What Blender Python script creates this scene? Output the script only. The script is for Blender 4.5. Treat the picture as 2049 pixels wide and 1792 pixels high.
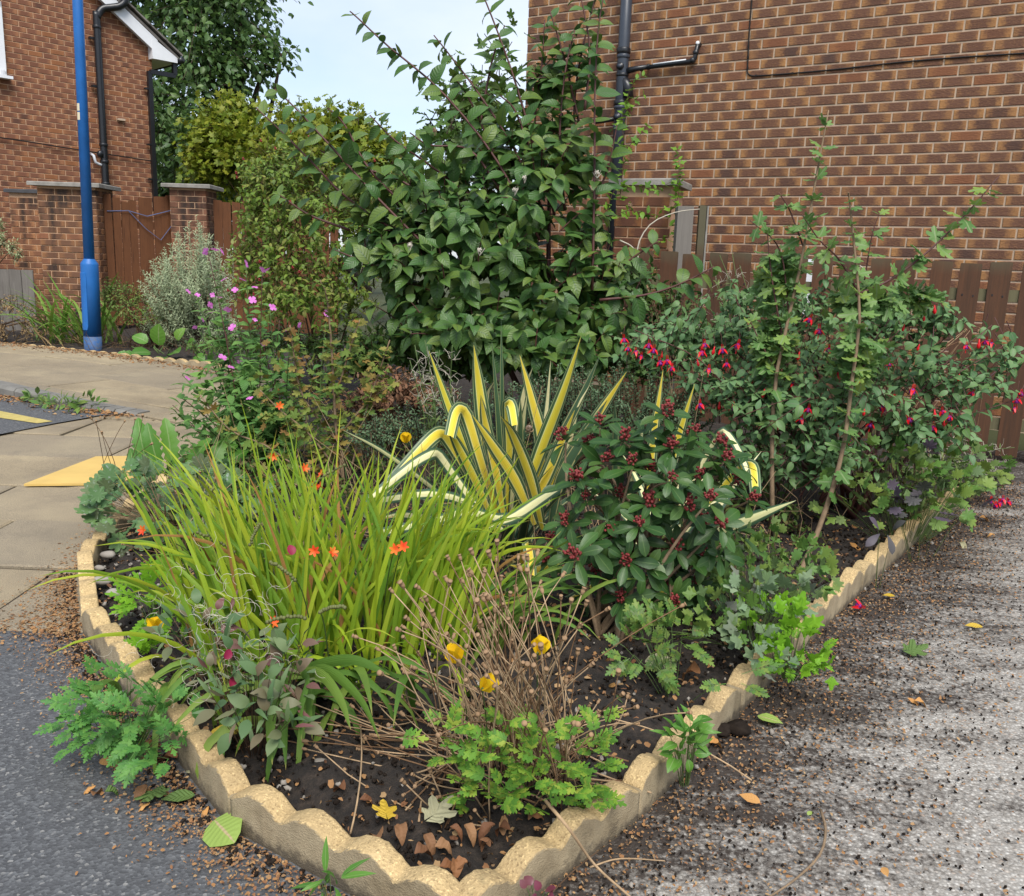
import bpy, math, random
import numpy as np
from mathutils import Matrix, Vector

for o in list(bpy.data.objects):
    bpy.data.objects.remove(o, do_unlink=True)
SC = bpy.context.scene
COL = SC.collection
random.seed(7)
RNG = np.random.default_rng(7)
R = math.radians

# ------------------------------------------------------------------ camera
CAM_H = 1.2
PITCH = math.atan(376 / 1777)
ROLL = math.atan(304 / 8400)
FPX = 1777.0                      # focal length in pixels of a 2049 px wide picture
cd = bpy.data.cameras.new('camera')
cam = bpy.data.objects.new('camera', cd)
COL.objects.link(cam)
SC.camera = cam
cd.sensor_width = 36
cd.lens = FPX / 2049 * 36
cd.clip_start = 0.05
cd.clip_end = 2000
_r0 = Vector((1, 0, 0)); _u0 = Vector((0, math.sin(PITCH), math.cos(PITCH))); _f = Vector((0, math.cos(PITCH), -math.sin(PITCH)))
_cr = _r0 * math.cos(ROLL) + _u0 * math.sin(ROLL)
_cu = _u0 * math.cos(ROLL) - _r0 * math.sin(ROLL)
_m = Matrix((_cr, _cu, -_f)).transposed().to_4x4()
_m.translation = Vector((0, 0, CAM_H))
cam.matrix_world = _m

# ------------------------------------------------------------------ world, sun, exposure
SUN_EL, SUN_AZ = R(54), R(170)
w = bpy.data.worlds.new('World'); SC.world = w; w.use_nodes = True
nt = w.node_tree; nt.nodes.clear()
wo = nt.nodes.new('ShaderNodeOutputWorld'); bg = nt.nodes.new('ShaderNodeBackground')
sky = nt.nodes.new('ShaderNodeTexSky'); sky.sky_type = 'NISHITA'; sky.sun_disc = False
sky.sun_elevation = SUN_EL; sky.sun_rotation = SUN_AZ
sky.air_density = 1.0; sky.dust_density = 1.0; sky.ozone_density = 1.0
tc = nt.nodes.new('ShaderNodeTexCoord'); mp = nt.nodes.new('ShaderNodeMapping'); mp.inputs['Scale'].default_value = (1, 1, 2.2)
cn = nt.nodes.new('ShaderNodeTexNoise'); cn.inputs['Scale'].default_value = 3.2; cn.inputs['Detail'].default_value = 5
cr = nt.nodes.new('ShaderNodeValToRGB'); cr.color_ramp.elements[0].position = .32; cr.color_ramp.elements[1].position = .68
cr.color_ramp.elements[0].color = (.3, .3, .3, 1); cr.color_ramp.elements[1].color = (.95, .95, .95, 1)
cm = nt.nodes.new('ShaderNodeMix'); cm.data_type = 'RGBA'; cm.inputs['B'].default_value = (5.0, 5.5, 6.3, 1)
nt.links.new(tc.outputs['Generated'], mp.inputs['Vector']); nt.links.new(mp.outputs[0], cn.inputs['Vector'])
nt.links.new(cn.outputs['Fac'], cr.inputs[0]); nt.links.new(cr.outputs[0], cm.inputs['Factor'])
nt.links.new(sky.outputs[0], cm.inputs['A']); nt.links.new(cm.outputs['Result'], bg.inputs['Color'])
bg.inputs['Strength'].default_value = 0.115
nt.links.new(bg.outputs[0], wo.inputs[0])
sl = bpy.data.lights.new('sun', 'SUN'); sl.energy = 2.8; sl.angle = R(34); sl.color = (1, .96, .9)
so = bpy.data.objects.new('sun', sl); COL.objects.link(so)
_sd = Vector((math.cos(SUN_EL) * math.sin(SUN_AZ), math.cos(SUN_EL) * math.cos(SUN_AZ), math.sin(SUN_EL)))
so.rotation_euler = _sd.to_track_quat('Z', 'Y').to_euler()
so.location = (0, 0, 12)
SC.view_settings.view_transform = 'Standard'; SC.view_settings.look = 'None'
SC.view_settings.exposure = 0.7; SC.view_settings.gamma = 1.0
SC.cycles.use_denoising = True
SC.cycles.max_bounces = 6; SC.cycles.diffuse_bounces = 4; SC.cycles.glossy_bounces = 2; SC.cycles.transmission_bounces = 3
SC.cycles.transparent_max_bounces = 4
SC.cycles.sample_clamp_indirect = 6

# ------------------------------------------------------------------ helpers
C0 = np.array([0, 0, CAM_H])
def _ray(px, py):
    u = px - 1024.5; v = 896.0 - py
    ur = u * math.cos(ROLL) - v * math.sin(ROLL); vr = u * math.sin(ROLL) + v * math.cos(ROLL)
    a, b = ur / FPX, vr / FPX
    return np.array([a, math.cos(PITCH) + b * math.sin(PITCH), -math.sin(PITCH) + b * math.cos(PITCH)])
def at(px, py, depth):
    """point in the garden seen at picture position px, py and at a distance depth along the view axis"""
    return C0 + _ray(px, py) * depth
def gp(px, py, z=0.0):
    r = _ray(px, py); return C0 + r * ((z - CAM_H) / r[2])
def nrm(v):
    v = np.asarray(v, float); return v / (np.linalg.norm(v, axis=-1, keepdims=True) + 1e-9)
def rv(s=1.0): return RNG.normal(0, s, 3)
UPV = np.array([0, 0, 1.0])

def np_mesh(name, V, F, UV=None, smooth=True):
    """V (n,3); F list of (m,k) index arrays; UV (n,2) per vertex"""
    me = bpy.data.meshes.new(name)
    V = np.asarray(V, np.float32)
    me.vertices.add(len(V)); me.vertices.foreach_set('co', V.ravel())
    F = [np.asarray(f, np.int32) for f in F if len(f)]
    loops = np.concatenate([f.ravel() for f in F]) if F else np.zeros(0, np.int32)
    tot = np.concatenate([np.full(len(f), f.shape[1], np.int32) for f in F]) if F else np.zeros(0, np.int32)
    start = np.concatenate([[0], np.cumsum(tot)[:-1]]).astype(np.int32) if len(tot) else tot
    me.loops.add(len(loops)); me.loops.foreach_set('vertex_index', loops)
    me.polygons.add(len(tot)); me.polygons.foreach_set('loop_start', start); me.polygons.foreach_set('loop_total', tot)
    me.polygons.foreach_set('use_smooth', np.full(len(tot), bool(smooth)))
    if UV is not None:
        uvl = me.uv_layers.new(name='uv'); uvl.data.foreach_set('uv', np.asarray(UV, np.float32)[loops].ravel())
    me.update(calc_edges=True)
    return me

def link(name, me, mat=None, parent=None, loc=None):
    o = bpy.data.objects.new(name, me); COL.objects.link(o)
    if mat is not None and me is not None and not me.materials: me.materials.append(mat)
    if parent is not None: o.parent = parent
    if loc is not None: o.location = loc
    return o
def tag(o, label, cat=None, group=None, kind=None):
    o['label'] = label
    if cat: o['category'] = cat
    if group: o['group'] = group
    if kind: o['kind'] = kind
    return o
def thing(name, label, cat, loc=(0, 0, 0), rz=0.0, group=None):
    o = bpy.data.objects.new(name, None); COL.objects.link(o)
    o.location = loc; o.rotation_euler = (0, 0, rz); o.empty_display_size = .05
    return tag(o, label, cat, group)

class MB:
    def __init__(s): s.v = []; s.q = []; s.t = []; s.uv = []
    def add(s, V, Q=(), T=(), UV=None):
        n = len(s.v)
        s.v += [tuple(p) for p in V]
        s.uv += [tuple(u) for u in UV] if UV is not None else [(0.5, 0.5)] * len(V)
        s.q += [tuple(i + n for i in f) for f in Q]; s.t += [tuple(i + n for i in f) for f in T]
    def box(s, c, d, rz=0.0, M=None, ch=0.0):
        x, y, z = [k / 2 for k in d]
        P = [(-x, -y, -z), (x, -y, -z), (x, y, -z), (-x, y, -z), (-x, -y, z), (x, -y, z), (x, y, z), (-x, y, z)]
        ca, sa = math.cos(rz), math.sin(rz)
        P = [(a * ca - b * sa + c[0], a * sa + b * ca + c[1], e + c[2]) for a, b, e in P]
        s.add(P, [(0, 3, 2, 1), (4, 5, 6, 7), (0, 1, 5, 4), (1, 2, 6, 5), (2, 3, 7, 6), (3, 0, 4, 7)])
    def tube(s, pts, r0, r1=None, n=6, caps=True, radii=None):
        pts = np.asarray(pts, float); k = len(pts)
        if r1 is None: r1 = r0
        rad = np.linspace(r0, r1, k) if radii is None else np.asarray(radii)
        tg = np.gradient(pts, axis=0) if k > 2 else np.repeat((pts[1] - pts[0])[None], 2, 0)
        tg = nrm(tg)
        ref = np.array([0, 0, 1.0]) if abs(tg[0][2]) < .9 else np.array([1.0, 0, 0])
        V = []; UV = []
        x = nrm(np.cross(ref, tg[0]))
        for i in range(k):
            x = nrm(x - tg[i] * (x @ tg[i])); y = np.cross(tg[i], x)
            for j in range(n):
                a = 2 * math.pi * j / n
                V.append(pts[i] + rad[i] * (x * math.cos(a) + y * math.sin(a))); UV.append((j / n, i / max(1, k - 1)))
        Q = [(i * n + j, i * n + (j + 1) % n, (i + 1) * n + (j + 1) % n, (i + 1) * n + j) for i in range(k - 1) for j in range(n)]
        T = []
        if caps:
            V.append(pts[0]); V.append(pts[-1]); UV += [(0.5, 0), (0.5, 1)]
            a, b = k * n, k * n + 1
            T += [(a, (j + 1) % n, j) for j in range(n)] + [(b, (k - 1) * n + j, (k - 1) * n + (j + 1) % n) for j in range(n)]
        s.add(V, Q, T, UV)
    def prism(s, poly, z0, z1):
        n = len(poly)
        V = [(x, y, z0) for x, y in poly] + [(x, y, z1) for x, y in poly]
        s.add(V, [(i, (i + 1) % n, (i + 1) % n + n, i + n) for i in range(n)],
              [(n, n + i, n + i + 1) for i in range(1, n - 1)] + [(0, i + 1, i) for i in range(1, n - 1)])
    def ball(s, c, r, n=6, m=4, sq=(1, 1, 1)):
        V = []; Q = []
        for i in range(m + 1):
            th = math.pi * i / m
            for j in range(n):
                a = 2 * math.pi * j / n
                V.append((c[0] + sq[0] * r * math.sin(th) * math.cos(a), c[1] + sq[1] * r * math.sin(th) * math.sin(a), c[2] + sq[2] * r * math.cos(th)))
        for i in range(m):
            for j in range(n): Q.append((i * n + j, (i + 1) * n + j, (i + 1) * n + (j + 1) % n, i * n + (j + 1) % n))
        s.add(V, Q)
    def mesh(s, name, smooth=False):
        return np_mesh(name, s.v, [np.array(s.q, np.int32).reshape(-1, 4), np.array(s.t, np.int32).reshape(-1, 3)], s.uv, smooth)
    def build(s, name, mat, parent=None, loc=None, smooth=False):
        return link(name, s.mesh(name, smooth), mat, parent, loc)

# ------------------------------------------------------------------ materials
def new_mat(name):
    m = bpy.data.materials.new(name); m.use_nodes = True
    nt = m.node_tree; b = nt.nodes['Principled BSDF']
    return m, nt, b
def N(nt, typ, **kw):
    n = nt.nodes.new(typ)
    for k, v in kw.items():
        if k in n.inputs.keys(): n.inputs[k].default_value = v
        else: setattr(n, k, v)
    return n
def ramp(nt, stops, interp='LINEAR'):
    r = nt.nodes.new('ShaderNodeValToRGB'); r.color_ramp.interpolation = interp
    els = r.color_ramp.elements
    while len(els) < len(stops): els.new(0.5)
    for e, (p, c) in zip(els, stops):
        e.position = p; e.color = (*c, 1) if len(c) == 3 else c
    return r
def mixc(nt, f, a, b, blend='MIX'):
    m = nt.nodes.new('ShaderNodeMix'); m.data_type = 'RGBA'; m.blend_type = blend
    for sock, val in (('Factor', f), ('A', a), ('B', b)):
        if hasattr(val, 'is_output') or isinstance(val, bpy.types.NodeSocket): nt.links.new(val, m.inputs[sock])
        elif isinstance(val, (int, float)): m.inputs[sock].default_value = val
        else: m.inputs[sock].default_value = (*val, 1)
    return m.outputs['Result']
def mth(nt, op, a, b=None, c=None, clamp=False):
    m = nt.nodes.new('ShaderNodeMath'); m.operation = op; m.use_clamp = clamp
    for i, v in enumerate((a, b, c)):
        if v is None: continue
        if isinstance(v, bpy.types.NodeSocket): nt.links.new(v, m.inputs[i])
        else: m.inputs[i].default_value = v
    return m.outputs[0]
def noise(nt, scale, detail=3, coord=None, rough=.55):
    n = nt.nodes.new('ShaderNodeTexNoise'); n.inputs['Scale'].default_value = scale; n.inputs['Detail'].default_value = detail
    n.inputs['Roughness'].default_value = rough
    if coord is not None: nt.links.new(coord, n.inputs['Vector'])
    return n.outputs['Fac']
def bump(nt, b, h, strength=.4, dist=.005):
    n = nt.nodes.new('ShaderNodeBump'); n.inputs['Strength'].default_value = strength; n.inputs['Distance'].default_value = dist
    nt.links.new(h, n.inputs['Height']); nt.links.new(n.outputs[0], b.inputs['Normal'])
def objco(nt, obj=None):
    t = nt.nodes.new('ShaderNodeTexCoord')
    if obj is not None: t.object = obj
    return t.outputs['Object']
def worldco(nt): return nt.nodes.new('ShaderNodeNewGeometry').outputs['Position']
def rnd(nt):
    a = nt.nodes.new('ShaderNodeObjectInfo').outputs['Random']; b = nt.nodes.new('ShaderNodeNewGeometry').outputs['Random Per Island']
    return mth(nt, 'FRACT', mth(nt, 'ADD', a, b))

def leaf_mat(name, cols, rough=.42, spec=.35, trans=.22, veins=0, vstr=.5, mid=None, stripe=None, tipc=None, blotch=None, ribs=0):
    m, nt, b = new_mat(name)
    cols = [(c[0] * 1.05, c[1] * 1.06, c[2] * .78) if c[1] > c[0] and c[1] > c[2] else c for c in cols]
    n = len(cols); r = rnd(nt)
    col = ramp(nt, [(i / max(1, n - 1), c) for i, c in enumerate(cols)]); nt.links.new(r, col.inputs[0]); c = col.outputs[0]
    uv = nt.nodes.new('ShaderNodeUVMap'); sp = nt.nodes.new('ShaderNodeSeparateXYZ'); nt.links.new(uv.outputs[0], sp.inputs[0])
    au = mth(nt, 'MULTIPLY', mth(nt, 'ABSOLUTE', mth(nt, 'SUBTRACT', sp.outputs[0], .5)), 2.0)
    wn = noise(nt, 9, 2, worldco(nt))
    c = mixc(nt, mth(nt, 'MULTIPLY', wn, .35), c, [k * .55 for k in cols[0]])
    if blotch:
        bn = noise(nt, blotch[1], 3, worldco(nt)); br = ramp(nt, [(blotch[2], (0, 0, 0)), (blotch[2] + .12, (1, 1, 1))]); nt.links.new(bn, br.inputs[0])
        c = mixc(nt, br.outputs[0], c, blotch[0])
    if stripe:
        st = ramp(nt, stripe); nt.links.new(au, st.inputs[0]); c = mixc(nt, 1.0, c, st.outputs[0])
        rr = ramp(nt, [(0, (1, 1, 1)), (.6, (.95, .97, .95)), (1, (.8, .9, .8))]); nt.links.new(r, rr.inputs[0])
        c = mixc(nt, 1.0, c, rr.outputs[0], 'MULTIPLY')
    if tipc:
        tr = ramp(nt, [(tipc[1], (0, 0, 0)), (1, (1, 1, 1))]); nt.links.new(sp.outputs[1], tr.inputs[0]); c = mixc(nt, tr.outputs[0], c, tipc[0])
    if mid:
        mr = ramp(nt, [(.03, (1, 1, 1)), (.1, (0, 0, 0))]); nt.links.new(au, mr.inputs[0]); c = mixc(nt, mr.outputs[0], c, mid)
    nt.links.new(c, b.inputs['Base Color'])
    b.inputs['Roughness'].default_value = rough; b.inputs['Specular IOR Level'].default_value = spec
    if veins:
        ph = mth(nt, 'SUBTRACT', sp.outputs[1], mth(nt, 'MULTIPLY', au, .22))
        wv = mth(nt, 'SINE', mth(nt, 'MULTIPLY', ph, 6.283 * veins))
        bump(nt, b, wv, vstr, .003)
    elif ribs:
        bump(nt, b, mth(nt, 'SINE', mth(nt, 'MULTIPLY', au, float(ribs))), .25, .001)
    else:
        bump(nt, b, noise(nt, 60, 2, worldco(nt)), .25, .003)
    if trans:
        tl = nt.nodes.new('ShaderNodeBsdfTranslucent'); nt.links.new(mixc(nt, .5, c, (.35, .5, .05), 'MIX') if False else c, tl.inputs[0])
        mx = nt.nodes.new('ShaderNodeMixShader'); mx.inputs[0].default_value = trans
        nt.links.new(b.outputs[0], mx.inputs[1]); nt.links.new(tl.outputs[0], mx.inputs[2])
        nt.links.new(mx.outputs[0], nt.nodes['Material Output'].inputs[0])
    return m
def plain_mat(name, col, rough=.6, spec=.4, var=.25, nscale=12, bstr=.2, bdist=.003, col2=None, metal=0.0):
    m, nt, b = new_mat(name)
    p = worldco(nt); f = noise(nt, nscale, 4, p)
    c2 = col2 or [k * (1 - var) for k in col]
    rp = ramp(nt, [(.3, col), (.72, c2)]); nt.links.new(f, rp.inputs[0]); nt.links.new(rp.outputs[0], b.inputs['Base Color'])
    b.inputs['Roughness'].default_value = rough; b.inputs['Specular IOR Level'].default_value = spec; b.inputs['Metallic'].default_value = metal
    if bstr: bump(nt, b, noise(nt, nscale * 8, 3, p), bstr, bdist)
    return m
def wood_mat(name, c1, c2, c3, obj_rand=True, moss=None):
    m, nt, b = new_mat(name)
    co = objco(nt); mpn = nt.nodes.new('ShaderNodeMapping'); mpn.inputs['Scale'].default_value = (60, 60, 3); nt.links.new(co, mpn.inputs[0])
    rr = rnd(nt)
    add = nt.nodes.new('ShaderNodeVectorMath'); nt.links.new(mpn.outputs[0], add.inputs[0])
    cx = nt.nodes.new('ShaderNodeCombineXYZ'); nt.links.new(mth(nt, 'MULTIPLY', rr, 40.0), cx.inputs[2]); nt.links.new(cx.outputs[0], add.inputs[1])
    g = noise(nt, 1.0, 5, add.outputs[0], .65)
    rp = ramp(nt, [(.25, c1), (.5, c2), (.78, c3)]); nt.links.new(g, rp.inputs[0])
    big = noise(nt, 5, 3, worldco(nt))
    c = mixc(nt, mth(nt, 'MULTIPLY', big, .5), rp.outputs[0], c3)
    c = mixc(nt, mth(nt, 'MULTIPLY', rr, .45), c, c1)
    if moss:
        sp = nt.nodes.new('ShaderNodeSeparateXYZ'); nt.links.new(worldco(nt), sp.inputs[0])
        mk = mth(nt, 'MULTIPLY', mth(nt, 'ADD', mth(nt, 'MULTIPLY', mth(nt, 'SUBTRACT', sp.outputs[2], moss[1]), 6.0, clamp=False), mth(nt, 'SUBTRACT', big, .45)), 1.0, clamp=True)
        c = mixc(nt, mk, c, moss[0])
    nt.links.new(c, b.inputs['Base Color']); b.inputs['Roughness'].default_value = .8; b.inputs['Specular IOR Level'].default_value = .2
    bump(nt, b, g, .5, .004)
    return m
def brick_mat(name, house, pitch, course, base, ends, dark, odd, rustic=True):
    """colour per brick read from the brick's place in the wall's own frame"""
    m, nt, b = new_mat(name)
    sp = nt.nodes.new('ShaderNodeSeparateXYZ'); nt.links.new(objco(nt, house), sp.inputs[0])
    row = mth(nt, 'FLOOR', mth(nt, 'DIVIDE', sp.outputs[2], course))
    off = mth(nt, 'MULTIPLY', mth(nt, 'FLOORED_MODULO', row, 2.0), .5)
    uu = mth(nt, 'ADD', mth(nt, 'DIVIDE', mth(nt, 'ADD', sp.outputs[0], sp.outputs[1]), pitch), off)
    colm = mth(nt, 'FLOOR', uu); fu = mth(nt, 'FRACT', uu)
    cv = nt.nodes.new('ShaderNodeCombineXYZ'); nt.links.new(row, cv.inputs[0]); nt.links.new(colm, cv.inputs[1])
    wn = nt.nodes.new('ShaderNodeTexWhiteNoise'); wn.noise_dimensions = '2D'; nt.links.new(cv.outputs[0], wn.inputs['Vector'])
    ws = nt.nodes.new('ShaderNodeSeparateColor'); nt.links.new(wn.outputs['Color'], ws.inputs[0])
    r1, r2, r3 = ws.outputs[0], ws.outputs[1], ws.outputs[2]
    edge = mth(nt, 'MULTIPLY', mth(nt, 'ABSOLUTE', mth(nt, 'SUBTRACT', fu, mth(nt, 'ADD', .5, mth(nt, 'MULTIPLY', mth(nt, 'SUBTRACT', r3, .5), .22)))), 2.0)
    nz = noise(nt, 38, 3, worldco(nt), .6)
    ef = mth(nt, 'ADD', edge, mth(nt, 'MULTIPLY', mth(nt, 'SUBTRACT', nz, .5), .9))
    er = ramp(nt, [(.42, (0, 0, 0)), (.88, (1, 1, 1))]); nt.links.new(ef, er.inputs[0])
    amt = mth(nt, 'MULTIPLY', er.outputs[0], mth(nt, 'MULTIPLY_ADD', r2, .6, .5), clamp=True)
    c = mixc(nt, r1, base, base2 := [k * .8 for k in base])
    c = mixc(nt, amt, c, ends)
    mw = nt.nodes.new('ShaderNodeMapping'); mw.inputs['Scale'].default_value = (60, 60, 190); nt.links.new(objco(nt, house), mw.inputs[0])
    wr = ramp(nt, [(.5, (0, 0, 0)), (.66, (1, 1, 1))]); nt.links.new(noise(nt, 1.0, 3, mw.outputs[0], .6), wr.inputs[0])
    c = mixc(nt, mth(nt, 'MULTIPLY', wr.outputs[0], .3 if rustic else .12), c, ends)
    dk = ramp(nt, [(.9, (0, 0, 0)), (.97, (1, 1, 1))]); nt.links.new(r1, dk.inputs[0])
    cen = ramp(nt, [(.2, (1, 1, 1)), (.6, (0, 0, 0))]); nt.links.new(ef, cen.inputs[0])
    c = mixc(nt, mth(nt, 'MULTIPLY', dk.outputs[0], mth(nt, 'MULTIPLY', cen.outputs[0], .6)), c, dark)
    od = ramp(nt, [(.9, (0, 0, 0)), (.95, (1, 1, 1))]); nt.links.new(r2, od.inputs[0])
    c = mixc(nt, mth(nt, 'MULTIPLY', od.outputs[0], .7), c, odd)
    c = mixc(nt, mth(nt, 'MULTIPLY', noise(nt, 1.1, 3, worldco(nt)), .35), c, [k * .7 for k in base])
    nt.links.new(c, b.inputs['Base Color']); b.inputs['Roughness'].default_value = .85; b.inputs['Specular IOR Level'].default_value = .25
    mpn = nt.nodes.new('ShaderNodeMapping'); mpn.inputs['Scale'].default_value = (55, 55, 110); nt.links.new(objco(nt, house), mpn.inputs[0])
    dn = noise(nt, 1.0, 4, mpn.outputs[0], .7)
    bump(nt, b, dn, .9 if rustic else .4, .008)
    return m

# leaf shapes ------------------------------------------------------------
def leaf_shape(profile, fold=.15, droop=.25, across=2, wav=0.0, twist=0.0):
    """leaf of unit length along +Y, profile [(t, half width)], folded on the midrib, drooping to the tip"""
    V = []; UV = []; Q = []
    k = across + 1
    for i, (t, hw) in enumerate(profile):
        a = droop * t
        y = math.sin(a * 1.5) / (1.5 * droop) if droop > .01 else t
        z = -(1 - math.cos(a * 1.5)) / (1.5 * droop) if droop > .01 else 0
        for j in range(k):
            s = j / across * 2 - 1
            V.append((s * hw * math.cos(fold), y, z + abs(s) * hw * math.sin(fold) * 1.6 + wav * math.sin(t * 14 + s * 2) * hw * abs(s)))
            UV.append((j / across, t))
    for i in range(len(profile) - 1):
        for j in range(across): Q.append((i * k + j, i * k + j + 1, (i + 1) * k + j + 1, (i + 1) * k + j))
    return np.array(V), [np.array(Q)], np.array(UV)
def fan_shape(outline, cup=.15, center=(0, .45)):
    n = len(outline); V = [(center[0], center[1], 0)] + [(x, y, cup * ((x - center[0]) ** 2 + (y - center[1]) ** 2) - .05 * abs(math.sin(i * 2.1))) for i, (x, y) in enumerate(outline)]
    T = [(0, i + 1, i + 2) for i in range(n - 1)]
    UV = [(.5, .5)] + [(x + .5, y) for x, y in outline]
    return np.array(V), [np.array(T)], np.array(UV)
def lobed(lobes, cup=.2, sinus=.44):
    """palmate leaf: lobes [(angle deg, length)], stalk at the origin"""
    out = [(.03, .0)]
    c = (0, .35)
    pts = []
    for i, (a, l) in enumerate(lobes):
        a0 = R(a)
        for da, ll in ((-19, .7), (-11, .92), (0, 1.0), (11, .92), (19, .7)):
            pts.append((c[0] + l * ll * math.sin(a0 + R(da)), c[1] + l * ll * math.cos(a0 + R(da))))
        if i < len(lobes) - 1:
            am = R((a + lobes[i + 1][0]) / 2); lm = sinus * (l + lobes[i + 1][1]) / 2 + .06
            pts.append((c[0] + lm * math.sin(am), c[1] + lm * math.cos(am)))
    return fan_shape([(-.02, 0)] + pts + [(.02, 0)], cup, c)
def merge_shapes(parts):
    V = []; F3 = []; F4 = []; UV = []; n = 0
    for (v, fs, uv), M in parts:
        v = v @ M[:3, :3].T + M[:3, 3]; V.append(v); UV.append(uv)
        for f in fs: (F4 if f.shape[1] == 4 else F3).append(f + n)
        n += len(v)
    fs = []
    if F4: fs.append(np.concatenate(F4))
    if F3: fs.append(np.concatenate(F3))
    return np.concatenate(V), fs, np.concatenate(UV)
def fmat(p, d, up, s):
    y = nrm(d); z = np.asarray(up, float); z = z - y * (z @ y)
    if np.linalg.norm(z) < 1e-3: z = np.array([.3, -.9, .2]); z = z - y * (z @ y)
    z = nrm(z); x = np.cross(y, z)
    M = np.eye(4); M[:3, 0] = x * s; M[:3, 1] = y * s; M[:3, 2] = z * s; M[:3, 3] = p
    return M
def frond(n=4, leaf=None, spread=50, size=.42):
    """pinnate leaf of unit length made of lobed leaflets on a stalk"""
    parts = []
    leaf = leaf or lobed([(-62, .34), (0, .55), (62, .34)], .1)
    for i in range(n):
        t = .3 + .55 * i / n
        for s in (-1, 1):
            a = R(spread) * s
            parts.append((leaf, fmat((0, t, -.12 * t * t), (math.sin(a), math.cos(a), -.12), (0, 0, 1), size * (1 - .35 * t))))
    parts.append((leaf, fmat((0, .78, -.08), (0, 1, -.3), (0, 0, 1), size * .85)))
    stalk = leaf_shape([(0, .012), (.5, .01), (1, .006)], 0, .12)
    parts.append((stalk, np.diag([1, .85, 1, 1.0])))
    return merge_shapes(parts)

OVATE = [(0, .02), (.1, .15), (.28, .25), (.5, .262), (.72, .185), (.88, .08), (1, .006)]
LANCE = [(0, .015), (.15, .075), (.4, .11), (.7, .075), (1, .005)]
OBOV = [(0, .02), (.2, .08), (.45, .16), (.68, .2), (.86, .15), (1, .02)]
ROUND = [(0, .05), (.1, .25), (.35, .4), (.65, .38), (.88, .2), (1, .02)]
SMALL = [(0, .03), (.3, .24), (.65, .2), (1, .02)]
def variants(profile, folds=(.15, .3), droops=(.15, .5, .9), wav=0.0, across=2):
    return [leaf_shape(profile, f, d, across, wav) for f in folds for d in droops]

class Leaves:
    def __init__(s): s.M = []
    def add(s, p, d, up, size): s.M.append(fmat(p, d, up, size))
    def build(s, parent, name, shapes, mat, limit=300, stuff='foliage', subname=None):
        if not s.M: return
        base = np.array(parent.location)
        M = np.array(s.M); M[:, :3, 3] -= base
        order = np.argsort(np.linalg.norm(M[:, :3, 3] + base - C0, axis=1))
        idx = RNG.integers(0, len(shapes), len(M))
        meshes = [None] * len(shapes)
        for k in order[:limit]:
            j = idx[k]
            if meshes[j] is None:
                meshes[j] = np_mesh(name, *shapes[j]); meshes[j].materials.append(mat)
            o = bpy.data.objects.new(name, meshes[j]); COL.objects.link(o); o.parent = parent
            o.matrix_basis = Matrix(M[k].tolist())
        rest = order[limit:]
        if len(rest): join_leaves(parent, stuff, shapes, M[rest], idx[rest], mat)
def join_leaves(parent, name, shapes, M, idx, mat):
    V = []; UV = []; F3 = []; F4 = []; n = 0
    for j, (v, fs, uv) in enumerate(shapes):
        Ms = M[idx == j]
        if not len(Ms): continue
        W = np.einsum('nij,kj->nki', Ms[:, :3, :3], v) + Ms[:, None, :3, 3]
        m = len(v)
        offs = n + np.arange(len(Ms))[:, None, None] * m
        for f in fs:
            (F4 if f.shape[1] == 4 else F3).append((f[None] + offs).reshape(-1, f.shape[1]))
        V.append(W.reshape(-1, 3)); UV.append(np.tile(uv, (len(Ms), 1))); n += m * len(Ms)
    fs = ([np.concatenate(F4)] if F4 else []) + ([np.concatenate(F3)] if F3 else [])
    o = link(name, np_mesh(name, np.concatenate(V), fs, np.concatenate(UV)), mat, parent); o['kind'] = 'stuff'
    return o

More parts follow.
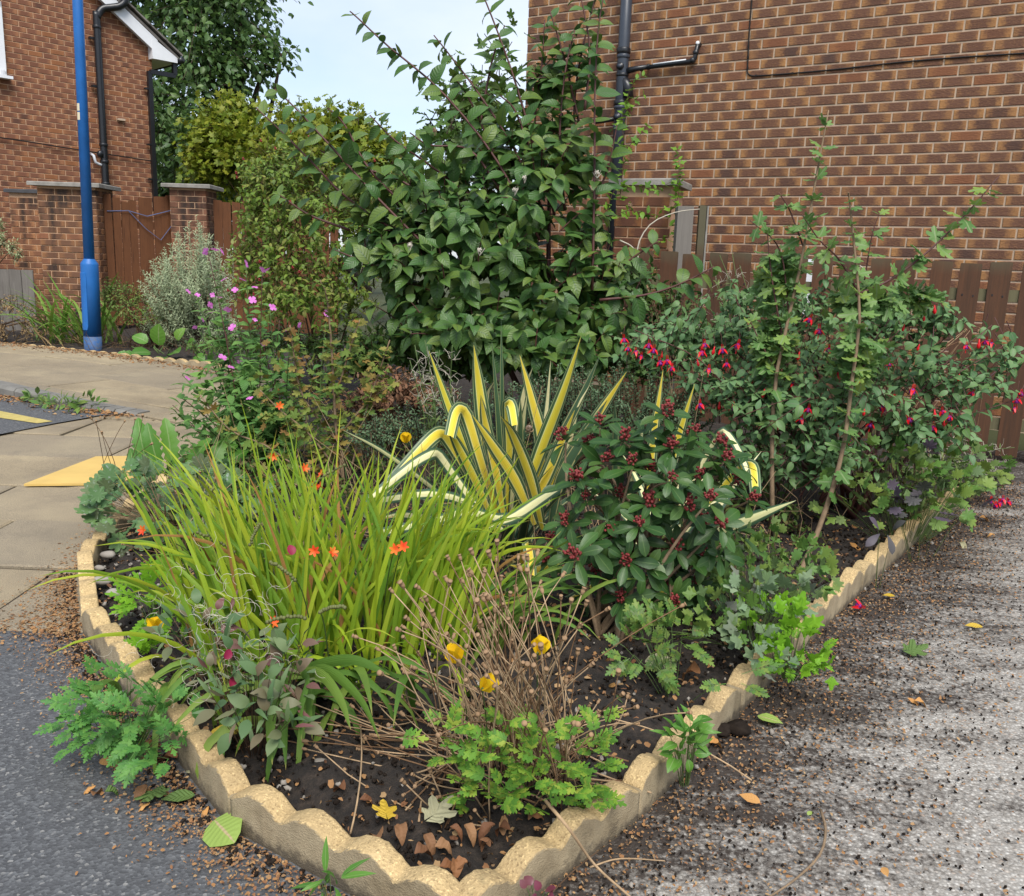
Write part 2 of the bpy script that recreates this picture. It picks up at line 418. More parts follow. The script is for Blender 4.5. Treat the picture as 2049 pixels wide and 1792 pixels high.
def bez(a, b, c, n=6):
    t = np.linspace(0, 1, n)[:, None]; a, b, c = map(np.asarray, (a, b, c))
    return (1 - t) ** 2 * a + 2 * t * (1 - t) * b + t * t * c
def smooth_poly(P, n=14):
    P = np.asarray(P, float)
    if len(P) < 3: return P[0] + (P[-1] - P[0]) * np.linspace(0, 1, n)[:, None]
    Q = np.vstack([2 * P[0] - P[1], P, 2 * P[-1] - P[-2]]); out = []
    seg = len(P) - 1; m = max(2, n // seg)
    for i in range(seg):
        p0, p1, p2, p3 = Q[i:i + 4]
        for t in np.linspace(0, 1, m, endpoint=False):
            out.append(.5 * ((2 * p1) + (-p0 + p2) * t + (2 * p0 - 5 * p1 + 4 * p2 - p3) * t * t + (-p0 + 3 * p1 - 3 * p2 + p3) * t ** 3))
    out.append(P[-1]); return np.array(out)
def along(L, poly, t0, t1, spacing, size, out=.9, fwd=.5, grav=.35, upn=(0, -.25, 1), jit=.25, pairs=True, taper=.25, rot=0.0, petiole=.0):
    """leaves in pairs (or single) along a shoot"""
    poly = np.asarray(poly); seg = np.linalg.norm(np.diff(poly, axis=0), axis=1); cum = np.concatenate([[0], np.cumsum(seg)]); tot = cum[-1]
    s = tot * t0; k = 0; phi = RNG.uniform(0, 6.28) + rot
    while s < tot * t1:
        i = min(len(seg) - 1, np.searchsorted(cum, s) - 1 if s > 0 else 0); f = (s - cum[i]) / max(seg[i], 1e-6)
        p = poly[i] + (poly[i + 1] - poly[i]) * f; tg = nrm(poly[i + 1] - poly[i])
        a = nrm(np.cross(tg, [0.3, .1, 1])); b = np.cross(tg, a)
        for q in range(2 if pairs else 1):
            ang = phi + q * math.pi
            side = a * math.cos(ang) + b * math.sin(ang)
            d = side * out + tg * fwd - UPV * grav + rv(jit)
            sz = size * RNG.uniform(.7, 1.15) * (1 - taper * (s / tot) ** 3)
            L.add(p + side * petiole, d, np.array(upn) + rv(.3) + tg * .2, sz)
        phi += math.pi / 2 if pairs else 2.4
        s += spacing * RNG.uniform(.75, 1.25); k += 1
def blob_pts(blobs, n, front=.35, low=.25, shell=(.75, 1.03)):
    """points on a set of ellipsoids with their outward direction; mostly the side and top that is seen"""
    out = []
    wts = np.array([b[1][0] * b[1][2] for b in blobs]); wts = wts / wts.sum()
    while len(out) < n:
        c, r = blobs[RNG.choice(len(blobs), p=wts)]
        d = nrm(rv())
        if d[1] > .2 and RNG.random() > front: continue
        if d[2] < -.5 and RNG.random() > low: continue
        out.append((np.array(c) + np.array(r) * d * RNG.uniform(*shell), nrm(d / np.array(r)), np.array(c)))
    return out

# ================================================================== THE SETTING
# asphalt
def asphalt_mat():
    m, nt, b = new_mat('asphalt'); p = worldco(nt)
    v = nt.nodes.new('ShaderNodeTexVoronoi'); v.inputs['Scale'].default_value = 150; nt.links.new(p, v.inputs['Vector'])
    sc = nt.nodes.new('ShaderNodeSeparateColor'); nt.links.new(v.outputs['Color'], sc.inputs[0])
    rp = ramp(nt, [(0, (.032, .033, .036)), (.6, (.075, .077, .082)), (.93, (.13, .135, .14)), (1, (.3, .29, .27))]); nt.links.new(sc.outputs[0], rp.inputs[0])
    c = mixc(nt, mth(nt, 'MULTIPLY', noise(nt, 2.2, 4, p), .8), rp.outputs[0], (.075, .076, .078))
    nt.links.new(c, b.inputs['Base Color']); b.inputs['Roughness'].default_value = .8
    bump(nt, b, v.outputs['Distance'], .5, .004); return m
def drive_mat():
    m, nt, b = new_mat('exposed_aggregate'); p = worldco(nt)
    v = nt.nodes.new('ShaderNodeTexVoronoi'); v.inputs['Scale'].default_value = 120; nt.links.new(p, v.inputs['Vector'])
    sc = nt.nodes.new('ShaderNodeSeparateColor'); nt.links.new(v.outputs['Color'], sc.inputs[0])
    rp = ramp(nt, [(0, (.25, .225, .195)), (.3, (.34, .315, .28)), (.7, (.43, .405, .365)), (.93, (.52, .495, .45)), (1, (.38, .29, .22))]); nt.links.new(sc.outputs[0], rp.inputs[0])
    gap = ramp(nt, [(.25, (0, 0, 0)), (.5, (1, 1, 1))]); nt.links.new(v.outputs['Distance'], gap.inputs[0])
    c = mixc(nt, mth(nt, 'MULTIPLY', gap.outputs[0], .5), rp.outputs[0], (.15, .135, .115))
    mpn = nt.nodes.new('ShaderNodeMapping'); mpn.inputs['Scale'].default_value = (1.0, 3.2, 1); mpn.inputs['Rotation'].default_value = (0, 0, R(-22)); nt.links.new(p, mpn.inputs[0])
    s1 = noise(nt, 1.9, 6, mpn.outputs[0], .68)
    # soil washed from the bed lies along the edging and thins out over the drive
    sp = nt.nodes.new('ShaderNodeSeparateXYZ'); nt.links.new(p, sp.inputs[0])
    dist = mth(nt, 'SUBTRACT', mth(nt, 'MULTIPLY', mth(nt, 'ADD', sp.outputs[0], .058), .806), mth(nt, 'MULTIPLY', mth(nt, 'SUBTRACT', sp.outputs[1], 1.344), .592))
    k = mth(nt, 'MULTIPLY_ADD', dist, -.5, .36)
    st = mth(nt, 'ADD', s1, mth(nt, 'MAXIMUM', k, -.22))
    fine = noise(nt, 70, 4, p, .7)
    st2 = mth(nt, 'ADD', st, mth(nt, 'MULTIPLY', mth(nt, 'SUBTRACT', fine, .5), .95))
    sr = ramp(nt, [(.54, (0, 0, 0)), (.8, (1, 1, 1))]); nt.links.new(st2, sr.inputs[0])
    c = mixc(nt, sr.outputs[0], c, (.035, .026, .02))
    nt.links.new(c, b.inputs['Base Color']); b.inputs['Roughness'].default_value = .85
    bump(nt, b, mth(nt, 'SUBTRACT', mth(nt, 'MULTIPLY', sr.outputs[0], .3), v.outputs['Distance']), .6, .005); return m
def soil_mat():
    m, nt, b = new_mat('soil'); p = worldco(nt)
    f = noise(nt, 34, 6, p, .7); rp = ramp(nt, [(.3, (.011, .009, .008)), (.5, (.028, .021, .016)), (.68, (.06, .043, .031)), (.8, (.14, .1, .07))]); nt.links.new(f, rp.inputs[0])
    nt.links.new(rp.outputs[0], b.inputs['Base Color']); b.inputs['Roughness'].default_value = .95
    bump(nt, b, noise(nt, 55, 5, p, .7), 1.0, .02); return m
def slab_mat():
    m, nt, b = new_mat('paving_slab'); p = worldco(nt)
    f = noise(nt, 1.6, 5, p, .6); rp = ramp(nt, [(.32, (.25, .195, .12)), (.55, (.36, .285, .175)), (.72, (.46, .37, .22))]); nt.links.new(f, rp.inputs[0])
    c = mixc(nt, mth(nt, 'MULTIPLY', rnd(nt), .6), rp.outputs[0], (.24, .2, .145))
    g = noise(nt, 260, 2, p); gr = ramp(nt, [(.35, (.55, .55, .55)), (.6, (1, 1, 1))]); nt.links.new(g, gr.inputs[0])
    c = mixc(nt, 1.0, c, gr.outputs[0], 'MULTIPLY')
    st = ramp(nt, [(.5, (0, 0, 0)), (.75, (1, 1, 1))]); nt.links.new(noise(nt, 3.5, 6, p, .75), st.inputs[0])
    c = mixc(nt, mth(nt, 'MULTIPLY', st.outputs[0], .55), c, (.12, .1, .075))
    nt.links.new(c, b.inputs['Base Color']); b.inputs['Roughness'].default_value = .85
    bump(nt, b, g, .4, .003); return m
def edging_mat():
    m, nt, b = new_mat('buff_concrete'); p = worldco(nt)
    f = noise(nt, 5, 5, p, .6); rp = ramp(nt, [(.3, (.33, .235, .115)), (.55, (.46, .33, .16)), (.75, (.55, .405, .21))]); nt.links.new(f, rp.inputs[0])
    v = nt.nodes.new('ShaderNodeTexVoronoi'); v.inputs['Scale'].default_value = 260; nt.links.new(p, v.inputs['Vector'])
    sc = nt.nodes.new('ShaderNodeSeparateColor'); nt.links.new(v.outputs['Color'], sc.inputs[0])
    gr = ramp(nt, [(0, (.6, .58, .55)), (.12, (.85, .83, .8)), (.6, (1, 1, 1)), (.9, (1.1, 1.1, 1.08)), (1, (1.5, 1.5, 1.5))]); nt.links.new(sc.outputs[0], gr.inputs[0])
    c = mixc(nt, 1.0, rp.outputs[0], gr.outputs[0], 'MULTIPLY')
    # smoother, greyer cast sides, coloured darker than the tops, with noise blotches
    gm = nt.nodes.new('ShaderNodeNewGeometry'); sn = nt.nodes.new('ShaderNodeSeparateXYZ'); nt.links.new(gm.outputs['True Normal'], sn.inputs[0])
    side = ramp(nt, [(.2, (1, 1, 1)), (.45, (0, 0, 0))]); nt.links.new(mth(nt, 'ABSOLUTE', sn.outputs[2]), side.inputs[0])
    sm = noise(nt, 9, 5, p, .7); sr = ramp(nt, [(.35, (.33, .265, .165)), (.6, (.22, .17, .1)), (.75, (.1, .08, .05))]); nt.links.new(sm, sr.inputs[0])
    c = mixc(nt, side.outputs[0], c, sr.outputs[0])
    sz = nt.nodes.new('ShaderNodeSeparateXYZ'); nt.links.new(p, sz.inputs[0])
    spl = mth(nt, 'ADD', mth(nt, 'MULTIPLY', sz.outputs[2], -14.0), mth(nt, 'MULTIPLY_ADD', noise(nt, 22, 5, p, .7), 1.6, -.35)); sl_ = ramp(nt, [(.0, (0, 0, 0)), (.35, (1, 1, 1))]); nt.links.new(spl, sl_.inputs[0])
    c = mixc(nt, mth(nt, 'MULTIPLY', sl_.outputs[0], .8), c, (.05, .038, .026))   # soil splashed on the foot
    lich = ramp(nt, [(.62, (0, 0, 0)), (.72, (1, 1, 1))]); nt.links.new(noise(nt, 14, 4, p, .6), lich.inputs[0])
    c = mixc(nt, mth(nt, 'MULTIPLY', lich.outputs[0], .35), c, (.17, .15, .08))
    nt.links.new(c, b.inputs['Base Color']); b.inputs['Roughness'].default_value = .85
    bump(nt, b, v.outputs['Distance'], .5, .003); return m
M_ASPH = asphalt_mat(); M_DRIVE = drive_mat(); M_SOIL = soil_mat(); M_SLAB = slab_mat(); M_EDGE = edging_mat()
M_JOINT = plain_mat('dirty_joint', (.06, .045, .03), .95, .2, .5, 20, .6, .01)
M_LAND = plain_mat('rough_land', (.07, .08, .035), .95, .2, .5, .3, .5, .05)
M_KERB = plain_mat('kerb_stone', (.2, .19, .17), .85, .3, .35, 9, .4, .004)
M_YLINE = plain_mat('yellow_line', (.5, .4, .13), .75, .3, .3, 25, .3, .003)

def sheet(name, poly, z, mat, label, cat):
    mb = MB(); n = len(poly)
    mb.add([(x, y, z) for x, y in poly], [], [])
    me = bpy.data.meshes.new(name); me.from_pydata([(x, y, z) for x, y in poly], [], [list(range(n))]); me.update()
    o = link(name, me, mat); return tag(o, label, cat, kind='structure')
sheet('ground', [(-400, -400), (400, -400), (400, 400), (-400, 400)], -.03, M_LAND, 'rough green land stretching away behind the houses', 'ground')
sheet('road', [(-12, -6), (-.02, -6), (-.02, 1.6), (-.3, 2.75), (-12, 2.75)], -.004, M_ASPH, 'dark asphalt road running up to the scalloped edging', 'road')
sheet('driveway', [(-.02, -6), (12, -6), (12, 1.2), (3.9, 6.1), (.3, 8), (-.35, 2.0), (-.02, 1.45)], -.004, M_DRIVE, 'grey exposed aggregate concrete driveway strewn with soil', 'driveway')

def wobble(x, y): return math.sin(x * 7.1 + y * 3.3) * .5 + math.sin(x * 2.3 - y * 5.7 + 1) * .5

# pavement of separate slabs; the far footway is raised behind the kerb
K0, K1, K2 = gp(-160, 745, .08), gp(120, 797, .06), gp(275, 828, .02)
def far_h(x, y): return max(.006, min(.085, .02 + (-2.75 - x) * .045))
pav = MB()
pav.prism([(-14, 2.6), (-.9, 2.6), (-1.2, 6.0), (-1.5, 8.2), (-3.0, 8.95), (-5.9, 10.2), (-14, 13.5)], -.028, -.012)
PAV = pav.build('pavement', M_JOINT); tag(PAV, 'footway of worn buff concrete paving slabs', 'pavement', kind='structure')
def clip(poly, a, b, c):
    """keep the side where a*x + b*y >= c"""
    out = []
    for i in range(len(poly)):
        p, q = poly[i], poly[(i + 1) % len(poly)]
        dp = a * p[0] + b * p[1] - c; dq = a * q[0] + b * q[1] - c
        if dp >= 0: out.append(p)
        if (dp >= 0) != (dq >= 0):
            t = dp / (dp - dq); out.append((p[0] + (q[0] - p[0]) * t, p[1] + (q[1] - p[1]) * t))
    return out
def slab(poly, hf, thick=.05):
    if len(poly) < 3: return
    cx = sum(p[0] for p in poly) / len(poly); cy = sum(p[1] for p in poly) / len(poly)
    tilt = RNG.normal(0, .004, 2); lift = RNG.normal(0, .0022)
    n = len(poly); ins = .011
    top = []; mid = []; bot = []
    for x, y in poly:
        d = math.hypot(x - cx, y - cy) + 1e-6
        z = hf(x, y) + lift + tilt[0] * (x - cx) + tilt[1] * (y - cy)
        top.append((x - (x - cx) / d * ins * 2 - cx, y - (y - cy) / d * ins * 2 - cy, z))
        mid.append((x - (x - cx) / d * ins * .8 - cx, y - (y - cy) / d * ins * .8 - cy, z - .006)); bot.append((x - (x - cx) / d * ins * .8 - cx, y - (y - cy) / d * ins * .8 - cy, z - thick))
    mb = MB(); V = top + mid + bot
    mb.add(V, [(i, (i + 1) % n, n + (i + 1) % n, n + i)[::-1] for i in range(n)] + [(n + i, n + (i + 1) % n, 2 * n + (i + 1) % n, 2 * n + i)[::-1] for i in range(n)],
           [(0, i, i + 1) for i in range(1, n - 1)])
    mb.build('slab', M_SLAB, PAV, (cx, cy, 0))
rowY = [2.63, 3.2, 3.78, 4.36, 4.98, 5.6, 6.2, 6.8]
kn = nrm(np.array([-(K2 - K0)[1], (K2 - K0)[0], 0]));  kc = kn[0] * K2[0] + kn[1] * K2[1]
if kn[1] < 0: kn, kc = -kn, -kc
for r_ in range(len(rowY) - 1):
    off = [0, .42, .1, .55, .25, .6, .05][r_]
    for c_ in range(12):
        x0 = -8.0 + off + c_ * .9; x1 = x0 + .9
        if x0 > -1.0: continue
        sk = .05
        P = [(x0, rowY[r_] + sk * x0 * .2), (x1, rowY[r_] + sk * x1 * .2), (x1, rowY[r_ + 1] + sk * x1 * .2), (x0, rowY[r_ + 1] + sk * x0 * .2)]
        P = clip(P, -kn[0], -kn[1], -kc + .0)
        slab(P, lambda x, y: 0.0)
fd = nrm(np.array([-.915, .403, 0])); fp = np.array([.403, .915, 0])    # the far footway runs along the far bed
F0 = np.array([-2.2, 8.45, 0])
for r_ in range(5):
    off = [0, .45, .2, .6, .35][r_]
    for c_ in range(14):
        a = F0 + fd * (-2.0 + off + c_ * .9) - fp * (.62 * (r_ + 1)); b_ = a + fd * .9
        P = [tuple(b_[:2]), tuple(a[:2]), tuple((a + fp * .62)[:2]), tuple((b_ + fp * .62)[:2])]
        P = clip(P, kn[0], kn[1], kc + .0)
        if len(P) > 2 and max(p[0] for p in P) > -9 and min(p[0] for p in P) < -.9: slab(P, far_h, .12)
# side road mouth with its kerb and yellow line
rm = [gp(-700, 905)[:2], gp(0, 872)[:2], gp(110, 850)[:2], gp(200, 834)[:2], gp(272, 829)[:2], gp(120, 806)[:2], gp(0, 783)[:2], gp(-160, 756)[:2], gp(-700, 690)[:2]]
sheet('side_road', [tuple(p) for p in rm], .012, M_ASPH, 'small asphalt mouth of the side road inside the dropped kerb', 'road')
yl = [gp(0, 826)[:2], gp(60, 838)[:2], gp(106, 847)[:2], gp(75, 851)[:2], gp(0, 840)[:2], gp(-300, 800)[:2], gp(-300, 785)[:2]]
sheet('yellow_line', [tuple(p) for p in yl], .016, M_YLINE, 'worn yellow line painted on the side road', 'road marking')
kp = [K0, K1, K2]
kpoly = smooth_poly(kp, 12)
for i in range(len(kpoly) - 1):
    a, b_ = kpoly[i], kpoly[i + 1]
    d = nrm(np.array([b_[0] - a[0], b_[1] - a[1], 0])); nn = np.array([-d[1], d[0], 0]) * (1 if -d[1] * kn[0] + d[0] * kn[1] > 0 else -1)
    mb = MB(); g0 = d * .006; wdt = .125
    za, zb = far_h(*a[:2]) + .008, far_h(*b_[:2]) + .008
    c0 = (a + b_) / 2
    pts = []
    for p, z in ((a + g0, za), (b_ - g0, zb)):
        for q, zz in ((p - nn * .01, -.1), (p - nn * .01, z - .022), (p + nn * .012, z), (p + nn * wdt, z), (p + nn * wdt, -.1)): pts.append((q[0] - c0[0], q[1] - c0[1], zz))
    mb.add(pts, [(k, k + 1, k + 6, k + 5) for k in range(4)] + [(4, 0, 5, 9)], [(0, 2, 1), (0, 3, 2), (0, 4, 3), (5, 6, 7), (5, 7, 8), (5, 8, 9)])
    o = mb.build('kerb', M_KERB, None, (c0[0], c0[1], 0)); tag(o, 'grey concrete kerb stone beside the side road', 'kerb', 'kerb stones along the side road', kind='structure')
mb = MB(); yp = [gp(48, 974)[:2], gp(238, 972)[:2], gp(300, 950)[:2], gp(288, 925)[:2], gp(262, 917)[:2], gp(192, 918)[:2]]
cen = np.mean(yp, axis=0)
mb.prism([tuple(p - cen) for p in yp], .004, .016)
o = mb.build('tactile_sheet', plain_mat('buff_paint', (.62, .42, .13), .6, .3, .15, 6, .15, .002), None, (cen[0], cen[1], 0))
tag(o, 'flat buff yellow sheet lying on the paving beside the bed', 'sheet')

# soil of the beds
left_run = [(-.058, 1.344), (-.567, 1.672), (-.95, 2.13), (-1.326, 2.60), (-1.60, 3.135), (-1.70, 3.73), (-1.74, 4.33), (-1.8, 4.93), (-1.86, 5.53)]
right_run = [(-.058, 1.344), (.311, 1.751), (.655, 2.245), (1.0, 2.735), (1.355, 3.22), (1.715, 3.70), (2.08, 4.175), (2.45, 4.65)]
left_run = [(x * 1.002, y * 1.002) for x, y in left_run]; right_run = [(x * 1.002, y * 1.002) for x, y in right_run]
bedp = [(-.058, 1.42)] + [(x + .03, y + .02) for x, y in left_run[1:]] + [(-2.0, 6.6), (-2.15, 8.4), (-3.0, 8.85), (-5.8, 10.1), (-10, 12.0), (-10, 14), (-3.8, 13.2), (.2, 9.6), (.5, 7.4), (3.2, 6.0), (3.0, 5.2)] + [(x - .03, y + .02) for x, y in right_run[:0:-1]]
import bmesh
def inside(x, y, P):
    c = False; j = len(P) - 1
    for i in range(len(P)):
        if (P[i][1] > y) != (P[j][1] > y) and x < (P[j][0] - P[i][0]) * (y - P[i][1]) / (P[j][1] - P[i][1]) + P[i][0]: c = not c
        j = i
    return c
def edge_dist(x, y, P):
    d = 9
    for i in range(len(P)):
        a, b_ = np.array(P[i]), np.array(P[(i + 1) % len(P)]); p = np.array((x, y)); ab = b_ - a
        t = max(0, min(1, ((p - a) @ ab) / (ab @ ab))); d = min(d, np.linalg.norm(p - a - ab * t))
    return d
def soil_z(x, y): return .05 + .018 * wobble(x * 2.2, y * 2.2) + .012 * math.sin(x * 31 + math.sin(y * 17) * 2) * math.sin(y * 27)
V = []; idm = {}; Q = []
def soil_patch(x0, x1, y0, y1, st):
    nx, ny = int((x1 - x0) / st), int((y1 - y0) / st)
    ids = {}
    for i in range(nx + 1):
        for j in range(ny + 1):
            x, y = x0 + i * st, y0 + j * st
            if inside(x, y, bedp): ids[i, j] = len(V); V.append((x, y, soil_z(x, y) * min(1, .35 + edge_dist(x, y, bedp) * 5) + RNG.normal(0, .004)))
    for (i, j), k in ids.items():
        if (i + 1, j) in ids and (i, j + 1) in ids and (i + 1, j + 1) in ids: Q.append((k, ids[i + 1, j], ids[i + 1, j + 1], ids[i, j + 1]))
soil_patch(-1.9, 2.6, 1.38, 5.0, .03); soil_patch(-10, 3.3, 4.97, 14, .12)
bo = link('bed_soil', np_mesh('bed_soil', V, [np.array(Q)]), M_SOIL); tag(bo, 'dark bare soil of the planted beds', 'soil', kind='structure')
BASE_SOIL = MB(); BASE_SOIL.add([(x, y, .006) for x, y in bedp])
me = bpy.data.meshes.new('bed_edge'); me.from_pydata([(x, y, .006) for x, y in bedp], [], [list(range(len(bedp)))]); me.update()
tag(link('bed_edge', me, M_SOIL), 'low earth margin of the planted beds', 'soil', kind='structure')

# scalloped edging, one object for each casting
def edging_mesh(length, n_sc, th=.052, seed=0):
    rg = np.random.default_rng(seed); k = n_sc * 14; V = []; Q = []
    for i in range(k + 1):
        s = i / k; ph = (s * n_sc) % 1.0
        if i == k: ph = 0
        h = .068 + .036 * (math.sqrt(math.sin(math.pi * ph) ** 2 + .035) - .1) ** .85
        h += .0012 * rg.normal()
        x = s * length; e = .006
        if i == 0: x += .003
        if i == k: x -= .003
        for (y, z) in ((0, -.06), (0, h - e), (e * .3, h - e * .3), (e, h), (th - e, h), (th - e * .3, h - e * .3), (th, h - e), (th, -.06)):
            V.append((x, y + .0006 * rg.normal(), z))
    for i in range(k):
        for j in range(7): a = i * 8 + j; Q.append((a, a + 8, a + 9, a + 1))
    mb = MB(); mb.add(V, Q, [(0, j + 1, j) [::-1] for j in range(1, 7)] + [(k * 8, k * 8 + j, k * 8 + j + 1)[::-1] for j in range(1, 7)])
    return mb.mesh('edging_stone', True)
def edge_run(pts, side, labels):
    for i in range(len(pts) - 1):
        a, b_ = np.array(pts[i]), np.array(pts[i + 1]); L = np.linalg.norm(b_ - a)
        me = edging_mesh(L - .004, 4, seed=i * 7 + side + 20)
        d = (b_ - a) / L; o = link('edging_stone', me, M_EDGE)
        th = .062
        if side > 0:    # right run: thickness grows to the left of the direction of travel
            o.location = (a[0], a[1], 0); o.rotation_euler = (RNG.normal(0, .03), RNG.normal(0, .012), math.atan2(d[1], d[0]))
        else:           # left run: laid from its far end so that thickness grows into the bed
            o.location = (b_[0], b_[1], 0); o.rotation_euler = (RNG.normal(0, .03), RNG.normal(0, .012), math.atan2(-d[1], -d[0]))
        tag(o, labels[i], 'edging')
edge_run(left_run, -1, ['buff scalloped edging stone at the bed corner on the asphalt side', 'buff scalloped edging stone second from the corner beside the asphalt', 'scalloped edging stone behind the leafy weed on the asphalt',
    'scalloped edging stone where asphalt meets the buff paving', 'scalloped edging stone beside the paving next to bare pebbly soil', 'scalloped edging stone half under the grey green heuchera', 'edging stone hidden under the heuchera toward the yellow sheet', 'edging stone beneath the willowherb'])
edge_run(right_run, 1, ['buff scalloped edging stone at the bed corner on the driveway side', 'scalloped edging stone beside the small green weed on the driveway', 'scalloped edging stone beneath the powdery columbine leaves', 'scalloped edging stone under the bright green columbine',
    'scalloped edging stone beside litter, under the skimmia side leaves', 'scalloped edging stone with purple leaf lying on it', 'far scalloped edging stone under the fuchsia'])
far_run = [(-2.35, 8.5), (-3.03, 8.8), (-3.9, 9.18), (-4.75, 9.56), (-5.6, 9.94), (-6.45, 10.3), (-7.3, 10.7)]
for i in range(len(far_run) - 1):
    a, b_ = np.array(far_run[i]), np.array(far_run[i + 1]); L = np.linalg.norm(b_ - a); d = (a - b_) / L
    o = link('edging_stone', edging_mesh(L - .006, 6, seed=50 + i), M_EDGE); o.location = (b_[0], b_[1], -.01); o.rotation_euler = (RNG.normal(0, .06), RNG.normal(0, .02), math.atan2(d[1], d[0]))
    tag(o, 'low scalloped edging stone of the far bed by the lamp post', 'edging', 'edging stones of the far bed')

# ------------------------------------------------------------------ houses
def brick_piece(l, h, dep=.05):
    c = .004; mb = MB()
    V = [(0, 0, 0), (l, 0, 0), (l, 0, h), (0, 0, h), (c, -dep, c), (l - c, -dep, c), (l - c, -dep, h - c), (c, -dep, h - c), (0, -dep + c, 0), (l, -dep + c, 0), (l, -dep + c, h), (0, -dep + c, h)]
    mb.add(V, [(4, 5, 6, 7), (8, 9, 5, 4), (9, 10, 6, 5), (10, 11, 7, 6), (11, 8, 4, 7), (0, 1, 9, 8), (1, 2, 10, 9), (2, 3, 11, 10), (3, 0, 8, 11)])
    return mb
def brickwork(parent, mat, x0, x1, z0, z1, pitch, course, joint, keep, best, y=0.0, holes=()):
    """stretcher bond on the local plane y: the `best` bricks as objects, the rest joined"""
    bl, bh = pitch - joint, course - joint; items = []
    row = int(math.floor(z0 / course))
    while row * course < z1:
        off = -pitch * .5 * (row % 2); zb = row * course + joint / 2
        kx = int(math.floor((x0 - off) / pitch)) - 1
        while True:
            a = off + kx * pitch + joint / 2; b_ = a + bl; kx += 1
            if a > x1: break
            a, b_ = max(a, x0), min(b_, x1)
            if b_ - a < .03: continue
            if keep is not None and not keep((a + b_) / 2, zb + bh): continue
            if any(h[0] < (a + b_) / 2 < h[1] and h[2] < zb + bh / 2 < h[3] for h in holes): continue
            items.append((a, zb, b_ - a))
        row += 1
    full = None; cache = {}
    rest = MB(); n = 0
    score = sorted(items, key=lambda t: best(t[0] + t[2] / 2, t[1])) if best else []
    chosen = set(score[:300]) if best else set()
    for a, zb, l in items:
        dy = -abs(RNG.normal(0, .0015))
        if (a, zb, l) in chosen:
            key = round(l, 3)
            if key not in cache: cache[key] = brick_piece(l, bh).mesh('brick'); cache[key].materials.append(mat)
            o = bpy.data.objects.new('brick', cache[key]); COL.objects.link(o); o.parent = parent; o.location = (a, y + .044 + dy, zb)
        else:
            bp = brick_piece(l, bh); rest.add([(vx + a, vy + y + .044 + dy, vz + zb) for vx, vy, vz in bp.v], bp.q)
    if rest.v:
        o = rest.build('brickwork', mat, parent); o['kind'] = 'stuff'
    return len(items)
M_PIPE = plain_mat('grey_pipe', (.042, .05, .066), .35, .5, .2, 10, .05, .001)
M_BLACK = plain_mat('black_plastic', (.012, .013, .016), .35, .5, .2, 14, .05, .001)
M_CABLE = plain_mat('cable', (.015, .013, .012), .6, .3, .2, 14, 0)
M_WHITE = plain_mat('white_board', (.72, .73, .75), .5, .4, .08, 6, .1, .002)
M_TILE = plain_mat('roof_tile', (.13, .11, .1), .85, .3, .5, 8, .5, .006, (.22, .2, .18))
M_MORT_R = plain_mat('mortar_r', (.5, .375, .27), .95, .2, .25, 14, .6, .004)
M_MORT_L = plain_mat('mortar_l', (.55, .35, .22), .95, .2, .25, 14, .6, .004)
PIT, CRS = .229, .0835

# near house on the right
HR = thing('brick_house', 'house wall of brindled brown and ochre rustic bricks with grey soil pipe', 'house', (0.01, 9.628, 0), math.atan2(-.5188, .8549))
mb = MB(); mb.box((3.5, 3.0, 2.6), (7.0, 6.0, 5.3)); WR = mb.build('wall', M_MORT_R, HR)
MBR = brick_mat('brindled_brick', HR, PIT, CRS, (.15, .073, .047), (.40, .2, .075), (.05, .036, .036), (.25, .095, .042))
brickwork(WR, MBR, 0, 7.0, 0.0, 5.2, PIT, CRS, .0135, None, lambda x, z: (abs(x - 3.0) if x > .95 else 9) + abs(z - 2.35) * (1 if z > 1.2 else 4), .001)
side = MB()
for row in range(0, 62):
    for k in range(0, 27):
        y0 = (k - .5 * (row % 2)) * PIT + .0055
        bp = brick_piece(min(PIT - .011, 6.0 - max(0, y0)), CRS - .011)
        if y0 > 5.8 or y0 < 0: continue
        side.add([(vy + .038, y0 + vx, vz + row * CRS + .0055) for vx, vy, vz in bp.v], bp.q)
so_ = side.build('side_brickwork', MBR, WR); so_['kind'] = 'stuff'
mb = MB()
mb.add([(-.3, -.3, 5.25), (7.3, -.3, 5.25), (7.3, 3, 7.4), (-.3, 3, 7.4), (-.3, 6.3, 5.25), (7.3, 6.3, 5.25), (-.3, -.3, 5.15), (7.3, -.3, 5.15), (7.3, 6.3, 5.15), (-.3, 6.3, 5.15)],
       [(0, 1, 2, 3), (3, 2, 5, 4), (6, 7, 1, 0), (8, 9, 4, 5), (9, 8, 7, 6)], [(0, 3, 4), (1, 5, 2)])
mb.build('roof', M_TILE, HR)
px = 1.112
mb = MB(); mb.tube([(px, -.085, 1.0), (px, -.085, 5.2)], .055, n=20); sp_ = mb.build('soil_pipe', M_PIPE, HR, smooth=True)
def collar(parent, x, y, z, r, h, mat, name='collar'):
    mb = MB(); mb.tube([(x, y, z - h / 2), (x, y, z - h / 2 + .008), (x, y, z + h / 2 - .008), (x, y, z + h / 2)], r, n=20, radii=[r - .004, r, r, r - .004]); return mb.build(name, mat, parent, smooth=True)
collar(sp_, px, -.085, 3.165, .067, .05, M_BLACK); collar(sp_, px, -.085, 3.115, .063, .035, M_PIPE); collar(sp_, px, -.085, 2.70, .067, .045, M_BLACK); collar(sp_, px, -.085, 2.66, .063, .03, M_PIPE)
collar(sp_, px, -.085, 2.48, .064, .04, M_PIPE); collar(sp_, px, -.085, 2.95, .062, .03, M_BLACK)
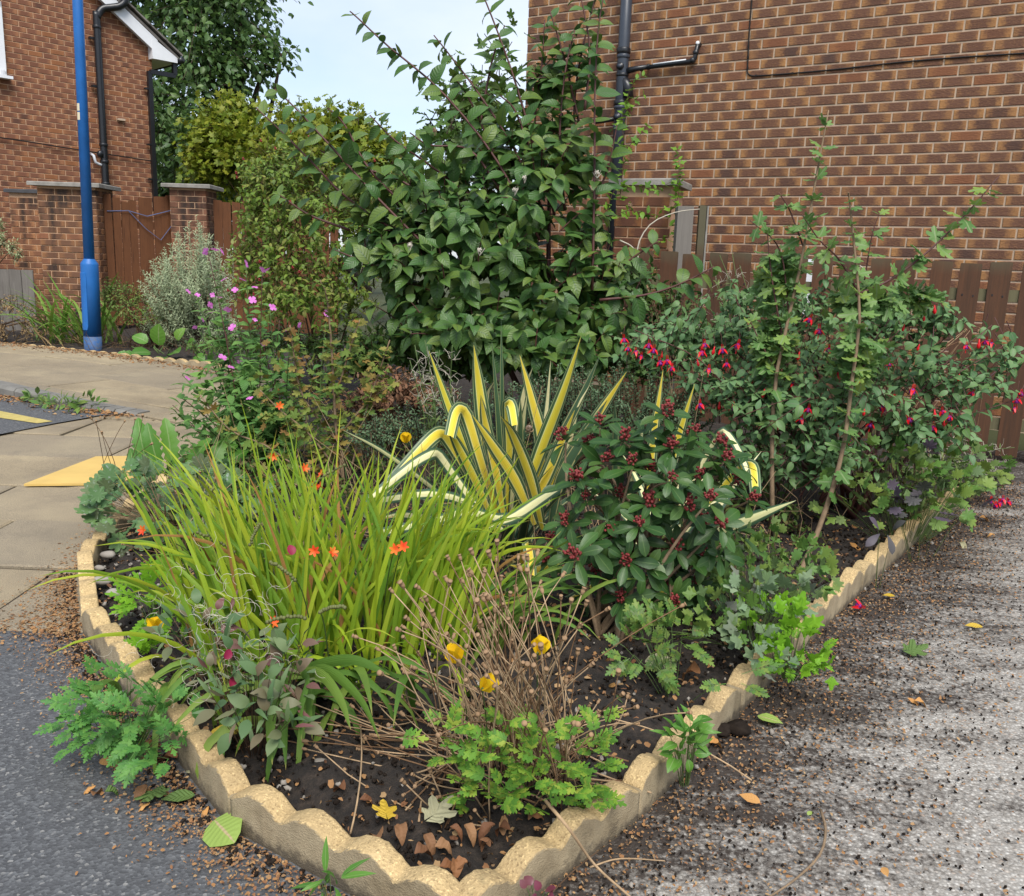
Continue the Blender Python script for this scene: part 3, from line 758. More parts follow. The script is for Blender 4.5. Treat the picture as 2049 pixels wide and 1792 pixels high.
for z in (3.02, 2.57):
    mb = MB(); mb.tube([(px, -.12, z), (px, -.155, z)], .034, n=14); mb.build('access_cap', M_BLACK, sp_, smooth=True)
    mb = MB(); mb.tube([(px, -.15, z), (px, -.162, z)], .02, n=12); mb.build('access_cap', M_PIPE, sp_, smooth=True)
mb = MB(); mb.tube([(px, -.085, 2.93), (px + .06, -.085, 2.85), (px + .075, -.085, 2.74)], .045, .055, n=14); mb.build('side_branch', M_BLACK, sp_, smooth=True)
mb = MB(); mb.tube([(px + .05, -.085, 2.985), (px + .12, -.07, 3.0), (px + .25, -.055, 3.012)], .03, .022, n=12)
mb.tube([(px + .1, -.06, 3.0), (px + .68, -.05, 3.03), (px + .7, -.05, 3.05), (px + .715, -.045, 3.16), (px + .718, -.0, 3.175)], .021, n=12)
wp = mb.build('waste_pipe', M_BLACK, HR, smooth=True)
for (x, z, r) in ((px + .68, 3.035, .029), (px + .705, 3.1, .028), (px + .25, 3.012, .028), (px + .18, 3.006, .03)):
    mb = MB(); mb.ball((x, -.05, z), r, 10, 6); mb.build('pipe_joint', M_BLACK, wp, smooth=True)
mb = MB(); mb.tube([(px + .3, -.067, 3.027), (px + .5, -.064, 3.037), (px + .62, -.062, 3.043)], .008, n=6); mb.build('paint_drip', M_WHITE, wp, smooth=True)
mb = MB(); mb.tube([(px + .718, -.052, 3.178), (px + .72, -.063, 3.18)], .017, n=10); mb.build('paint_drip', M_WHITE, wp, smooth=True)
mb = MB(); mb.tube([(px - .05, -.085, 2.56), (px - .2, -.085, 2.545), (px - .32, -.06, 2.54), (px - .36, .02, 2.54)], .021, n=12); mb.build('waste_pipe', M_BLACK, HR, smooth=True)
cb = [(2.283, -.012, 5.1), (2.284, -.012, 3.5), (2.287, -.012, 3.2), (2.296, -.012, 2.966), (2.30, -.012, 2.905), (2.335, -.012, 2.875), (2.42, -.012, 2.868), (2.8, -.012, 2.868), (3.15, -.012, 2.875), (3.56, -.012, 2.89), (4.0, -.012, 2.893), (4.45, -.012, 2.887), (5.5, -.012, 2.88), (6.9, -.012, 2.88)]
mb = MB(); mb.tube(smooth_poly(cb, 60), .0062, n=6); ca = mb.build('cable', M_CABLE, HR, smooth=True)
for x, z in ((2.29, 3.12), (2.293, 3.03), (2.298, 2.94), (2.38, 2.87), (2.7, 2.868), (3.2, 2.876), (3.7, 2.891), (4.2, 2.891)):
    mb = MB(); mb.box((x, -.012, z), (.014, .022, .014)); mb.build('cable_clip', M_CABLE, ca)
mb = MB(); mb.tube([(.95 - .52, -.004, 3.33), (.95 - .52, -.012, 3.33)], .012, n=8); mb.build('wall_plug', M_WHITE, HR, smooth=True)

# far house on the left: local x runs along the gable, its near corner at x = 0
HL = thing('brick_house', 'far brick gable house with white bargeboards and black downpipes', 'house', (-6.658, 16.876, 0), math.atan2(.7275, .6861))
mb = MB(); GW = 7.4; EZ = 4.72; SL = math.tan(R(36))
gable = [(-GW, 0), (0, 0), (0, EZ), (-GW / 2, EZ + GW / 2 * SL), (-GW, EZ)]
V = [(x, .03, z) for x, z in gable] + [(x, 8, z) for x, z in gable]
mb.add(V, [(0, 1, 6, 5), (1, 2, 7, 6), (2, 3, 8, 7), (3, 4, 9, 8), (4, 0, 5, 9)], [(0, 2, 1), (0, 3, 2), (0, 4, 3), (5, 6, 7), (5, 7, 8), (5, 8, 9)])
WL = mb.build('wall', M_MORT_L, HL)
MBL = brick_mat('red_brown_brick', HL, PIT, CRS, (.2, .085, .05), (.34, .155, .075), (.06, .035, .03), (.3, .12, .045), False)
brickwork(WL, MBL, -GW, 0, 0, EZ + GW / 2 * SL, PIT, CRS, .012, lambda x, z: z < EZ + min(-x, GW + x) * SL - .02 and x > -GW + .05, lambda x, z: (0 if -2.6 < x else 8) + abs(x + 1.4) + abs(z - 3.6) * (1 if z > 2 else 5), .03, holes=((-3.6, -2.43, 3.75, 4.9),))
side = MB()
for row in range(0, int(EZ / CRS)):
    for k in range(0, 34):
        y0 = (k - .5 * (row % 2)) * PIT + .035
        if y0 > 7.7 or y0 < .03: continue
        bp = brick_piece(PIT - .012, CRS - .012)
        side.add([(vy * -1 - .044, y0 + vx, vz + row * CRS + .006) for vx, vy, vz in bp.v], bp.q)
so_ = side.build('side_brickwork', MBL, WL); so_['kind'] = 'stuff'
# window at the left with white frame
mb = MB(); mb.box((-3.0, .035, 4.33), (1.1, .05, 1.05)); wn_ = mb.build('window', plain_mat('window_glass', (.3, .36, .45), .08, .6, .1, 2, 0), HL)
for c, d in (((-2.475, .0, 4.33), (.09, .08, 1.13)), ((-3.0, .0, 3.83), (1.14, .08, .08)), ((-3.0, .0, 4.85), (1.14, .08, .08)), ((-3.0, -.002, 4.33), (.07, .08, .95))):
    mb = MB(); mb.box(c, d); mb.build('frame', M_WHITE, wn_)
mb = MB(); mb.box((-3.0, -.06, 3.765), (1.26, .16, .045)); mb.build('sill', M_WHITE, wn_)
# roof with courses of tiles, bargeboard and boxed eaves
rf = MB(); OV = .42
for s in (0, 1):
    xs = (OV, -GW / 2) if s == 0 else (-GW - OV, -GW / 2)
    z0 = EZ - OV * SL + .16; z1 = EZ + GW / 2 * SL + .16
    rf.add([(xs[0], -.14, z0), (xs[1], -.14, z1), (xs[1], 8.2, z1), (xs[0], 8.2, z0), (xs[0], -.14, z0 - .05), (xs[1], -.14, z1 - .05), (xs[1], 8.2, z1 - .05), (xs[0], 8.2, z0 - .05)],
           [(0, 1, 2, 3), (4, 7, 6, 5), (0, 4, 5, 1), (3, 2, 6, 7), (0, 3, 7, 4)])
RF = rf.build('roof', M_TILE, HL)
tm = None
for i in range(13):
    d0 = i * .34; x0 = OV + .05 - d0 * math.cos(R(36)); z0 = EZ - OV * SL + .165 + d0 * math.sin(R(36))
    mb = MB(); cA, sA = math.cos(R(36)), math.sin(R(36))
    for j in range(5):
        y0 = -.2 + j * .335; V = []
        for (l, h) in ((0, .0), (.38, .0), (.38, .02), (0, .032)):
            V.append((x0 - l * cA - h * sA * -1, y0 + .004, z0 + l * sA + h * cA)); V.append((x0 - l * cA + h * sA, y0 + .326, z0 + l * sA + h * cA + .012 * (1 if j % 2 else -0)))
        mb.add(V, [(0, 2, 3, 1), (6, 7, 5, 4), (0, 1, 7, 6), (2, 4, 5, 3), (0, 6, 4, 2), (1, 3, 5, 7)])
    mb.build('tile_course', M_TILE, RF)
for s in (0, 1):
    mb = MB(); xs = (.05, -GW / 2) if s == 0 else (-GW - .05, -GW / 2)
    zA, zB = EZ - .05 * SL + .1, EZ + GW / 2 * SL + .1
    mb.add([(xs[0], -.13, zA), (xs[1], -.13, zB), (xs[1], -.13, zB - .24), (xs[0], -.13, zA - .24), (xs[0], -.1, zA), (xs[1], -.1, zB), (xs[1], -.1, zB - .24), (xs[0], -.1, zA - .24)],
           [(0, 3, 2, 1), (4, 5, 6, 7), (3, 7, 6, 2), (0, 1, 5, 4), (0, 4, 7, 3)])
    mb.build('bargeboard', M_WHITE, HL)
    mb = MB(); mb.add([(xs[0], -.1, zA - .2), (xs[1], -.1, zB - .2), (xs[1], .03, zB - .2), (xs[0], .03, zA - .2)], [(0, 1, 2, 3)]); mb.build('soffit', M_WHITE, HL)
mb = MB(); V = [(-.06, -.14, EZ - .26), (.40, -.14, EZ - .26), (.40, -.14, EZ - OV * SL + .13), (-.06, -.14, EZ + .1)]; V += [(x, 8.1, z) for x, y, z in V]
mb.add(V, [(0, 1, 2, 3), (4, 7, 6, 5), (0, 4, 5, 1), (1, 5, 6, 2), (0, 3, 7, 4)]); mb.build('eaves_box', M_WHITE, HL)
mb = MB(); mb.tube([(.47, -.18, EZ - OV * SL + .1), (.47, 8, EZ - OV * SL + .1)], .055, n=10); mb.build('gutter', M_BLACK, HL, smooth=True)
mb = MB()
for c, d in (((-.09, -.05, 3.05), (.075, .075, 2.4)), ((.15, -.06, 4.245), (.46, .07, .075)), ((.375, -.06, 4.36), (.07, .07, .2))): mb.box(c, d)
dp = mb.build('downpipe', M_BLACK, HL)
for z in (2.4, 3.0, 3.95):
    mb = MB(); mb.box((-.11, -.045, z), (.16, .07, .03)); mb.build('bracket', M_BLACK, dp)
mb = MB(); mb.tube(smooth_poly([(-.985, -.09, 1.6), (-.98, -.09, 4.75), (-.97, -.09, 4.95), (-.88, -.1, 5.1), (-.74, -.14, 5.15), (-.6, -.2, 5.2), (-.52, -.22, 5.34), (-.5, -.22, 5.7)], 40), .06, n=14); spl = mb.build('soil_pipe', M_BLACK, HL, smooth=True)
for z in (2.9, 4.8, 2.62, 2.25): collar(spl, -.983, -.09, z, .072, .05, M_BLACK)
for z in (2.2, 3.85, 4.62):
    mb = MB(); mb.box((-1.04, -.04, z), (.13, .08, .035)); mb.build('bracket', M_BLACK, spl)
mb = MB(); mb.tube([(-1.06, -.09, 2.74), (-1.04, -.15, 2.74)], .06, n=12); mb.build('access_cap', M_BLACK, spl, smooth=True)
mb = MB(); mb.tube([(-.98, -.09, 2.55), (-1.08, -.09, 2.57), (-1.14, -.09, 2.6), (-1.16, -.09, 2.7), (-1.16, .03, 2.74)], .024, n=8); mb.build('waste_pipe', plain_mat('pale_pipe', (.5, .52, .55), .5, .4, .1), HL, smooth=True)
mb = MB(); mb.tube(smooth_poly([(-5, -.02, 2.9), (-2.6, -.02, 2.837), (-1.6, -.02, 2.79), (-.6, -.02, 2.745), (.0, -.02, 2.72)], 16), .011, n=5); mb.build('cable', M_CABLE, HL)
mb = MB(); mb.box((-.62, -.01, 3.37), (.13, .05, .035)); mb.build('vent', M_MORT_R, HL)
mb = MB(); mb.box((-1.28, -.02, 2.05), (.24, .09, .12)); mb.build('vent', M_WHITE, HL)

# ------------------------------------------------------------------ pillars, fences, lamp post
M_COPE = plain_mat('concrete_coping', (.3, .28, .25), .9, .3, .4, 10, .5, .005, (.17, .16, .14))
M_COPED = plain_mat('dark_coping', (.07, .07, .075), .85, .3, .3, 12, .4, .004)
def pillar(label, loc, rz, wd, dp, h, base, ends, cope, right=True, soot=True, over=.09):
    T = thing('brick_pillar', label, 'pillar', loc, rz)
    mb = MB(); mb.box((wd / 2, dp / 2, h / 2), (wd, dp, h)); core = mb.build('core', M_MORT_L, T)
    mat = brick_mat('pillar_brick', T, PIT, CRS, base, ends, (.03, .022, .02), (.3, .12, .06), False)
    if soot:
        nt = mat.node_tree; b = nt.nodes['Principled BSDF']; src = b.inputs['Base Color'].links[0].from_socket
        mp_ = nt.nodes.new('ShaderNodeMapping'); mp_.inputs['Scale'].default_value = (2.2, 2.2, .9); nt.links.new(objco(nt, T), mp_.inputs[0])
        rp = ramp(nt, [(.5, (0, 0, 0)), (.64, (1, 1, 1))]); nt.links.new(noise(nt, 1.6, 4, mp_.outputs[0], .6), rp.inputs[0])
        nt.links.new(mixc(nt, mth(nt, 'MULTIPLY', rp.outputs[0], .85), src, (.02, .018, .017)), b.inputs['Base Color'])
    bl, bh = PIT - .011, CRS - .011; cache = {}
    row = 0
    while (row + 1) * CRS <= h - .005:
        off = -PIT * .5 * (row % 2)
        for face in (0, 1):
            span = wd if face == 0 else dp; k = 0
            o2 = off if face == 0 else -PIT * .5 - off
            while True:
                a = max(o2 + k * PIT + .0055, .0); b_ = min(o2 + k * PIT + .0055 + bl, span); k += 1
                if a > span - .02: break
                if b_ - a < .03: continue
                key = round(b_ - a, 3)
                if key not in cache: cache[key] = brick_piece(key, bh).mesh('brick'); cache[key].materials.append(mat)
                o = bpy.data.objects.new('brick', cache[key]); COL.objects.link(o); o.parent = T
                j = RNG.normal(0, .002)
                if face == 0: o.location = (a, .042 + j, row * CRS + .0055)
                elif right: o.location = (wd - .042 - j, a, row * CRS + .0055); o.rotation_euler = (0, 0, math.pi / 2)
                else: o.location = (.042 + j, b_, row * CRS + .0055); o.rotation_euler = (0, 0, -math.pi / 2)
        row += 1
    mb = MB(); z = h; e = .008
    x0, x1, y0, y1 = -over, wd + over, -over, dp + over
    V = [(x0, y0, z), (x1, y0, z), (x1, y1, z), (x0, y1, z), (x0, y0, z + .04), (x1, y0, z + .045), (x1, y1, z + .045), (x0, y1, z + .04), (x0 + e, y0 + e, z + .05), (x1 - e, y0 + e, z + .055), (x1 - e, y1 - e, z + .055), (x0 + e, y1 - e, z + .05)]
    mb.add(V, [(0, 3, 2, 1), (0, 1, 5, 4), (1, 2, 6, 5), (2, 3, 7, 6), (3, 0, 4, 7), (4, 5, 9, 8), (5, 6, 10, 9), (6, 7, 11, 10), (7, 4, 8, 11), (8, 9, 10, 11)])
    mb.build('coping', cope, T)
    return T
pillar('sooty brick gate pillar with grey coping behind the blue lamp post', (-6.48, 12.3, 0), R(2), .77, .55, 1.95, (.17, .085, .05), (.3, .14, .06), M_COPE)
pillar('slim orange brick pillar with dark coping beside the sooty gate pillar', (-7.42, 13.3, 0), R(2), .5, .5, 1.9, (.22, .1, .055), (.4, .19, .085), M_COPED, over=.05)
pillar('crumbling brick gate pillar with chipped coping right of the brown gate', (-4.95, 12.95, 0), R(2), .5, .5, 2.03, (.16, .075, .045), (.26, .12, .07), M_COPE)
pillar('brick pillar with climber on its coping beside the house soil pipe', (.80, 7.72, 0), R(-22), .46, .46, 1.84, (.15, .065, .04), (.3, .13, .05), M_COPE, right=False, soot=False, over=.06)

M_GATE = wood_mat('stained_gate', (.10, .04, .018), (.17, .068, .028), (.055, .025, .014))
M_SLAT = wood_mat('brown_slat', (.125, .055, .028), (.085, .042, .024), (.045, .028, .019), moss=((.1, .09, .055), 1.22))
M_GREYW = wood_mat('weathered_wood', (.22, .2, .175), (.15, .135, .12), (.09, .08, .07))
M_RAIL = wood_mat('mossy_rail', (.16, .14, .075), (.12, .11, .06), (.07, .065, .04))
def board(parent, mat, x, wd, h, z0=0.02, th=.02, y=0.0, name='board', lean=0.0, dogear=0.0):
    mb = MB(); hw = wd / 2; j = RNG.normal(0, .004, 2)
    V = []
    for yy in (-th / 2, th / 2):
        V += [(-hw, yy, 0), (hw, yy, 0), (hw, yy, h + j[0]), (hw - .006, yy, h + j[0] + .005), (-hw + .006, yy, h + j[1] + .005), (-hw, yy, h + j[1])]
    mb.add(V, [(i, (i + 1) % 6, (i + 1) % 6 + 6, i + 6)[::-1] for i in range(6)] + [(0, 1, 2, 5), (5, 2, 3, 4), (7, 6, 11, 8), (8, 11, 10, 9)])
    o = mb.build(name, mat, parent, (x, y + RNG.normal(0, .002), z0)); o.rotation_euler = (RNG.normal(0, .008), lean + RNG.normal(0, .006), RNG.normal(0, .02))
    return o
# boarded gate between the far pillars
gd = np.array([-4.92 + 5.70, 13.15 - 12.55]); gl = np.linalg.norm(gd)
T = thing('board_gate', 'reddish brown board gate with broken tops between the brick pillars', 'gate', (-5.70, 12.55, 0), math.atan2(gd[1], gd[0]))
x = .0; tops = [1.86, 1.84, 1.78, 1.80, 1.86, 1.88, 1.9, 1.9, 1.92]
for i in range(9):
    wd = .098; board(T, M_GATE, x + wd / 2, wd, tops[i] - .1 + RNG.normal(0, .012), .1, lean=RNG.normal(0, .012)); x += wd + (.022 if i in (2, 4) else .004)
for z in (.5, 1.5):
    mb = MB(); mb.box((gl / 2, .04, z), (gl * .98, .05, .09)); mb.build('rail', M_GATE, T)
tw = MB(); tw.tube([(.02, -.03, 1.66), (.3, -.032, 1.68), (.55, -.03, 1.62), (.95, -.03, 1.74)], .006, n=5); tw.tube([(.3, -.03, 1.68), (.52, -.03, 1.45), (.72, -.03, 1.3), (.95, -.03, 1.6)], .005, n=5)
tag(tw.build('blue_rope', plain_mat('blue_rope', (.12, .16, .3), .7, .3, .2), None, (-5.70, 12.55, 0)), 'thin blue rope strung across the board gate', 'rope').rotation_euler = (0, 0, math.atan2(gd[1], gd[0]))
mb = MB(); mb.box((0, 0, .85), (.12, .5, 1.7)); tag(mb.build('blue_bin', plain_mat('blue_bin', (.02, .07, .22), .4, .5, .1), None, (-5.05, 13.35, 0)), 'blue bin showing through the gap in the board gate', 'bin')
T = thing('board_fence', 'brown board fence right of the crumbling pillar', 'fence', (-4.4, 13.15, 0), R(8))
for i in range(14): board(T, M_GATE, .06 + i * .125, .118, 1.86 + RNG.normal(0, .02))
T = thing('low_board_fence', 'low grey weathered board fence in front of the slim pillar', 'fence', (-7.75, 11.7, 0), R(4))
for i in range(9): board(T, M_GREYW, .075 + i * .158, .146, .84 + RNG.normal(0, .012), 0)
mb = MB(); mb.box((.7, .04, .6), (1.4, .04, .08)); mb.build('rail', M_GREYW, T)
T = thing('wooden_post', 'grey weathered wooden post beside the slim orange pillar', 'post', (-7.62, 12.9, 0)); board(T, M_GREYW, 0, .1, 1.75, 0, .09, name='shaft')

# picket fence before the near house
f0, f1 = np.array([.89, 6.85]), np.array([3.2, 5.88]); fdv = (f1 - f0) / np.linalg.norm(f1 - f0)
T = thing('picket_fence', 'brown stained picket fence in front of the brindled brick wall', 'fence', (f0[0], f0[1], 0), math.atan2(fdv[1], fdv[0]))
for i in range(20):
    o = board(T, M_SLAT, .06 + i * .183, .128, 1.265 + RNG.normal(0, .008), .03, .02, name='picket', lean=RNG.normal(.0, .006))
    for zz in (1.05,):
        for xx in (-.03, .03):
            mb = MB(); mb.box((xx + RNG.normal(0, .003), -.0105, zz + RNG.normal(0, .006)), (.008, .004, .012)); mb.build('nail', M_BLACK, o)
for z, hh in ((1.085, .078), (.24, .078)):
    mb = MB(); mb.box((1.8, .033, z), (3.8, .042, hh)); mb.build('rail', M_RAIL, T)
p = at(1372, 415, 7.0); T = thing('wooden_post', 'dark timber post standing behind the picket fence by the pillar', 'post', (p[0], p[1], 0)); board(T, M_GREYW, 0, .125, p[2], 0, .1, name='shaft')
p = at(1408, 412, 7.15); T = thing('wooden_post', 'thin brown post with pale edge next to the dark timber post', 'post', (p[0], p[1], 0)); board(T, M_SLAT, 0, .055, p[2], 0, .06, name='shaft'); mb = MB(); mb.box((.032, -.01, p[2] / 2), (.014, .05, p[2])); mb.build('trim', M_COPE, T)
p = at(1618, 595, 6.75); mb = MB(); mb.box((0, 0, 0), (.24, .05, .36)); mb.box((0, 0, .27), (.24, .05, .03)); tag(mb.build('white_board', M_WHITE, None, tuple(p)), 'white board showing between the pickets behind the fence', 'board').rotation_euler = (0, 0, R(-24))

# blue lamp post
LP = gp(187, 708)
M_BLUE = plain_mat('blue_paint', (.018, .14, .44), .45, .4, .22, 7, .15, .002)
m_, nt_, b_n = M_BLUE, M_BLUE.node_tree, M_BLUE.node_tree.nodes['Principled BSDF']
M_BLUEW = plain_mat('worn_blue_paint', (.018, .1, .3), .6, .3, .3, 30, .3, .003, (.1, .12, .15))
T = thing('lamp_post', 'blue painted steel lamp post with wide base and service door', 'lamp post', tuple(LP)); T.rotation_euler = (0, R(1.0), 0)
mb = MB(); mb.tube([(0, 0, -.1), (0, 0, .2)], .0935, n=28); mb.build('worn_foot', M_BLUEW, T, smooth=True)
mb = MB(); mb.tube([(0, 0, .2), (0, 0, .985), (0, 0, 1.0), (0, 0, 1.045), (0, 0, 1.05)], .092, n=28, radii=[.0925, .0925, .09, .057, .055]); mb.build('base', M_BLUE, T, smooth=True)
mb = MB(); mb.tube([(0, 0, 1.04), (0, 0, 3.5), (0, 0, 5.8)], .057, n=24, radii=[.056, .052, .047]); mb.build('shaft', M_BLUE, T, smooth=True)
mb = MB(); n_ = 8
a0, a1 = R(-150), R(-88)
def door_ring(r, inset):
    pts = []
    z0, z1 = .27 + inset, .90 - inset
    for k in range(n_ + 1):
        a = a0 + inset * 6 + (a1 - a0 - inset * 12) * k / n_
        c = .045 if k in (0, n_) else 0
        pts.append((r * math.cos(a), r * math.sin(a), z1 - c))
    for k in range(n_, -1, -1):
        a = a0 + inset * 6 + (a1 - a0 - inset * 12) * k / n_
        c = .045 if k in (0, n_) else 0
        pts.append((r * math.cos(a), r * math.sin(a), z0 + c))
    return pts
o1, o2 = door_ring(.0925, 0), door_ring(.0985, .004); L = len(o1); mb.add(o1 + o2, [(i, (i + 1) % L, L + (i + 1) % L, L + i) for i in range(L)] + [(L + k, L + k + 1, L + L - 2 - k, L + L - 1 - k) for k in range(n_)])
dr = mb.build('door', M_BLUE, T)
mb = MB(); mb.tube([(.097 * math.cos(R(-140)), .097 * math.sin(R(-140)), .82), (.101 * math.cos(R(-140)), .101 * math.sin(R(-140)), .82)], .007, n=8); mb.build('lock', M_BLACK, dr)
for z, hh in ((2.53, .078), (2.62, .074)):
    mb = MB(); aa = [R(-140) + R(44) * k / 4 for k in range(5)]; rr_ = .0545
    V = [(rr_ * math.cos(a), rr_ * math.sin(a), z - hh / 2) for a in aa] + [(rr_ * math.cos(a), rr_ * math.sin(a), z + hh / 2) for a in aa]
    V += [((rr_ - .003) * math.cos(a), (rr_ - .003) * math.sin(a), zz) for zz in (z - hh / 2, z + hh / 2) for a in aa]
    mb.add(V, [(k, k + 1, k + 6, k + 5) for k in range(4)] + [(k + 10, k + 15, k + 16, k + 11) for k in range(4)]); mb.build('sticker', plain_mat('cream_sticker', (.68, .6, .42), .5, .3, .1), T)
mb = MB(); mb.tube(smooth_poly([(0, 0, 5.75), (.05, 0, 5.95), (.4, -.1, 6.05)], 8), .035, n=10); arm = mb.build('arm', M_BLUE, T, smooth=True)
mb = MB(); mb.ball((.6, -.15, 6.05), .2, 12, 6, (1.5, .7, .45)); mb.build('lantern', M_COPE, T, smooth=True)

# ================================================================== PLANTS
M_BARK = plain_mat('bark', (.07, .05, .035), .9, .2, .4, 30, .6, .004)
M_TWIG = plain_mat('brown_twig', (.10, .06, .035), .85, .2, .4, 25, .3, .002)
M_REDSTEM = plain_mat('red_stem', (.10, .035, .028), .55, .4, .4, 20, .2, .002)
M_TAN = plain_mat('tan_stem', (.45, .31, .18), .85, .2, .45, 30, .3, .002)
M_GREENSTEM = plain_mat('green_stem', (.09, .14, .04), .6, .3, .3, 20, .1, .002)
M_PALETRUNK = plain_mat('pale_trunk', (.26, .18, .11), .85, .2, .4, 40, .5, .003)
V_OV = variants(OVATE, (.08, .2), (.2, .55, .95), .04)
V_LA = variants(LANCE, (.12, .3), (.2, .6))
V_OB = variants(OBOV, (.1, .25), (.15, .5), .03)
V_SM = variants(SMALL, (.1, .35), (.1, .5))
V_RD = variants(ROUND, (.1, .25), (.2, .6), .06)
MAPLE = [lobed([(-105, .38), (-52, .55), (0, .65), (52, .55), (105, .38)], c) for c in (.1, .35, -.25)]
TRILOB = [lobed([(-75, .45), (0, .6), (75, .45)], c) for c in (.1, .4, -.2)]
ROUNDLOB = [lobed([(-130, .42), (-85, .5), (-42, .54), (0, .56), (42, .54), (85, .5), (130, .42)], c, .68) for c in (.15, .5, -.2)]
FROND = [frond(4), frond(3, None, 58, .5), frond(4, None, 42, .46)]
FERNY = [frond(5, lobed([(-50, .42), (0, .62), (50, .42)], .1), 55, .34), frond(4, lobed([(-50, .4), (0, .6), (50, .4)], .3), 48, .4)]

def bush(T, blobs, n, tw_len, lkw, shapes, mat, limit, stem_mat, base=None, nbase=7, tw_r=.0035, upb=.35, front=.35, low=.25, shell=(.72, 1.03), stuff='foliage', t0=.2, leafname='leaf'):
    """shrub made of leafy twigs on the outside of a few rounded masses, carried by branches from the ground"""
    loc = np.array(T.location); L = Leaves(); tw = MB()
    for p, d, c in blob_pts(blobs, n, front, low, shell):
        dr = nrm(d + UPV * upb + rv(.3)); ln = tw_len * RNG.uniform(.7, 1.3)
        a = p - dr * ln; mid = (a + p) / 2 + rv(.08 * ln) + UPV * .08 * ln
        poly = bez(a, mid, p, 6)
        tw.tube(poly - loc, tw_r, tw_r * .5, 4, False)
        along(L, poly, t0, 1.02, **lkw)
    L.build(T, leafname, shapes, mat, limit, stuff)
    o = tw.build('twig_mass', stem_mat, T, smooth=True); o['kind'] = 'stuff'
    if base is not None:
        for i in range(nbase):
            c, r = blobs[i % len(blobs)]; e = np.array(c) + rv(.35) * np.array(r)
            b = np.array(base) + np.array([RNG.normal(0, .06), RNG.normal(0, .06), 0])
            mb = MB(); mb.tube(bez(b, (b + e) / 2 + rv(.06) + np.array([0, 0, .1]), e, 7) - loc, tw_r * 4.5, tw_r * 1.6, 7); mb.build('branch', stem_mat, T, smooth=True)

# ---- trees beyond
def tree(name, label, trunk, blobs, n, size, mat, shapes, bark=M_BARK, tr=.16, upn=(0, -.3, 1), grp=None, cl=7):
    T = thing(name, label, 'tree', tuple(trunk), group=grp); loc = np.array(trunk)
    top = np.mean([b[0] for b in blobs], axis=0)
    mb = MB(); tp = bez(loc, (loc + top) / 2 + rv(.3), top, 8); mb.tube(tp - loc, tr, tr * .35, 9); mb.build('trunk', bark, T, smooth=True)
    for c, r in blobs:
        mb = MB(); s = tp[RNG.integers(3, 6)]; mb.tube(bez(s, (s + np.array(c)) / 2 + rv(.2) + np.array([0, 0, .2]), np.array(c) + rv(.2) * np.array(r), 6) - loc, tr * .4, tr * .1, 6); mb.build('limb', bark, T, smooth=True)
    L = Leaves(); tw = MB()
    for p, d, c in blob_pts(blobs, n, .4, .5, (.35, 1.05)):
        dr = nrm(d + rv(.6)); ln = size * 5
        a = p - dr * ln * .5; b = p + dr * ln * .5 - UPV * ln * .12
        if RNG.random() < .3: tw.tube(np.array([a, b]) - loc, size * .06, size * .03, 3, False)
        for k in range(cl):
            q = a + (b - a) * RNG.random() + rv(size * .55)
            L.add(q, nrm(dr + rv(.8) - UPV * .5), np.array(upn) + rv(.5), size * RNG.uniform(.7, 1.3))
    join_leaves(T, 'crown', shapes, np.array([m - np.pad(loc[:, None], ((0, 1), (3, 0))) for m in L.M]), RNG.integers(0, len(shapes), len(L.M)), mat)
    if tw.v: o = tw.build('twig_mass', bark, T); o['kind'] = 'stuff'
    return T
def E(px, py, dep, rx, ry, rz):
    """rounded mass centred on picture place px, py at a depth, half sizes in picture pixels (x, z) and metres (y)"""
    return (at(px, py, dep), np.array([rx * dep / FPX, ry, rz * dep / FPX]))
V_CL = [leaf_shape([(0, .05), (.35, .3), (.7, .24), (1, .03)], .2, .4)]
M_TDARK = leaf_mat('dark_tree_leaf', [(.06, .12, .05), (.09, .165, .06), (.13, .21, .07)], .45, .4, .32)
M_TYEL = leaf_mat('yellow_green_leaf', [(.11, .17, .02), (.21, .26, .025), (.34, .34, .04)], .5, .3, .35)
M_TMID = leaf_mat('mid_tree_leaf', [(.06, .12, .03), (.09, .17, .045), (.13, .2, .05)], .45, .35, .3)
tree('broadleaf_tree', 'tall dark green tree rising behind the far brick house', (-6.5, 23, 0),
     [E(330, -60, 22, 130, 1.6, 130), E(420, 30, 21.5, 120, 1.6, 110), E(490, -70, 22, 100, 1.5, 90), E(400, 150, 21, 85, 1.3, 90), E(330, 230, 20.5, 60, 1.2, 90), E(370, 300, 20, 60, 1.2, 80), E(545, 95, 21.5, 50, .8, 14), E(500, 130, 21.5, 60, 1, 45), E(560, 110, 21.5, 30, .6, 8), E(330, -150, 22, 180, 2, 90)], 2300, .17, M_TDARK, V_CL, tr=.25)
tree('maple_tree', 'golden green maple tree between the far house and the garden shrub', (-4.0, 17.5, 0),
     [E(450, 260, 16.8, 60, .9, 45), E(500, 310, 16.5, 70, .9, 60), E(430, 330, 16.8, 50, .8, 50), E(480, 225, 16.8, 35, .6, 22)], 900, .115, M_TYEL, MAPLE, tr=.1)
tree('maple_tree', 'yellowing tree showing behind the centre of the large viburnum', (-2.0, 16.5, 0),
     [E(600, 270, 16, 60, .9, 55), E(690, 270, 15.5, 70, .9, 50), E(770, 310, 15, 60, .8, 45), E(650, 330, 15, 90, .9, 60), E(560, 320, 15.5, 50, .8, 50)], 1000, .11, M_TYEL, MAPLE, tr=.1)
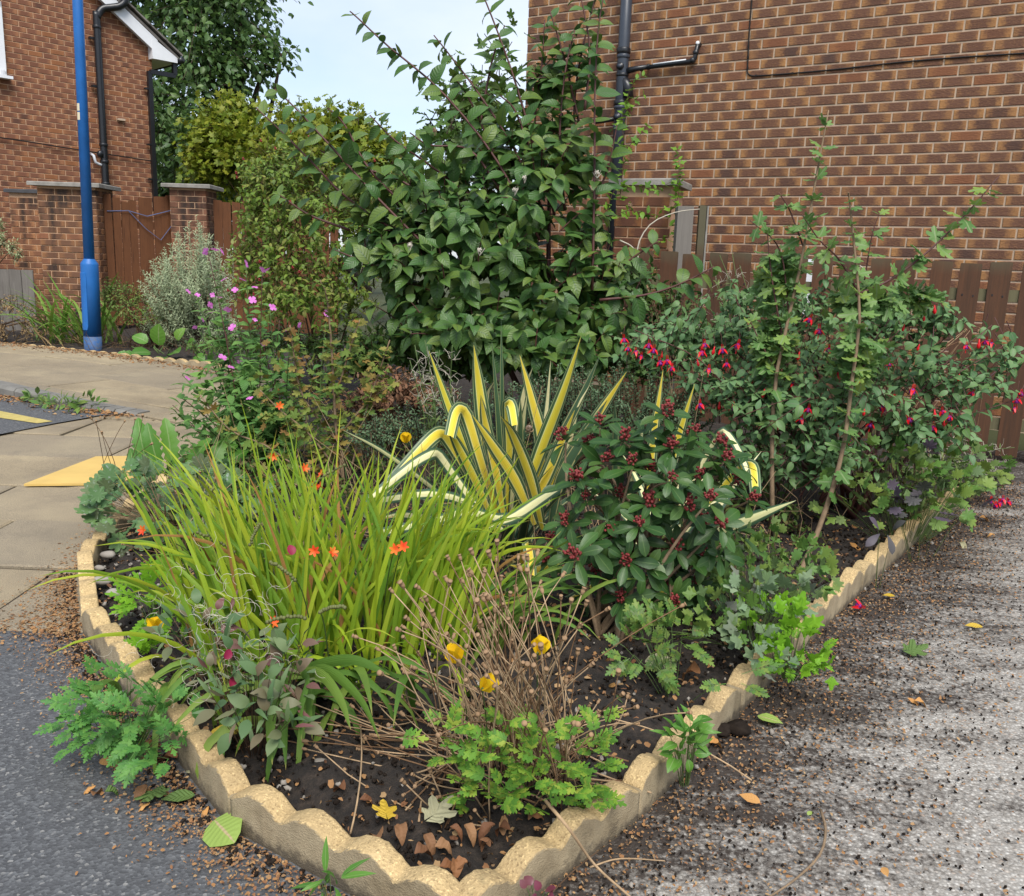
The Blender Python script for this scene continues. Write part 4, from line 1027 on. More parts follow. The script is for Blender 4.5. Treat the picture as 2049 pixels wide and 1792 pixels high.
tree('sycamore_sapling', 'broad leaved green sapling behind the viburnum at the house corner', (-.35, 8.9, 0),
     [E(960, 210, 8.6, 70, .35, 60), E(1000, 140, 8.7, 35, .3, 45), E(900, 260, 8.5, 60, .35, 40), E(960, 320, 8.4, 90, .4, 60), E(850, 400, 8.2, 110, .5, 70)], 230, .13, M_TMID, MAPLE, tr=.03, cl=4)
T_ = tree('distant_tree', 'far green treetops low behind the board fence', (-5, 30, 0), [E(640, 380, 27, 200, 2, 60), E(480, 380, 26, 140, 2, 70), E(330, 380, 25, 60, 1.5, 60)], 500, .3, M_TDARK, V_CL, tr=.2)

# ---- large viburnum
M_VIB = leaf_mat('viburnum_leaf', [(.045, .11, .035), (.062, .14, .04), (.085, .165, .045), (.14, .2, .05), (.05, .12, .04)], .42, .36, .22, veins=8, vstr=.25, mid=(.07, .12, .05), blotch=None)
T = thing('viburnum_shrub', 'large dark green viburnum shrub with deeply veined leaves and red stems', 'shrub', (.25, 5.45, 0)); loc = np.array(T.location)
L = Leaves(); tw = MB()
vbase = np.array([.25, 5.45, 0])
blobs = [E(1000, 560, 5.35, 290, .62, 160), E(1060, 410, 5.35, 160, .6, 170), E(900, 450, 5.35, 170, .55, 130), E(1150, 600, 5.25, 150, .5, 120), E(1125, 270, 5.45, 60, .35, 120), E(780, 490, 5.3, 100, .4, 80), E(960, 660, 5.1, 190, .4, 90), E(1110, 690, 5.1, 150, .4, 80), E(1100, 150, 5.5, 45, .25, 70)]
for p, d, c in blob_pts(blobs, 315, .25, .6, (.55, 1.0)):
    dr = nrm(d * .9 + UPV * .4 + rv(.25)); ln = RNG.uniform(.16, .34)
    a = p - dr * ln; poly = bez(a, (a + p) / 2 + UPV * .03 + rv(.02), p, 6); tw.tube(poly - loc, .0045, .0025, 4, False)
    along(L, poly, .15, 1.0, .06, .148, out=.75, fwd=.55, grav=.5, upn=(0, -.75, 1), jit=.2, taper=.3)
    along(L, poly[-2:], .8, 1.0, .03, .115, out=.5, fwd=.9, grav=.1, upn=(0, -.3, 1), jit=.15)
shoots = [([(1080, 480), (1000, 330), (930, 235), (860, 160), (780, 95), (715, 35), (700, 22)], 5.2, .18), ([(1100, 450), (1030, 300), (960, 190), (900, 110), (868, 70)], 5.3, .25),
          ([(1110, 430), (1060, 260), (1020, 130), (975, 10), (960, -20)], 5.4, .2), ([(880, 520), (760, 400), (660, 290), (590, 215), (550, 178)], 5.1, .25), ([(850, 500), (700, 400), (620, 320), (560, 260), (512, 215)], 5.2, .3),
          ([(1185, 580), (1188, 440), (1190, 300), (1190, 200), (1197, 60), (1212, -30)], 5.05, .0), ([(1180, 420), (1215, 340), (1235, 250)], 5.2, .3), ([(1150, 350), (1150, 200), (1165, 100), (1190, 0), (1200, -60)], 5.45, .2),
          ([(1200, 600), (1290, 590), (1360, 568), (1430, 533)], 4.9, .2), ([(1080, 400), (1070, 250), (1085, 120), (1090, 40)], 5.5, .3), ([(980, 420), (860, 330), (790, 280), (740, 230)], 5.3, .3), ([(1000, 380), (940, 300), (860, 290), (820, 265)], 5.2, .3), ([(1130, 420), (1120, 280), (1130, 150), (1150, 60)], 5.35, .2),
          ([(820, 560), (720, 520), (670, 500)], 5.1, .4), ([(960, 250), (985, 120), (1010, 50)], 5.5, .4), ([(900, 430), (800, 360), (700, 330), (640, 300)], 5.25, .4), ([(1060, 300), (1030, 220), (1000, 190)], 5.3, .4), ([(1220, 560), (1260, 520), (1320, 480)], 5.3, .2), ([(700, 460), (620, 430), (560, 390)], 5.3, .4), ([(1160, 250), (1130, 120), (1100, 20)], 5.4, .2), ([(1170, 220), (1180, 100), (1160, -20)], 5.35, .15), ([(1000, 330), (940, 200), (905, 150)], 5.35, .3), ([(820, 420), (740, 340), (690, 250), (655, 215)], 5.2, .25)]
stems = []
for pts, dep, t0 in shoots:
    P = smooth_poly([at(x, y, dep - .12 * i / len(pts)) for i, (x, y) in enumerate(pts)], 16); stems.append(P)
    along(L, P, t0, 1.0, .066, .155, out=.8, fwd=.5, grav=.3, upn=(0, -1, .8), jit=.15, taper=.4)
for P in stems:
    mb = MB(); mb.tube(P - loc, .0085, .0035, 7); mb.build('shoot', M_REDSTEM, T, smooth=True)
for tgt in ((1130, 500), (1000, 450), (900, 460), (1170, 520), (1050, 400), (850, 520), (1100, 330)):
    e = at(*tgt, 5.4); b = vbase + np.array([RNG.normal(0, .08), RNG.normal(0, .05), 0]); mb = MB(); mb.tube(bez(b, (b + e) / 2 + rv(.08), e, 9) - loc, .024, .01, 8); mb.build('branch', M_REDSTEM, T, smooth=True)
L.build(T, 'leaf', V_OV, M_VIB, 300)
o = tw.build('twig_mass', M_REDSTEM, T, smooth=True); o['kind'] = 'stuff'
M_BUDS = plain_mat('dry_bud_cluster', (.3, .2, .12), .8, .2, .4, 40, .3)
M_BUDW = plain_mat('pale_bud_cluster', (.55, .5, .42), .8, .2, .3, 40, .3)
for px, py, dep, m in ((1070, 130, 5.2, M_BUDS), (1100, 230, 5.1, M_BUDS), (870, 260, 5.0, M_BUDS), (1185, 250, 5, M_BUDS), (1050, 355, 4.95, M_BUDW), (1195, 345, 4.9, M_BUDW), (960, 500, 4.8, M_BUDW), (1030, 380, 4.85, M_BUDW), (820, 490, 4.9, M_BUDW), (1260, 410, 5, M_BUDS)):
    mb = MB(); c = at(px, py, dep); mb.ball(c - loc, .01, 6, 4)
    for k in range(16):
        q = c - loc + nrm(rv()) * .011; mb.ball(q, .0045, 4, 3); 
    for k in range(5): mb.tube([c - loc - UPV * .03, c - loc + rv(.012)], .0015, n=3)
    mb.build('bud_cluster', m, T)

# ---- honeysuckle thicket left of it
M_HON = leaf_mat('honeysuckle_leaf', [(.1, .16, .035), (.14, .23, .045), (.2, .29, .055), (.28, .28, .07)], .5, .3, .3)
T = thing('honeysuckle_bush', 'twiggy olive green bush with tiny red berries left of the viburnum', 'bush', (-1.6, 7.4, 0)); loc = np.array(T.location)
hb = [E(600, 400, 7.1, 130, .6, 130), E(680, 500, 6.9, 150, .6, 130), E(560, 520, 7.0, 95, .55, 130), E(640, 600, 6.7, 130, .5, 90), E(530, 430, 7.2, 60, .4, 110), E(740, 400, 7.0, 90, .5, 100), E(505, 540, 7.1, 55, .4, 110), E(560, 350, 7.2, 80, .4, 80)]
bush(T, hb, 560, .28, dict(spacing=.038, size=.06, out=.8, fwd=.4, grav=.15, jit=.3), V_SM + V_OV, M_HON, 300, M_TWIG, (-1.6, 7.3, 0), 8, .0022, .1)
mbb = MB()
for k in range(420):
    p, d, c = blob_pts(hb, 1, .2, .3, (.7, 1.02))[0]; q = p + d * .05; a_ = p - d * .1 - UPV * .15 * RNG.random(); mbb.tube(np.array([a_, (a_ + q) / 2 + rv(.04), q]) - loc, .0018, .001, 3, False)
o = mbb.build('bare_twig', M_TWIG, T); o['kind'] = 'stuff'
M_BERRY = plain_mat('red_berry', (.3, .012, .02), .3, .5, .3, 30, 0)
bm_ = MB(); [bm_.ball((RNG.normal(0, .008), RNG.normal(0, .008), RNG.normal(0, .006)), .007, 6, 4) for k in range(3)]; bme = bm_.mesh('berry_cluster', True); bme.materials.append(M_BERRY)
for k in range(34):
    p, d, c = blob_pts(hb, 1, .1, .2, (.95, 1.05))[0]; o = bpy.data.objects.new('berry_cluster', bme); COL.objects.link(o); o.parent = T; o.location = tuple(p - loc)

# ---- silver shrub
M_SILV = leaf_mat('silver_leaf', [(.26, .31, .25), (.34, .4, .32), (.44, .49, .41)], .7, .2, .15)
T = thing('silver_shrub', 'silvery grey upright shrub with slender shoots before the board gate', 'shrub', (-3.75, 10.55, 0)); loc = np.array(T.location); L = Leaves(); tw = MB()
for k in range(240):
    bx = RNG.normal(0, .12); px = RNG.uniform(275, 465); top = 430 + abs(px - 395) * 1.15 + RNG.uniform(-15, 150)
    e = at(px, min(top, 650), 10.25 + RNG.normal(0, .2)); b = np.array([-3.75 + bx + (e[0] + 3.75) * .5, 10.55 + RNG.normal(0, .1), max(.05, e[2] - .6)])
    poly = bez(b, (b + e) / 2 + np.array([0, 0, -.05]) + rv(.03), e, 6); tw.tube(poly - loc, .003, .0015, 4, False)
    along(L, poly, .05, 1.0, .024, .06, out=.7, fwd=.75, grav=0, jit=.2, upn=(0, -.5, .8))
L.build(T, 'leaf', V_LA, M_SILV, 120); o = tw.build('twig_mass', M_SILV, T); o['kind'] = 'stuff'
for k in range(9):
    b = np.array([-3.75 + RNG.normal(0, .08), 10.55, .02]); e = at(RNG.uniform(300, 450), RNG.uniform(520, 600), 10.3); mb = MB(); mb.tube(bez(b, (b + e) / 2 + rv(.05), e, 6) - loc, .012, .005, 6); mb.build('branch', M_BARK, T, smooth=True)

# ---- blades: grass-like plants
def blade_shape(poly, w, up=None, fold=.25, prof=None, n_across=2):
    poly = np.asarray(poly); k = len(poly); tg = nrm(np.gradient(poly, axis=0)); V = []; UV = []
    side0 = up
    for i in range(k):
        t = i / (k - 1); hw = w * (prof(t) if prof else min(1, .55 + t * 2.2) * (1 - t ** 3.2) + .02)
        s = nrm(np.cross(tg[i], side0)); nn = np.cross(s, tg[i])
        for j in range(n_across + 1):
            a = j / n_across * 2 - 1
            V.append(poly[i] + s * hw * a + nn * abs(a) * hw * fold * -1); UV.append((j / n_across, t))
    m = n_across + 1
    Q = [(i * m + j, i * m + j + 1, (i + 1) * m + j + 1, (i + 1) * m + j) for i in range(k - 1) for j in range(n_across)]
    return np.array(V), [np.array(Q)], np.array(UV)
def arc_blade(base, az, lean, length, droop, n=8):
    """curve leaving the ground steeply, leaning to az and drooping toward its tip"""
    P = [np.array(base, float)]; th = lean
    for i in range(n):
        th += droop / n * (1 + i / n * 1.2); st = length / n
        P.append(P[-1] + st * np.array([math.sin(th) * math.cos(az), math.sin(th) * math.sin(az), math.cos(th)]))
    return np.array(P)
def blade(T, poly, w, mat, name='leaf', **kw):
    c = poly[0]; tz = nrm(poly[-1] - poly[0]); up = nrm(np.cross(tz, np.cross(UPV, tz)) + rv(.15)) if abs(tz[2]) < .97 else np.array([.2, -1, .1])
    up = kw.pop('up', up)
    o = link(name, np_mesh(name, *blade_shape(poly - c, w, up, **kw)), mat, T, tuple(c - np.array(T.location))); return o
M_GRASS = leaf_mat('grass_blade', [(.1, .22, .045), (.15, .29, .05), (.22, .32, .07)], .5, .3, .3)
M_STRAW = leaf_mat('straw', [(.2, .13, .06), (.3, .2, .1), (.38, .27, .14)], .8, .15, .1)
T = thing('grass_clump', 'arching green and straw coloured grass clump around the lamp post foot', 'grass', (-5.2, 10.6, 0)); loc = np.array(T.location)
for k in range(70):
    b = loc + np.array([RNG.normal(0, .3), RNG.normal(0, .12), .03]); blade(T, arc_blade(b, RNG.uniform(2.2, 4.6) if k % 3 else RNG.uniform(-1, 1), RNG.uniform(.1, .6), RNG.uniform(.6, 1.15), RNG.uniform(.3, 1.1)), .017, M_GRASS)
for k in range(75):
    b = loc + np.array([RNG.normal(.15, .5), RNG.normal(-.25, .12), .03]); blade(T, arc_blade(b, RNG.uniform(2.0, 7.0), RNG.uniform(.5, 1.2), RNG.uniform(.3, .7), RNG.uniform(.2, .9), 5), .006, M_STRAW, 'dry_leaf')
M_EUPH = leaf_mat('euphorbia_leaf', [(.09, .16, .05), (.14, .21, .06), (.2, .24, .08)], .55, .25, .25)
T = thing('euphorbia_bush', 'small pale green mounded bush just behind the lamp post', 'bush', (-4.25, 10.4, 0))
bush(T, [E(255, 600, 10.2, 50, .3, 35), E(225, 580, 10.3, 30, .25, 30), E(280, 640, 10.0, 40, .25, 35)], 130, .14, dict(spacing=.02, size=.045, out=.8, fwd=.4, grav=0, pairs=False), V_SM, M_EUPH, 60, M_TWIG, (-4.25, 10.35, 0), 6, .003)
mb = MB(); c = np.array(T.location)
for k in range(90):
    a = np.array([RNG.normal(0, .35), RNG.normal(-.2, .2), .02]); mb.tube(bez(a, a + rv(.15) + UPV * .15, a + rv(.25) + UPV * RNG.uniform(.05, .3), 5), .003, .0015, 3, False)
o = mb.build('dry_stem', M_TWIG, T); o['kind'] = 'stuff'
M_VARIEG = leaf_mat('variegated_leaf', [(.12, .2, .08), (.4, .45, .32), (.55, .58, .48)], .5, .3, .25)
T = thing('variegated_bush', 'white and green leafy bush over the low grey fence', 'bush', (-7.7, 12.1, 0)); bush(T, [E(0, 480, 12, 25, .2, 45), E(30, 500, 11.9, 20, .2, 25), E(-30, 450, 12.2, 40, .3, 60)], 110, .2, dict(spacing=.03, size=.065, out=.7, fwd=.5, grav=.1), V_LA, M_VARIEG, 40, M_TWIG, (-7.75, 12.2, 0), 4)
T = thing('weedy_scrub', 'dry brown weedy scrub in front of the low grey fence', 'weeds', (-6.8, 11.2, 0)); bush(T, [E(20, 610, 11, 60, .35, 30), E(90, 640, 10.8, 60, .3, 25), E(40, 660, 10.4, 80, .3, 20)], 120, .2, dict(spacing=.05, size=.035, out=.8, fwd=.4, grav=.1), V_SM, M_STRAW, 40, M_TWIG, (-6.8, 11.1, 0), 5)
# bergenia
M_BERG = leaf_mat('bergenia_leaf', [(.07, .18, .035), (.1, .24, .04), (.15, .27, .05)], .4, .4, .25, veins=6, vstr=.15, mid=(.2, .28, .1))
T = thing('bergenia_plant', 'bergenia with large round shiny leaves beside the lamp post', 'plant', tuple(gp(320, 716))); loc = np.array(T.location); L = Leaves()
for px, py, s, dz in ((318, 690, .24, (.1, -.35, .9)), (275, 715, .2, (-.7, -.6, .1)), (300, 705, .2, (-.5, -.7, .15)), (345, 705, .2, (.5, -.7, .2)), (372, 700, .2, (.4, -.4, .5)), (295, 685, .18, (-.6, -.2, .5)), (330, 715, .17, (.1, -.9, .0)), (260, 712, .16, (-.9, -.3, .0)), (355, 680, .16, (.3, -.2, .8)), (390, 712, .15, (.7, -.6, .1))):
    L.add(at(px, py, 9.5), dz, (0, -.6, .7), s)
L.build(T, 'leaf', V_RD, M_BERG, 300)
mb = MB()
for k in range(10): mb.tube([(RNG.normal(0, .05), 0, 0), (RNG.normal(0, .2), RNG.normal(-.05, .1), .12)], .006, n=5)
mb.build('stalk', M_GREENSTEM, T, smooth=True)
M_FILL = leaf_mat('low_leaf', [(.045, .1, .03), (.08, .15, .04), (.12, .19, .05)], .5, .3, .25)
T = thing('ground_cover', 'low leafy ground cover and dry stalks under the silver shrub', 'ground cover', (-3.2, 8.8, 0)); T['kind'] = 'stuff'
bush(T, [E(430, 690, 9.2, 60, .3, 22), E(480, 680, 8.3, 80, .35, 35), E(560, 680, 7.6, 90, .4, 40), E(700, 690, 7.0, 120, .4, 45), E(820, 700, 6.6, 110, .4, 45)], 330, .16, dict(spacing=.035, size=.05, out=.8, fwd=.4, grav=.1), V_SM + V_OV, M_FILL, 0, M_TWIG)

# ---- willowherb with pink flowers
M_WILL = leaf_mat('willowherb_leaf', [(.08, .19, .06), (.12, .25, .08), (.17, .3, .09)], .55, .25, .25, veins=7, vstr=.3)
M_PINK = leaf_mat('pink_petal', [(.72, .2, .62), (.8, .28, .7), (.65, .15, .52)], .6, .2, .3)
M_SILK = plain_mat('seed_silk', (.5, .45, .36), .9, .1, .2, 30, 0)
PETAL = leaf_shape([(0, .1), (.4, .36), (.8, .48), (1, .3)], .1, .3)
def flower_shape(n=4, tilt=.35):
    return merge_shapes([(PETAL, fmat((0, 0, 0), (math.cos(2 * math.pi * k / n), math.sin(2 * math.pi * k / n), tilt), (-math.cos(2 * math.pi * k / n) * .3, -math.sin(2 * math.pi * k / n) * .3, 1), 1.0)) for k in range(n)])
FL4 = flower_shape(4); fl_me = np_mesh('flower', *FL4); fl_me.materials.append(M_PINK)
def put(T, name, me, p, s=1.0, rot=None):
    o = bpy.data.objects.new(name, me); COL.objects.link(o); o.parent = T; o.location = tuple(np.asarray(p) - np.array(T.location)); o.scale = (s, s, s)
    o.rotation_euler = rot if rot is not None else (RNG.uniform(-.8, .8) + .6, RNG.uniform(-.8, .8), RNG.uniform(0, 6.3)); return o
T = thing('willowherb', 'tall willowherb with pink flowers beside the paving', 'wildflower', (-1.45, 4.95, .03)); loc = np.array(T.location); L = Leaves()
tips = [(415, 500), (440, 545), (492, 525), (525, 540), (385, 575), (425, 590), (500, 590), (540, 610), (395, 655), (450, 660), (470, 620), (365, 750), (355, 790), (380, 830), (430, 720), (410, 700), (480, 700), (520, 680), (560, 640), (600, 640), (655, 630), (345, 810), (500, 760), (460, 790), (560, 720), (410, 820), (540, 790), (390, 860), (470, 850), (430, 880), (520, 860), (580, 690)]
flw = [(412, 503), (430, 500), (443, 503), (525, 540), (492, 528), (376, 583), (440, 595), (425, 590), (545, 615), (505, 600), (424, 625), (420, 610), (390, 655), (470, 580), (445, 715), (462, 735), (480, 725), (375, 757), (652, 630), (655, 622), (500, 797), (527, 690), (510, 640), (455, 620), (395, 590), (600, 650), (535, 540), (448, 560), (485, 560), (510, 575), (405, 640), (560, 800), (575, 660), (465, 655)]
for i, (px, py) in enumerate(tips):
    dep = 4.75 + RNG.normal(0, .16); e = at(px, py, dep); b = np.array([-1.4 + (e[0] + 1.5) * .45 + RNG.normal(0, .06), 4.85 + RNG.normal(0, .08), .04]); poly = bez(b, np.array([(b[0] + e[0]) / 2 - (e[0] + 1.4) * .1, (b[1] + e[1]) / 2, b[2] + (e[2] - b[2]) * .55]), e, 10)
    mb = MB(); mb.tube(poly - loc, .0048, .002, 5); mb.build('stem', M_GREENSTEM if i % 3 else M_REDSTEM, T, smooth=True)
    along(L, poly, .1, 1.0, .048, .115, out=.85, fwd=.5, grav=.15, upn=(0, -.4, 1), jit=.2, taper=.75)
for k in range(60):
    p, d, c = blob_pts([E(450, 800, 4.75, 90, .2, 110), E(540, 780, 4.75, 80, .2, 100), E(470, 880, 4.6, 110, .25, 60)], 1, .2, .4)[0]
    a = p - UPV * .15 + rv(.04); along(L, bez(a, (a + p) / 2 + rv(.02), p, 5), .1, 1, .04, .085, out=.85, fwd=.45, grav=.2, jit=.25)
L.build(T, 'leaf', V_LA + V_OV[:3], M_WILL, 300)
for px, py in flw: put(T, 'flower', fl_me, at(px, py, 4.62 + RNG.normal(0, .05)), RNG.uniform(.014, .025))
# greenish seeding willowherbs
M_WIL2 = leaf_mat('pale_willowherb_leaf', [(.1, .17, .07), (.15, .22, .09), (.2, .26, .11)], .6, .2, .25)
def seeder(label, base, tips, dep, lsize=.06, silk=14):
    T = thing('willowherb', label, 'wildflower', tuple(base)); loc = np.array(T.location); L = Leaves()
    sk = MB()
    for px, py in tips:
        e = at(px, py, dep + RNG.normal(0, .06)); b = np.array(base) + np.array([RNG.normal(0, .05), RNG.normal(0, .05), 0]); poly = bez(b, b + (e - b) * .5 + UPV * .06 + rv(.03), e, 9)
        mb = MB(); mb.tube(poly - loc, .004, .0018, 5); mb.build('stem', M_GREENSTEM, T, smooth=True)
        along(L, poly, .1, .9, .045, lsize, out=.8, fwd=.5, grav=.1, upn=(0, -.4, 1), taper=.6)
        for k in range(silk):
            t = RNG.uniform(.72, 1); q = poly[int(t * 8)] + rv(.006); d = nrm(rv(1) + UPV * .8); c1 = q + d * .035; c2 = c1 + nrm(rv(1) + d) * .03
            sk.tube(np.array([q, c1, c2]) - loc, .0012, .0008, 3, False)
    L.build(T, 'leaf', V_LA, M_WIL2, 150)
    if sk.v: o = sk.build('seed_pod', M_SILK, T); o['kind'] = 'stuff'
seeder('pale willowherb gone to seed in front of the picket fence', (1.62, 5.2, .04), [(1420, 520), (1440, 510), (1465, 505), (1480, 530), (1430, 560), (1475, 590), (1410, 600), (1450, 640), (1490, 620)], 5.2, .075)
seeder('grey willowherb with curling seed pods left of the striped yucca', (-.35, 4.1, .05), [(850, 680), (880, 700), (830, 690), (905, 690), (870, 730), (845, 750), (820, 720), (900, 760)], 4.0, .05)
seeder('sprawling willowherb at the foot of the picket fence by the driveway', (2.35, 5.0, .03), [(1880, 880), (1930, 870), (1980, 900), (2030, 895), (1900, 920), (1960, 940), (2040, 930), (1850, 900), (2010, 950), (1830, 930), (1940, 900), (1870, 945), (1990, 925)], 4.85, .07, 18)

# ---- browning maple sapling in the middle
M_BROWNL = leaf_mat('browning_leaf', [(.2, .11, .035), (.12, .19, .045), (.1, .19, .05), (.14, .22, .05), (.26, .26, .06), (.3, .15, .045)], .6, .2, .25)
T = thing('maple_sapling', 'field maple sapling with yellow and browned leaves behind the crocosmia', 'sapling', (-.95, 4.4, .04)); loc = np.array(T.location); L = Leaves()
main = [[(690, 980), (672, 850), (665, 720), (655, 600), (640, 560)], [(690, 960), (620, 870), (560, 820), (520, 780)], [(700, 950), (730, 830), (760, 740), (780, 680)], [(690, 900), (610, 800), (590, 720), (580, 650)], [(680, 960), (590, 930), (530, 890), (460, 860), (400, 790)], [(680, 870), (740, 800), (800, 760)], [(670, 800), (700, 700), (720, 640)], [(660, 920), (560, 960), (500, 930)]]
for i, pts in enumerate(main):
    P = smooth_poly([at(x, y, 4.35 - .05 * k) for k, (x, y) in enumerate(pts)], 12); mb = MB(); mb.tube(P - loc, .009 if i == 0 else .006, .003, 6); mb.build('branch', M_PALETRUNK, T, smooth=True)
    along(L, P, .15, 1.0, .04, .06, out=.9, fwd=.4, grav=.3, upn=(0, -.5, 1), jit=.35)
    along(L, P, .3, 1.0, .05, .05, out=.9, fwd=.4, grav=.3, upn=(0, -.5, 1), jit=.45)
for k in range(45):
    p, d, c = blob_pts([E(680, 730, 4.5, 110, .3, 110), E(640, 830, 4.4, 120, .25, 60), E(560, 720, 4.6, 60, .2, 60)], 1, .3, .4, (.3, 1))[0]; a = p - UPV * .12 + rv(.05); along(L, bez(a, (a + p) / 2, p, 4), .1, 1, .04, .05, out=.9, fwd=.4, grav=.25, jit=.4)
L.build(T, 'leaf', MAPLE, M_BROWNL, 260)
mb = MB(); mb.tube([loc * 0, at(690, 980, 4.35) - loc], .014, .01, 7); mb.build('trunk', M_PALETRUNK, T, smooth=True)

# ---- dandelion rosette, heuchera, hosta-like leaf
M_DAND = leaf_mat('sow_thistle_leaf', [(.06, .17, .03), (.09, .23, .04), (.13, .27, .05)], .45, .35, .3, mid=(.2, .3, .1))
TOOTH = [(0, .02)] + [(t, w * (1.0 if k % 2 else .72)) for k, (t, w) in enumerate([(.06, .05), (.12, .07), (.18, .08), (.24, .09), (.3, .1), (.36, .12), (.42, .13), (.48, .14), (.54, .15), (.6, .16), (.66, .16), (.72, .15), (.78, .14), (.84, .12), (.9, .09), (.95, .06)])] + [(1, .01)]
T = thing('sow_thistle', 'bright green toothed sow thistle leaves at the paving edge', 'weed', tuple(gp(325, 958, .03))); L = Leaves()
for px, py, s in ((285, 945, .28), (300, 940, .3), (325, 950, .3), (345, 950, .32), (370, 950, .28), (395, 955, .3), (410, 960, .28), (310, 955, .24), (350, 958, .2), (430, 955, .26), (280, 960, .2)):
    L.add(at(px, py + 8, 4.5), np.array([(px - 345) * .006, -.2, 1]) + rv(.15), (RNG.normal(0, .3), -1, .3), s)
L.build(T, 'leaf', variants(TOOTH, (.2,), (.5, .9), .1), M_DAND)
M_HEUCH = leaf_mat('heuchera_leaf', [(.07, .15, .07), (.1, .19, .09), (.14, .24, .11), (.1, .11, .08)], .55, .3, .2, blotch=((.24, .29, .24), 60, .6))
T = thing('heuchera_plant', 'mound of mildewed grey green heuchera leaves by the paving', 'plant', tuple(gp(350, 1075, .03))); loc = np.array(T.location); L = Leaves(); st = MB()
for p, d, c in blob_pts([E(330, 1010, 3.6, 130, .25, 75), E(440, 1000, 3.8, 90, .22, 55), E(250, 1000, 3.8, 60, .2, 35)], 190, .3, .3, (.8, 1.05)):
    L.add(p - nrm(d) * .0, nrm(d * .7 + rv(.4) - UPV * .2), nrm(np.array([0, -.7, 1]) + d * .5 + rv(.2)), RNG.uniform(.065, .1)); b = np.array([loc[0] + (p[0] - loc[0]) * .4, loc[1] + .05, .05]); st.tube(bez(b, (b + p) / 2 + UPV * .03, p, 4) - loc, .0015, .0012, 3, False)
L.build(T, 'leaf', ROUNDLOB, M_HEUCH); o = st.build('stalk', M_TAN, T); o['kind'] = 'stuff'
M_GLAUC = leaf_mat('glaucous_leaf', [(.08, .16, .09), (.11, .2, .11)], .5, .35, .2, mid=(.25, .3, .18))
T = thing('hosta_plant', 'blue green broad leaves hanging over the edging toward the yellow sheet', 'plant', tuple(gp(225, 1010, .03))); L = Leaves()
for px, py, dz, s in ((240, 965, (-.9, -.3, .1), .13), (225, 985, (-.9, -.5, -.2), .14), (255, 955, (-.6, -.3, .5), .12), (235, 1000, (-.7, -.6, -.1), .12), (270, 960, (.1, -.4, .8), .1), (250, 990, (-.8, -.6, .05), .12)): L.add(at(px, py, 3.95), dz, (0, -.6, 1), s)
L.build(T, 'leaf', V_OB, M_GLAUC)

# ---- crocosmia
M_CROC = leaf_mat('crocosmia_leaf', [(.14, .26, .03), (.24, .36, .025), (.35, .45, .035), (.44, .48, .05), (.14, .28, .04), (.3, .4, .03)], .5, .3, .32, veins=0, tipc=((.38, .24, .07), .95), ribs=22)
M_CROCB = leaf_mat('rusty_leaf', [(.3, .13, .04), (.35, .2, .06)], .7, .2, .2)
M_CROCD = leaf_mat('green_strap_leaf', [(.09, .19, .04), (.14, .25, .05), (.22, .3, .07)], .5, .3, .3, tipc=((.4, .32, .1), .93), ribs=22)
M_CFLO = leaf_mat('crocosmia_petal', [(.75, .06, .02), (.85, .13, .02), (.8, .25, .03)], .5, .3, .25)
T = thing('crocosmia_clump', 'yellow green crocosmia clump of sword leaves with orange red flowers', 'plant', (-.5, 2.5, .04)); loc = np.array(T.location)
for k in range(270):
    u = RNG.uniform(-1, 1); b = np.array([-.50 + .36 * u + RNG.normal(0, .03), 2.45 + RNG.normal(0, .12) + .06 * u, .05])
    lean = .03 + abs(RNG.normal(0, .12)) + .05 * max(0, -u) + .03 * max(0, u); az = (math.pi if u + RNG.normal(0, .45) < .0 else 0) + RNG.normal(0, .6)
    ln = RNG.uniform(.4, .68) * (1 - .14 * max(0, u) - .06 * max(0, -u)); poly = arc_blade(b, az, lean, ln, RNG.uniform(.02, .38) if RNG.random() < .86 else 1.0, 9)
    blade(T, poly, RNG.uniform(.0048, .0082), M_CROCB if RNG.random() < .035 else M_CROC, up=nrm(np.array([RNG.normal(0, .5), -1, .25])))
for k in range(14):   # left hand shoots arching toward the paving
    b = np.array([-.66 + RNG.normal(0, .08), 2.35 + RNG.normal(0, .1), .05]); blade(T, arc_blade(b, math.pi + RNG.normal(0, .5), RNG.uniform(.2, .5), RNG.uniform(.3, .48), RNG.uniform(.1, .6), 9), .009, M_CROC, up=nrm(np.array([-.3, -.8, .6])))
for k in range(26):   # fine leaves drooping over the clump's foot
    b = np.array([-.5 + RNG.uniform(-.36, .4), 2.3 + RNG.normal(0, .05), .05]); blade(T, arc_blade(b, RNG.uniform(3.6, 5.8), RNG.uniform(.1, .5), RNG.uniform(.25, .42), RNG.uniform(.8, 2.0), 9), RNG.uniform(.006, .01), M_CROC)
for k in range(34):   # broad greener leaves at the front drooping over soil and edging
    b = np.array([-.5 + RNG.normal(0, .16), 2.12 + RNG.normal(0, .06), .05]); blade(T, arc_blade(b, RNG.uniform(3.0, 6.6), RNG.uniform(.15, .6), RNG.uniform(.28, .5), RNG.uniform(1.2, 2.4), 10), RNG.uniform(.01, .015), M_CROCD)
for tgt in ((232, 1455), (272, 1500), (305, 1440)):
    b = np.array([-.66, 2.15, .05]); e = gp(*tgt, .06) ; m = (b + e) / 2 + UPV * .28; blade(T, bez(b, m, e, 11), .011, M_CROCD, up=np.array([0, -.3, 1.0]))
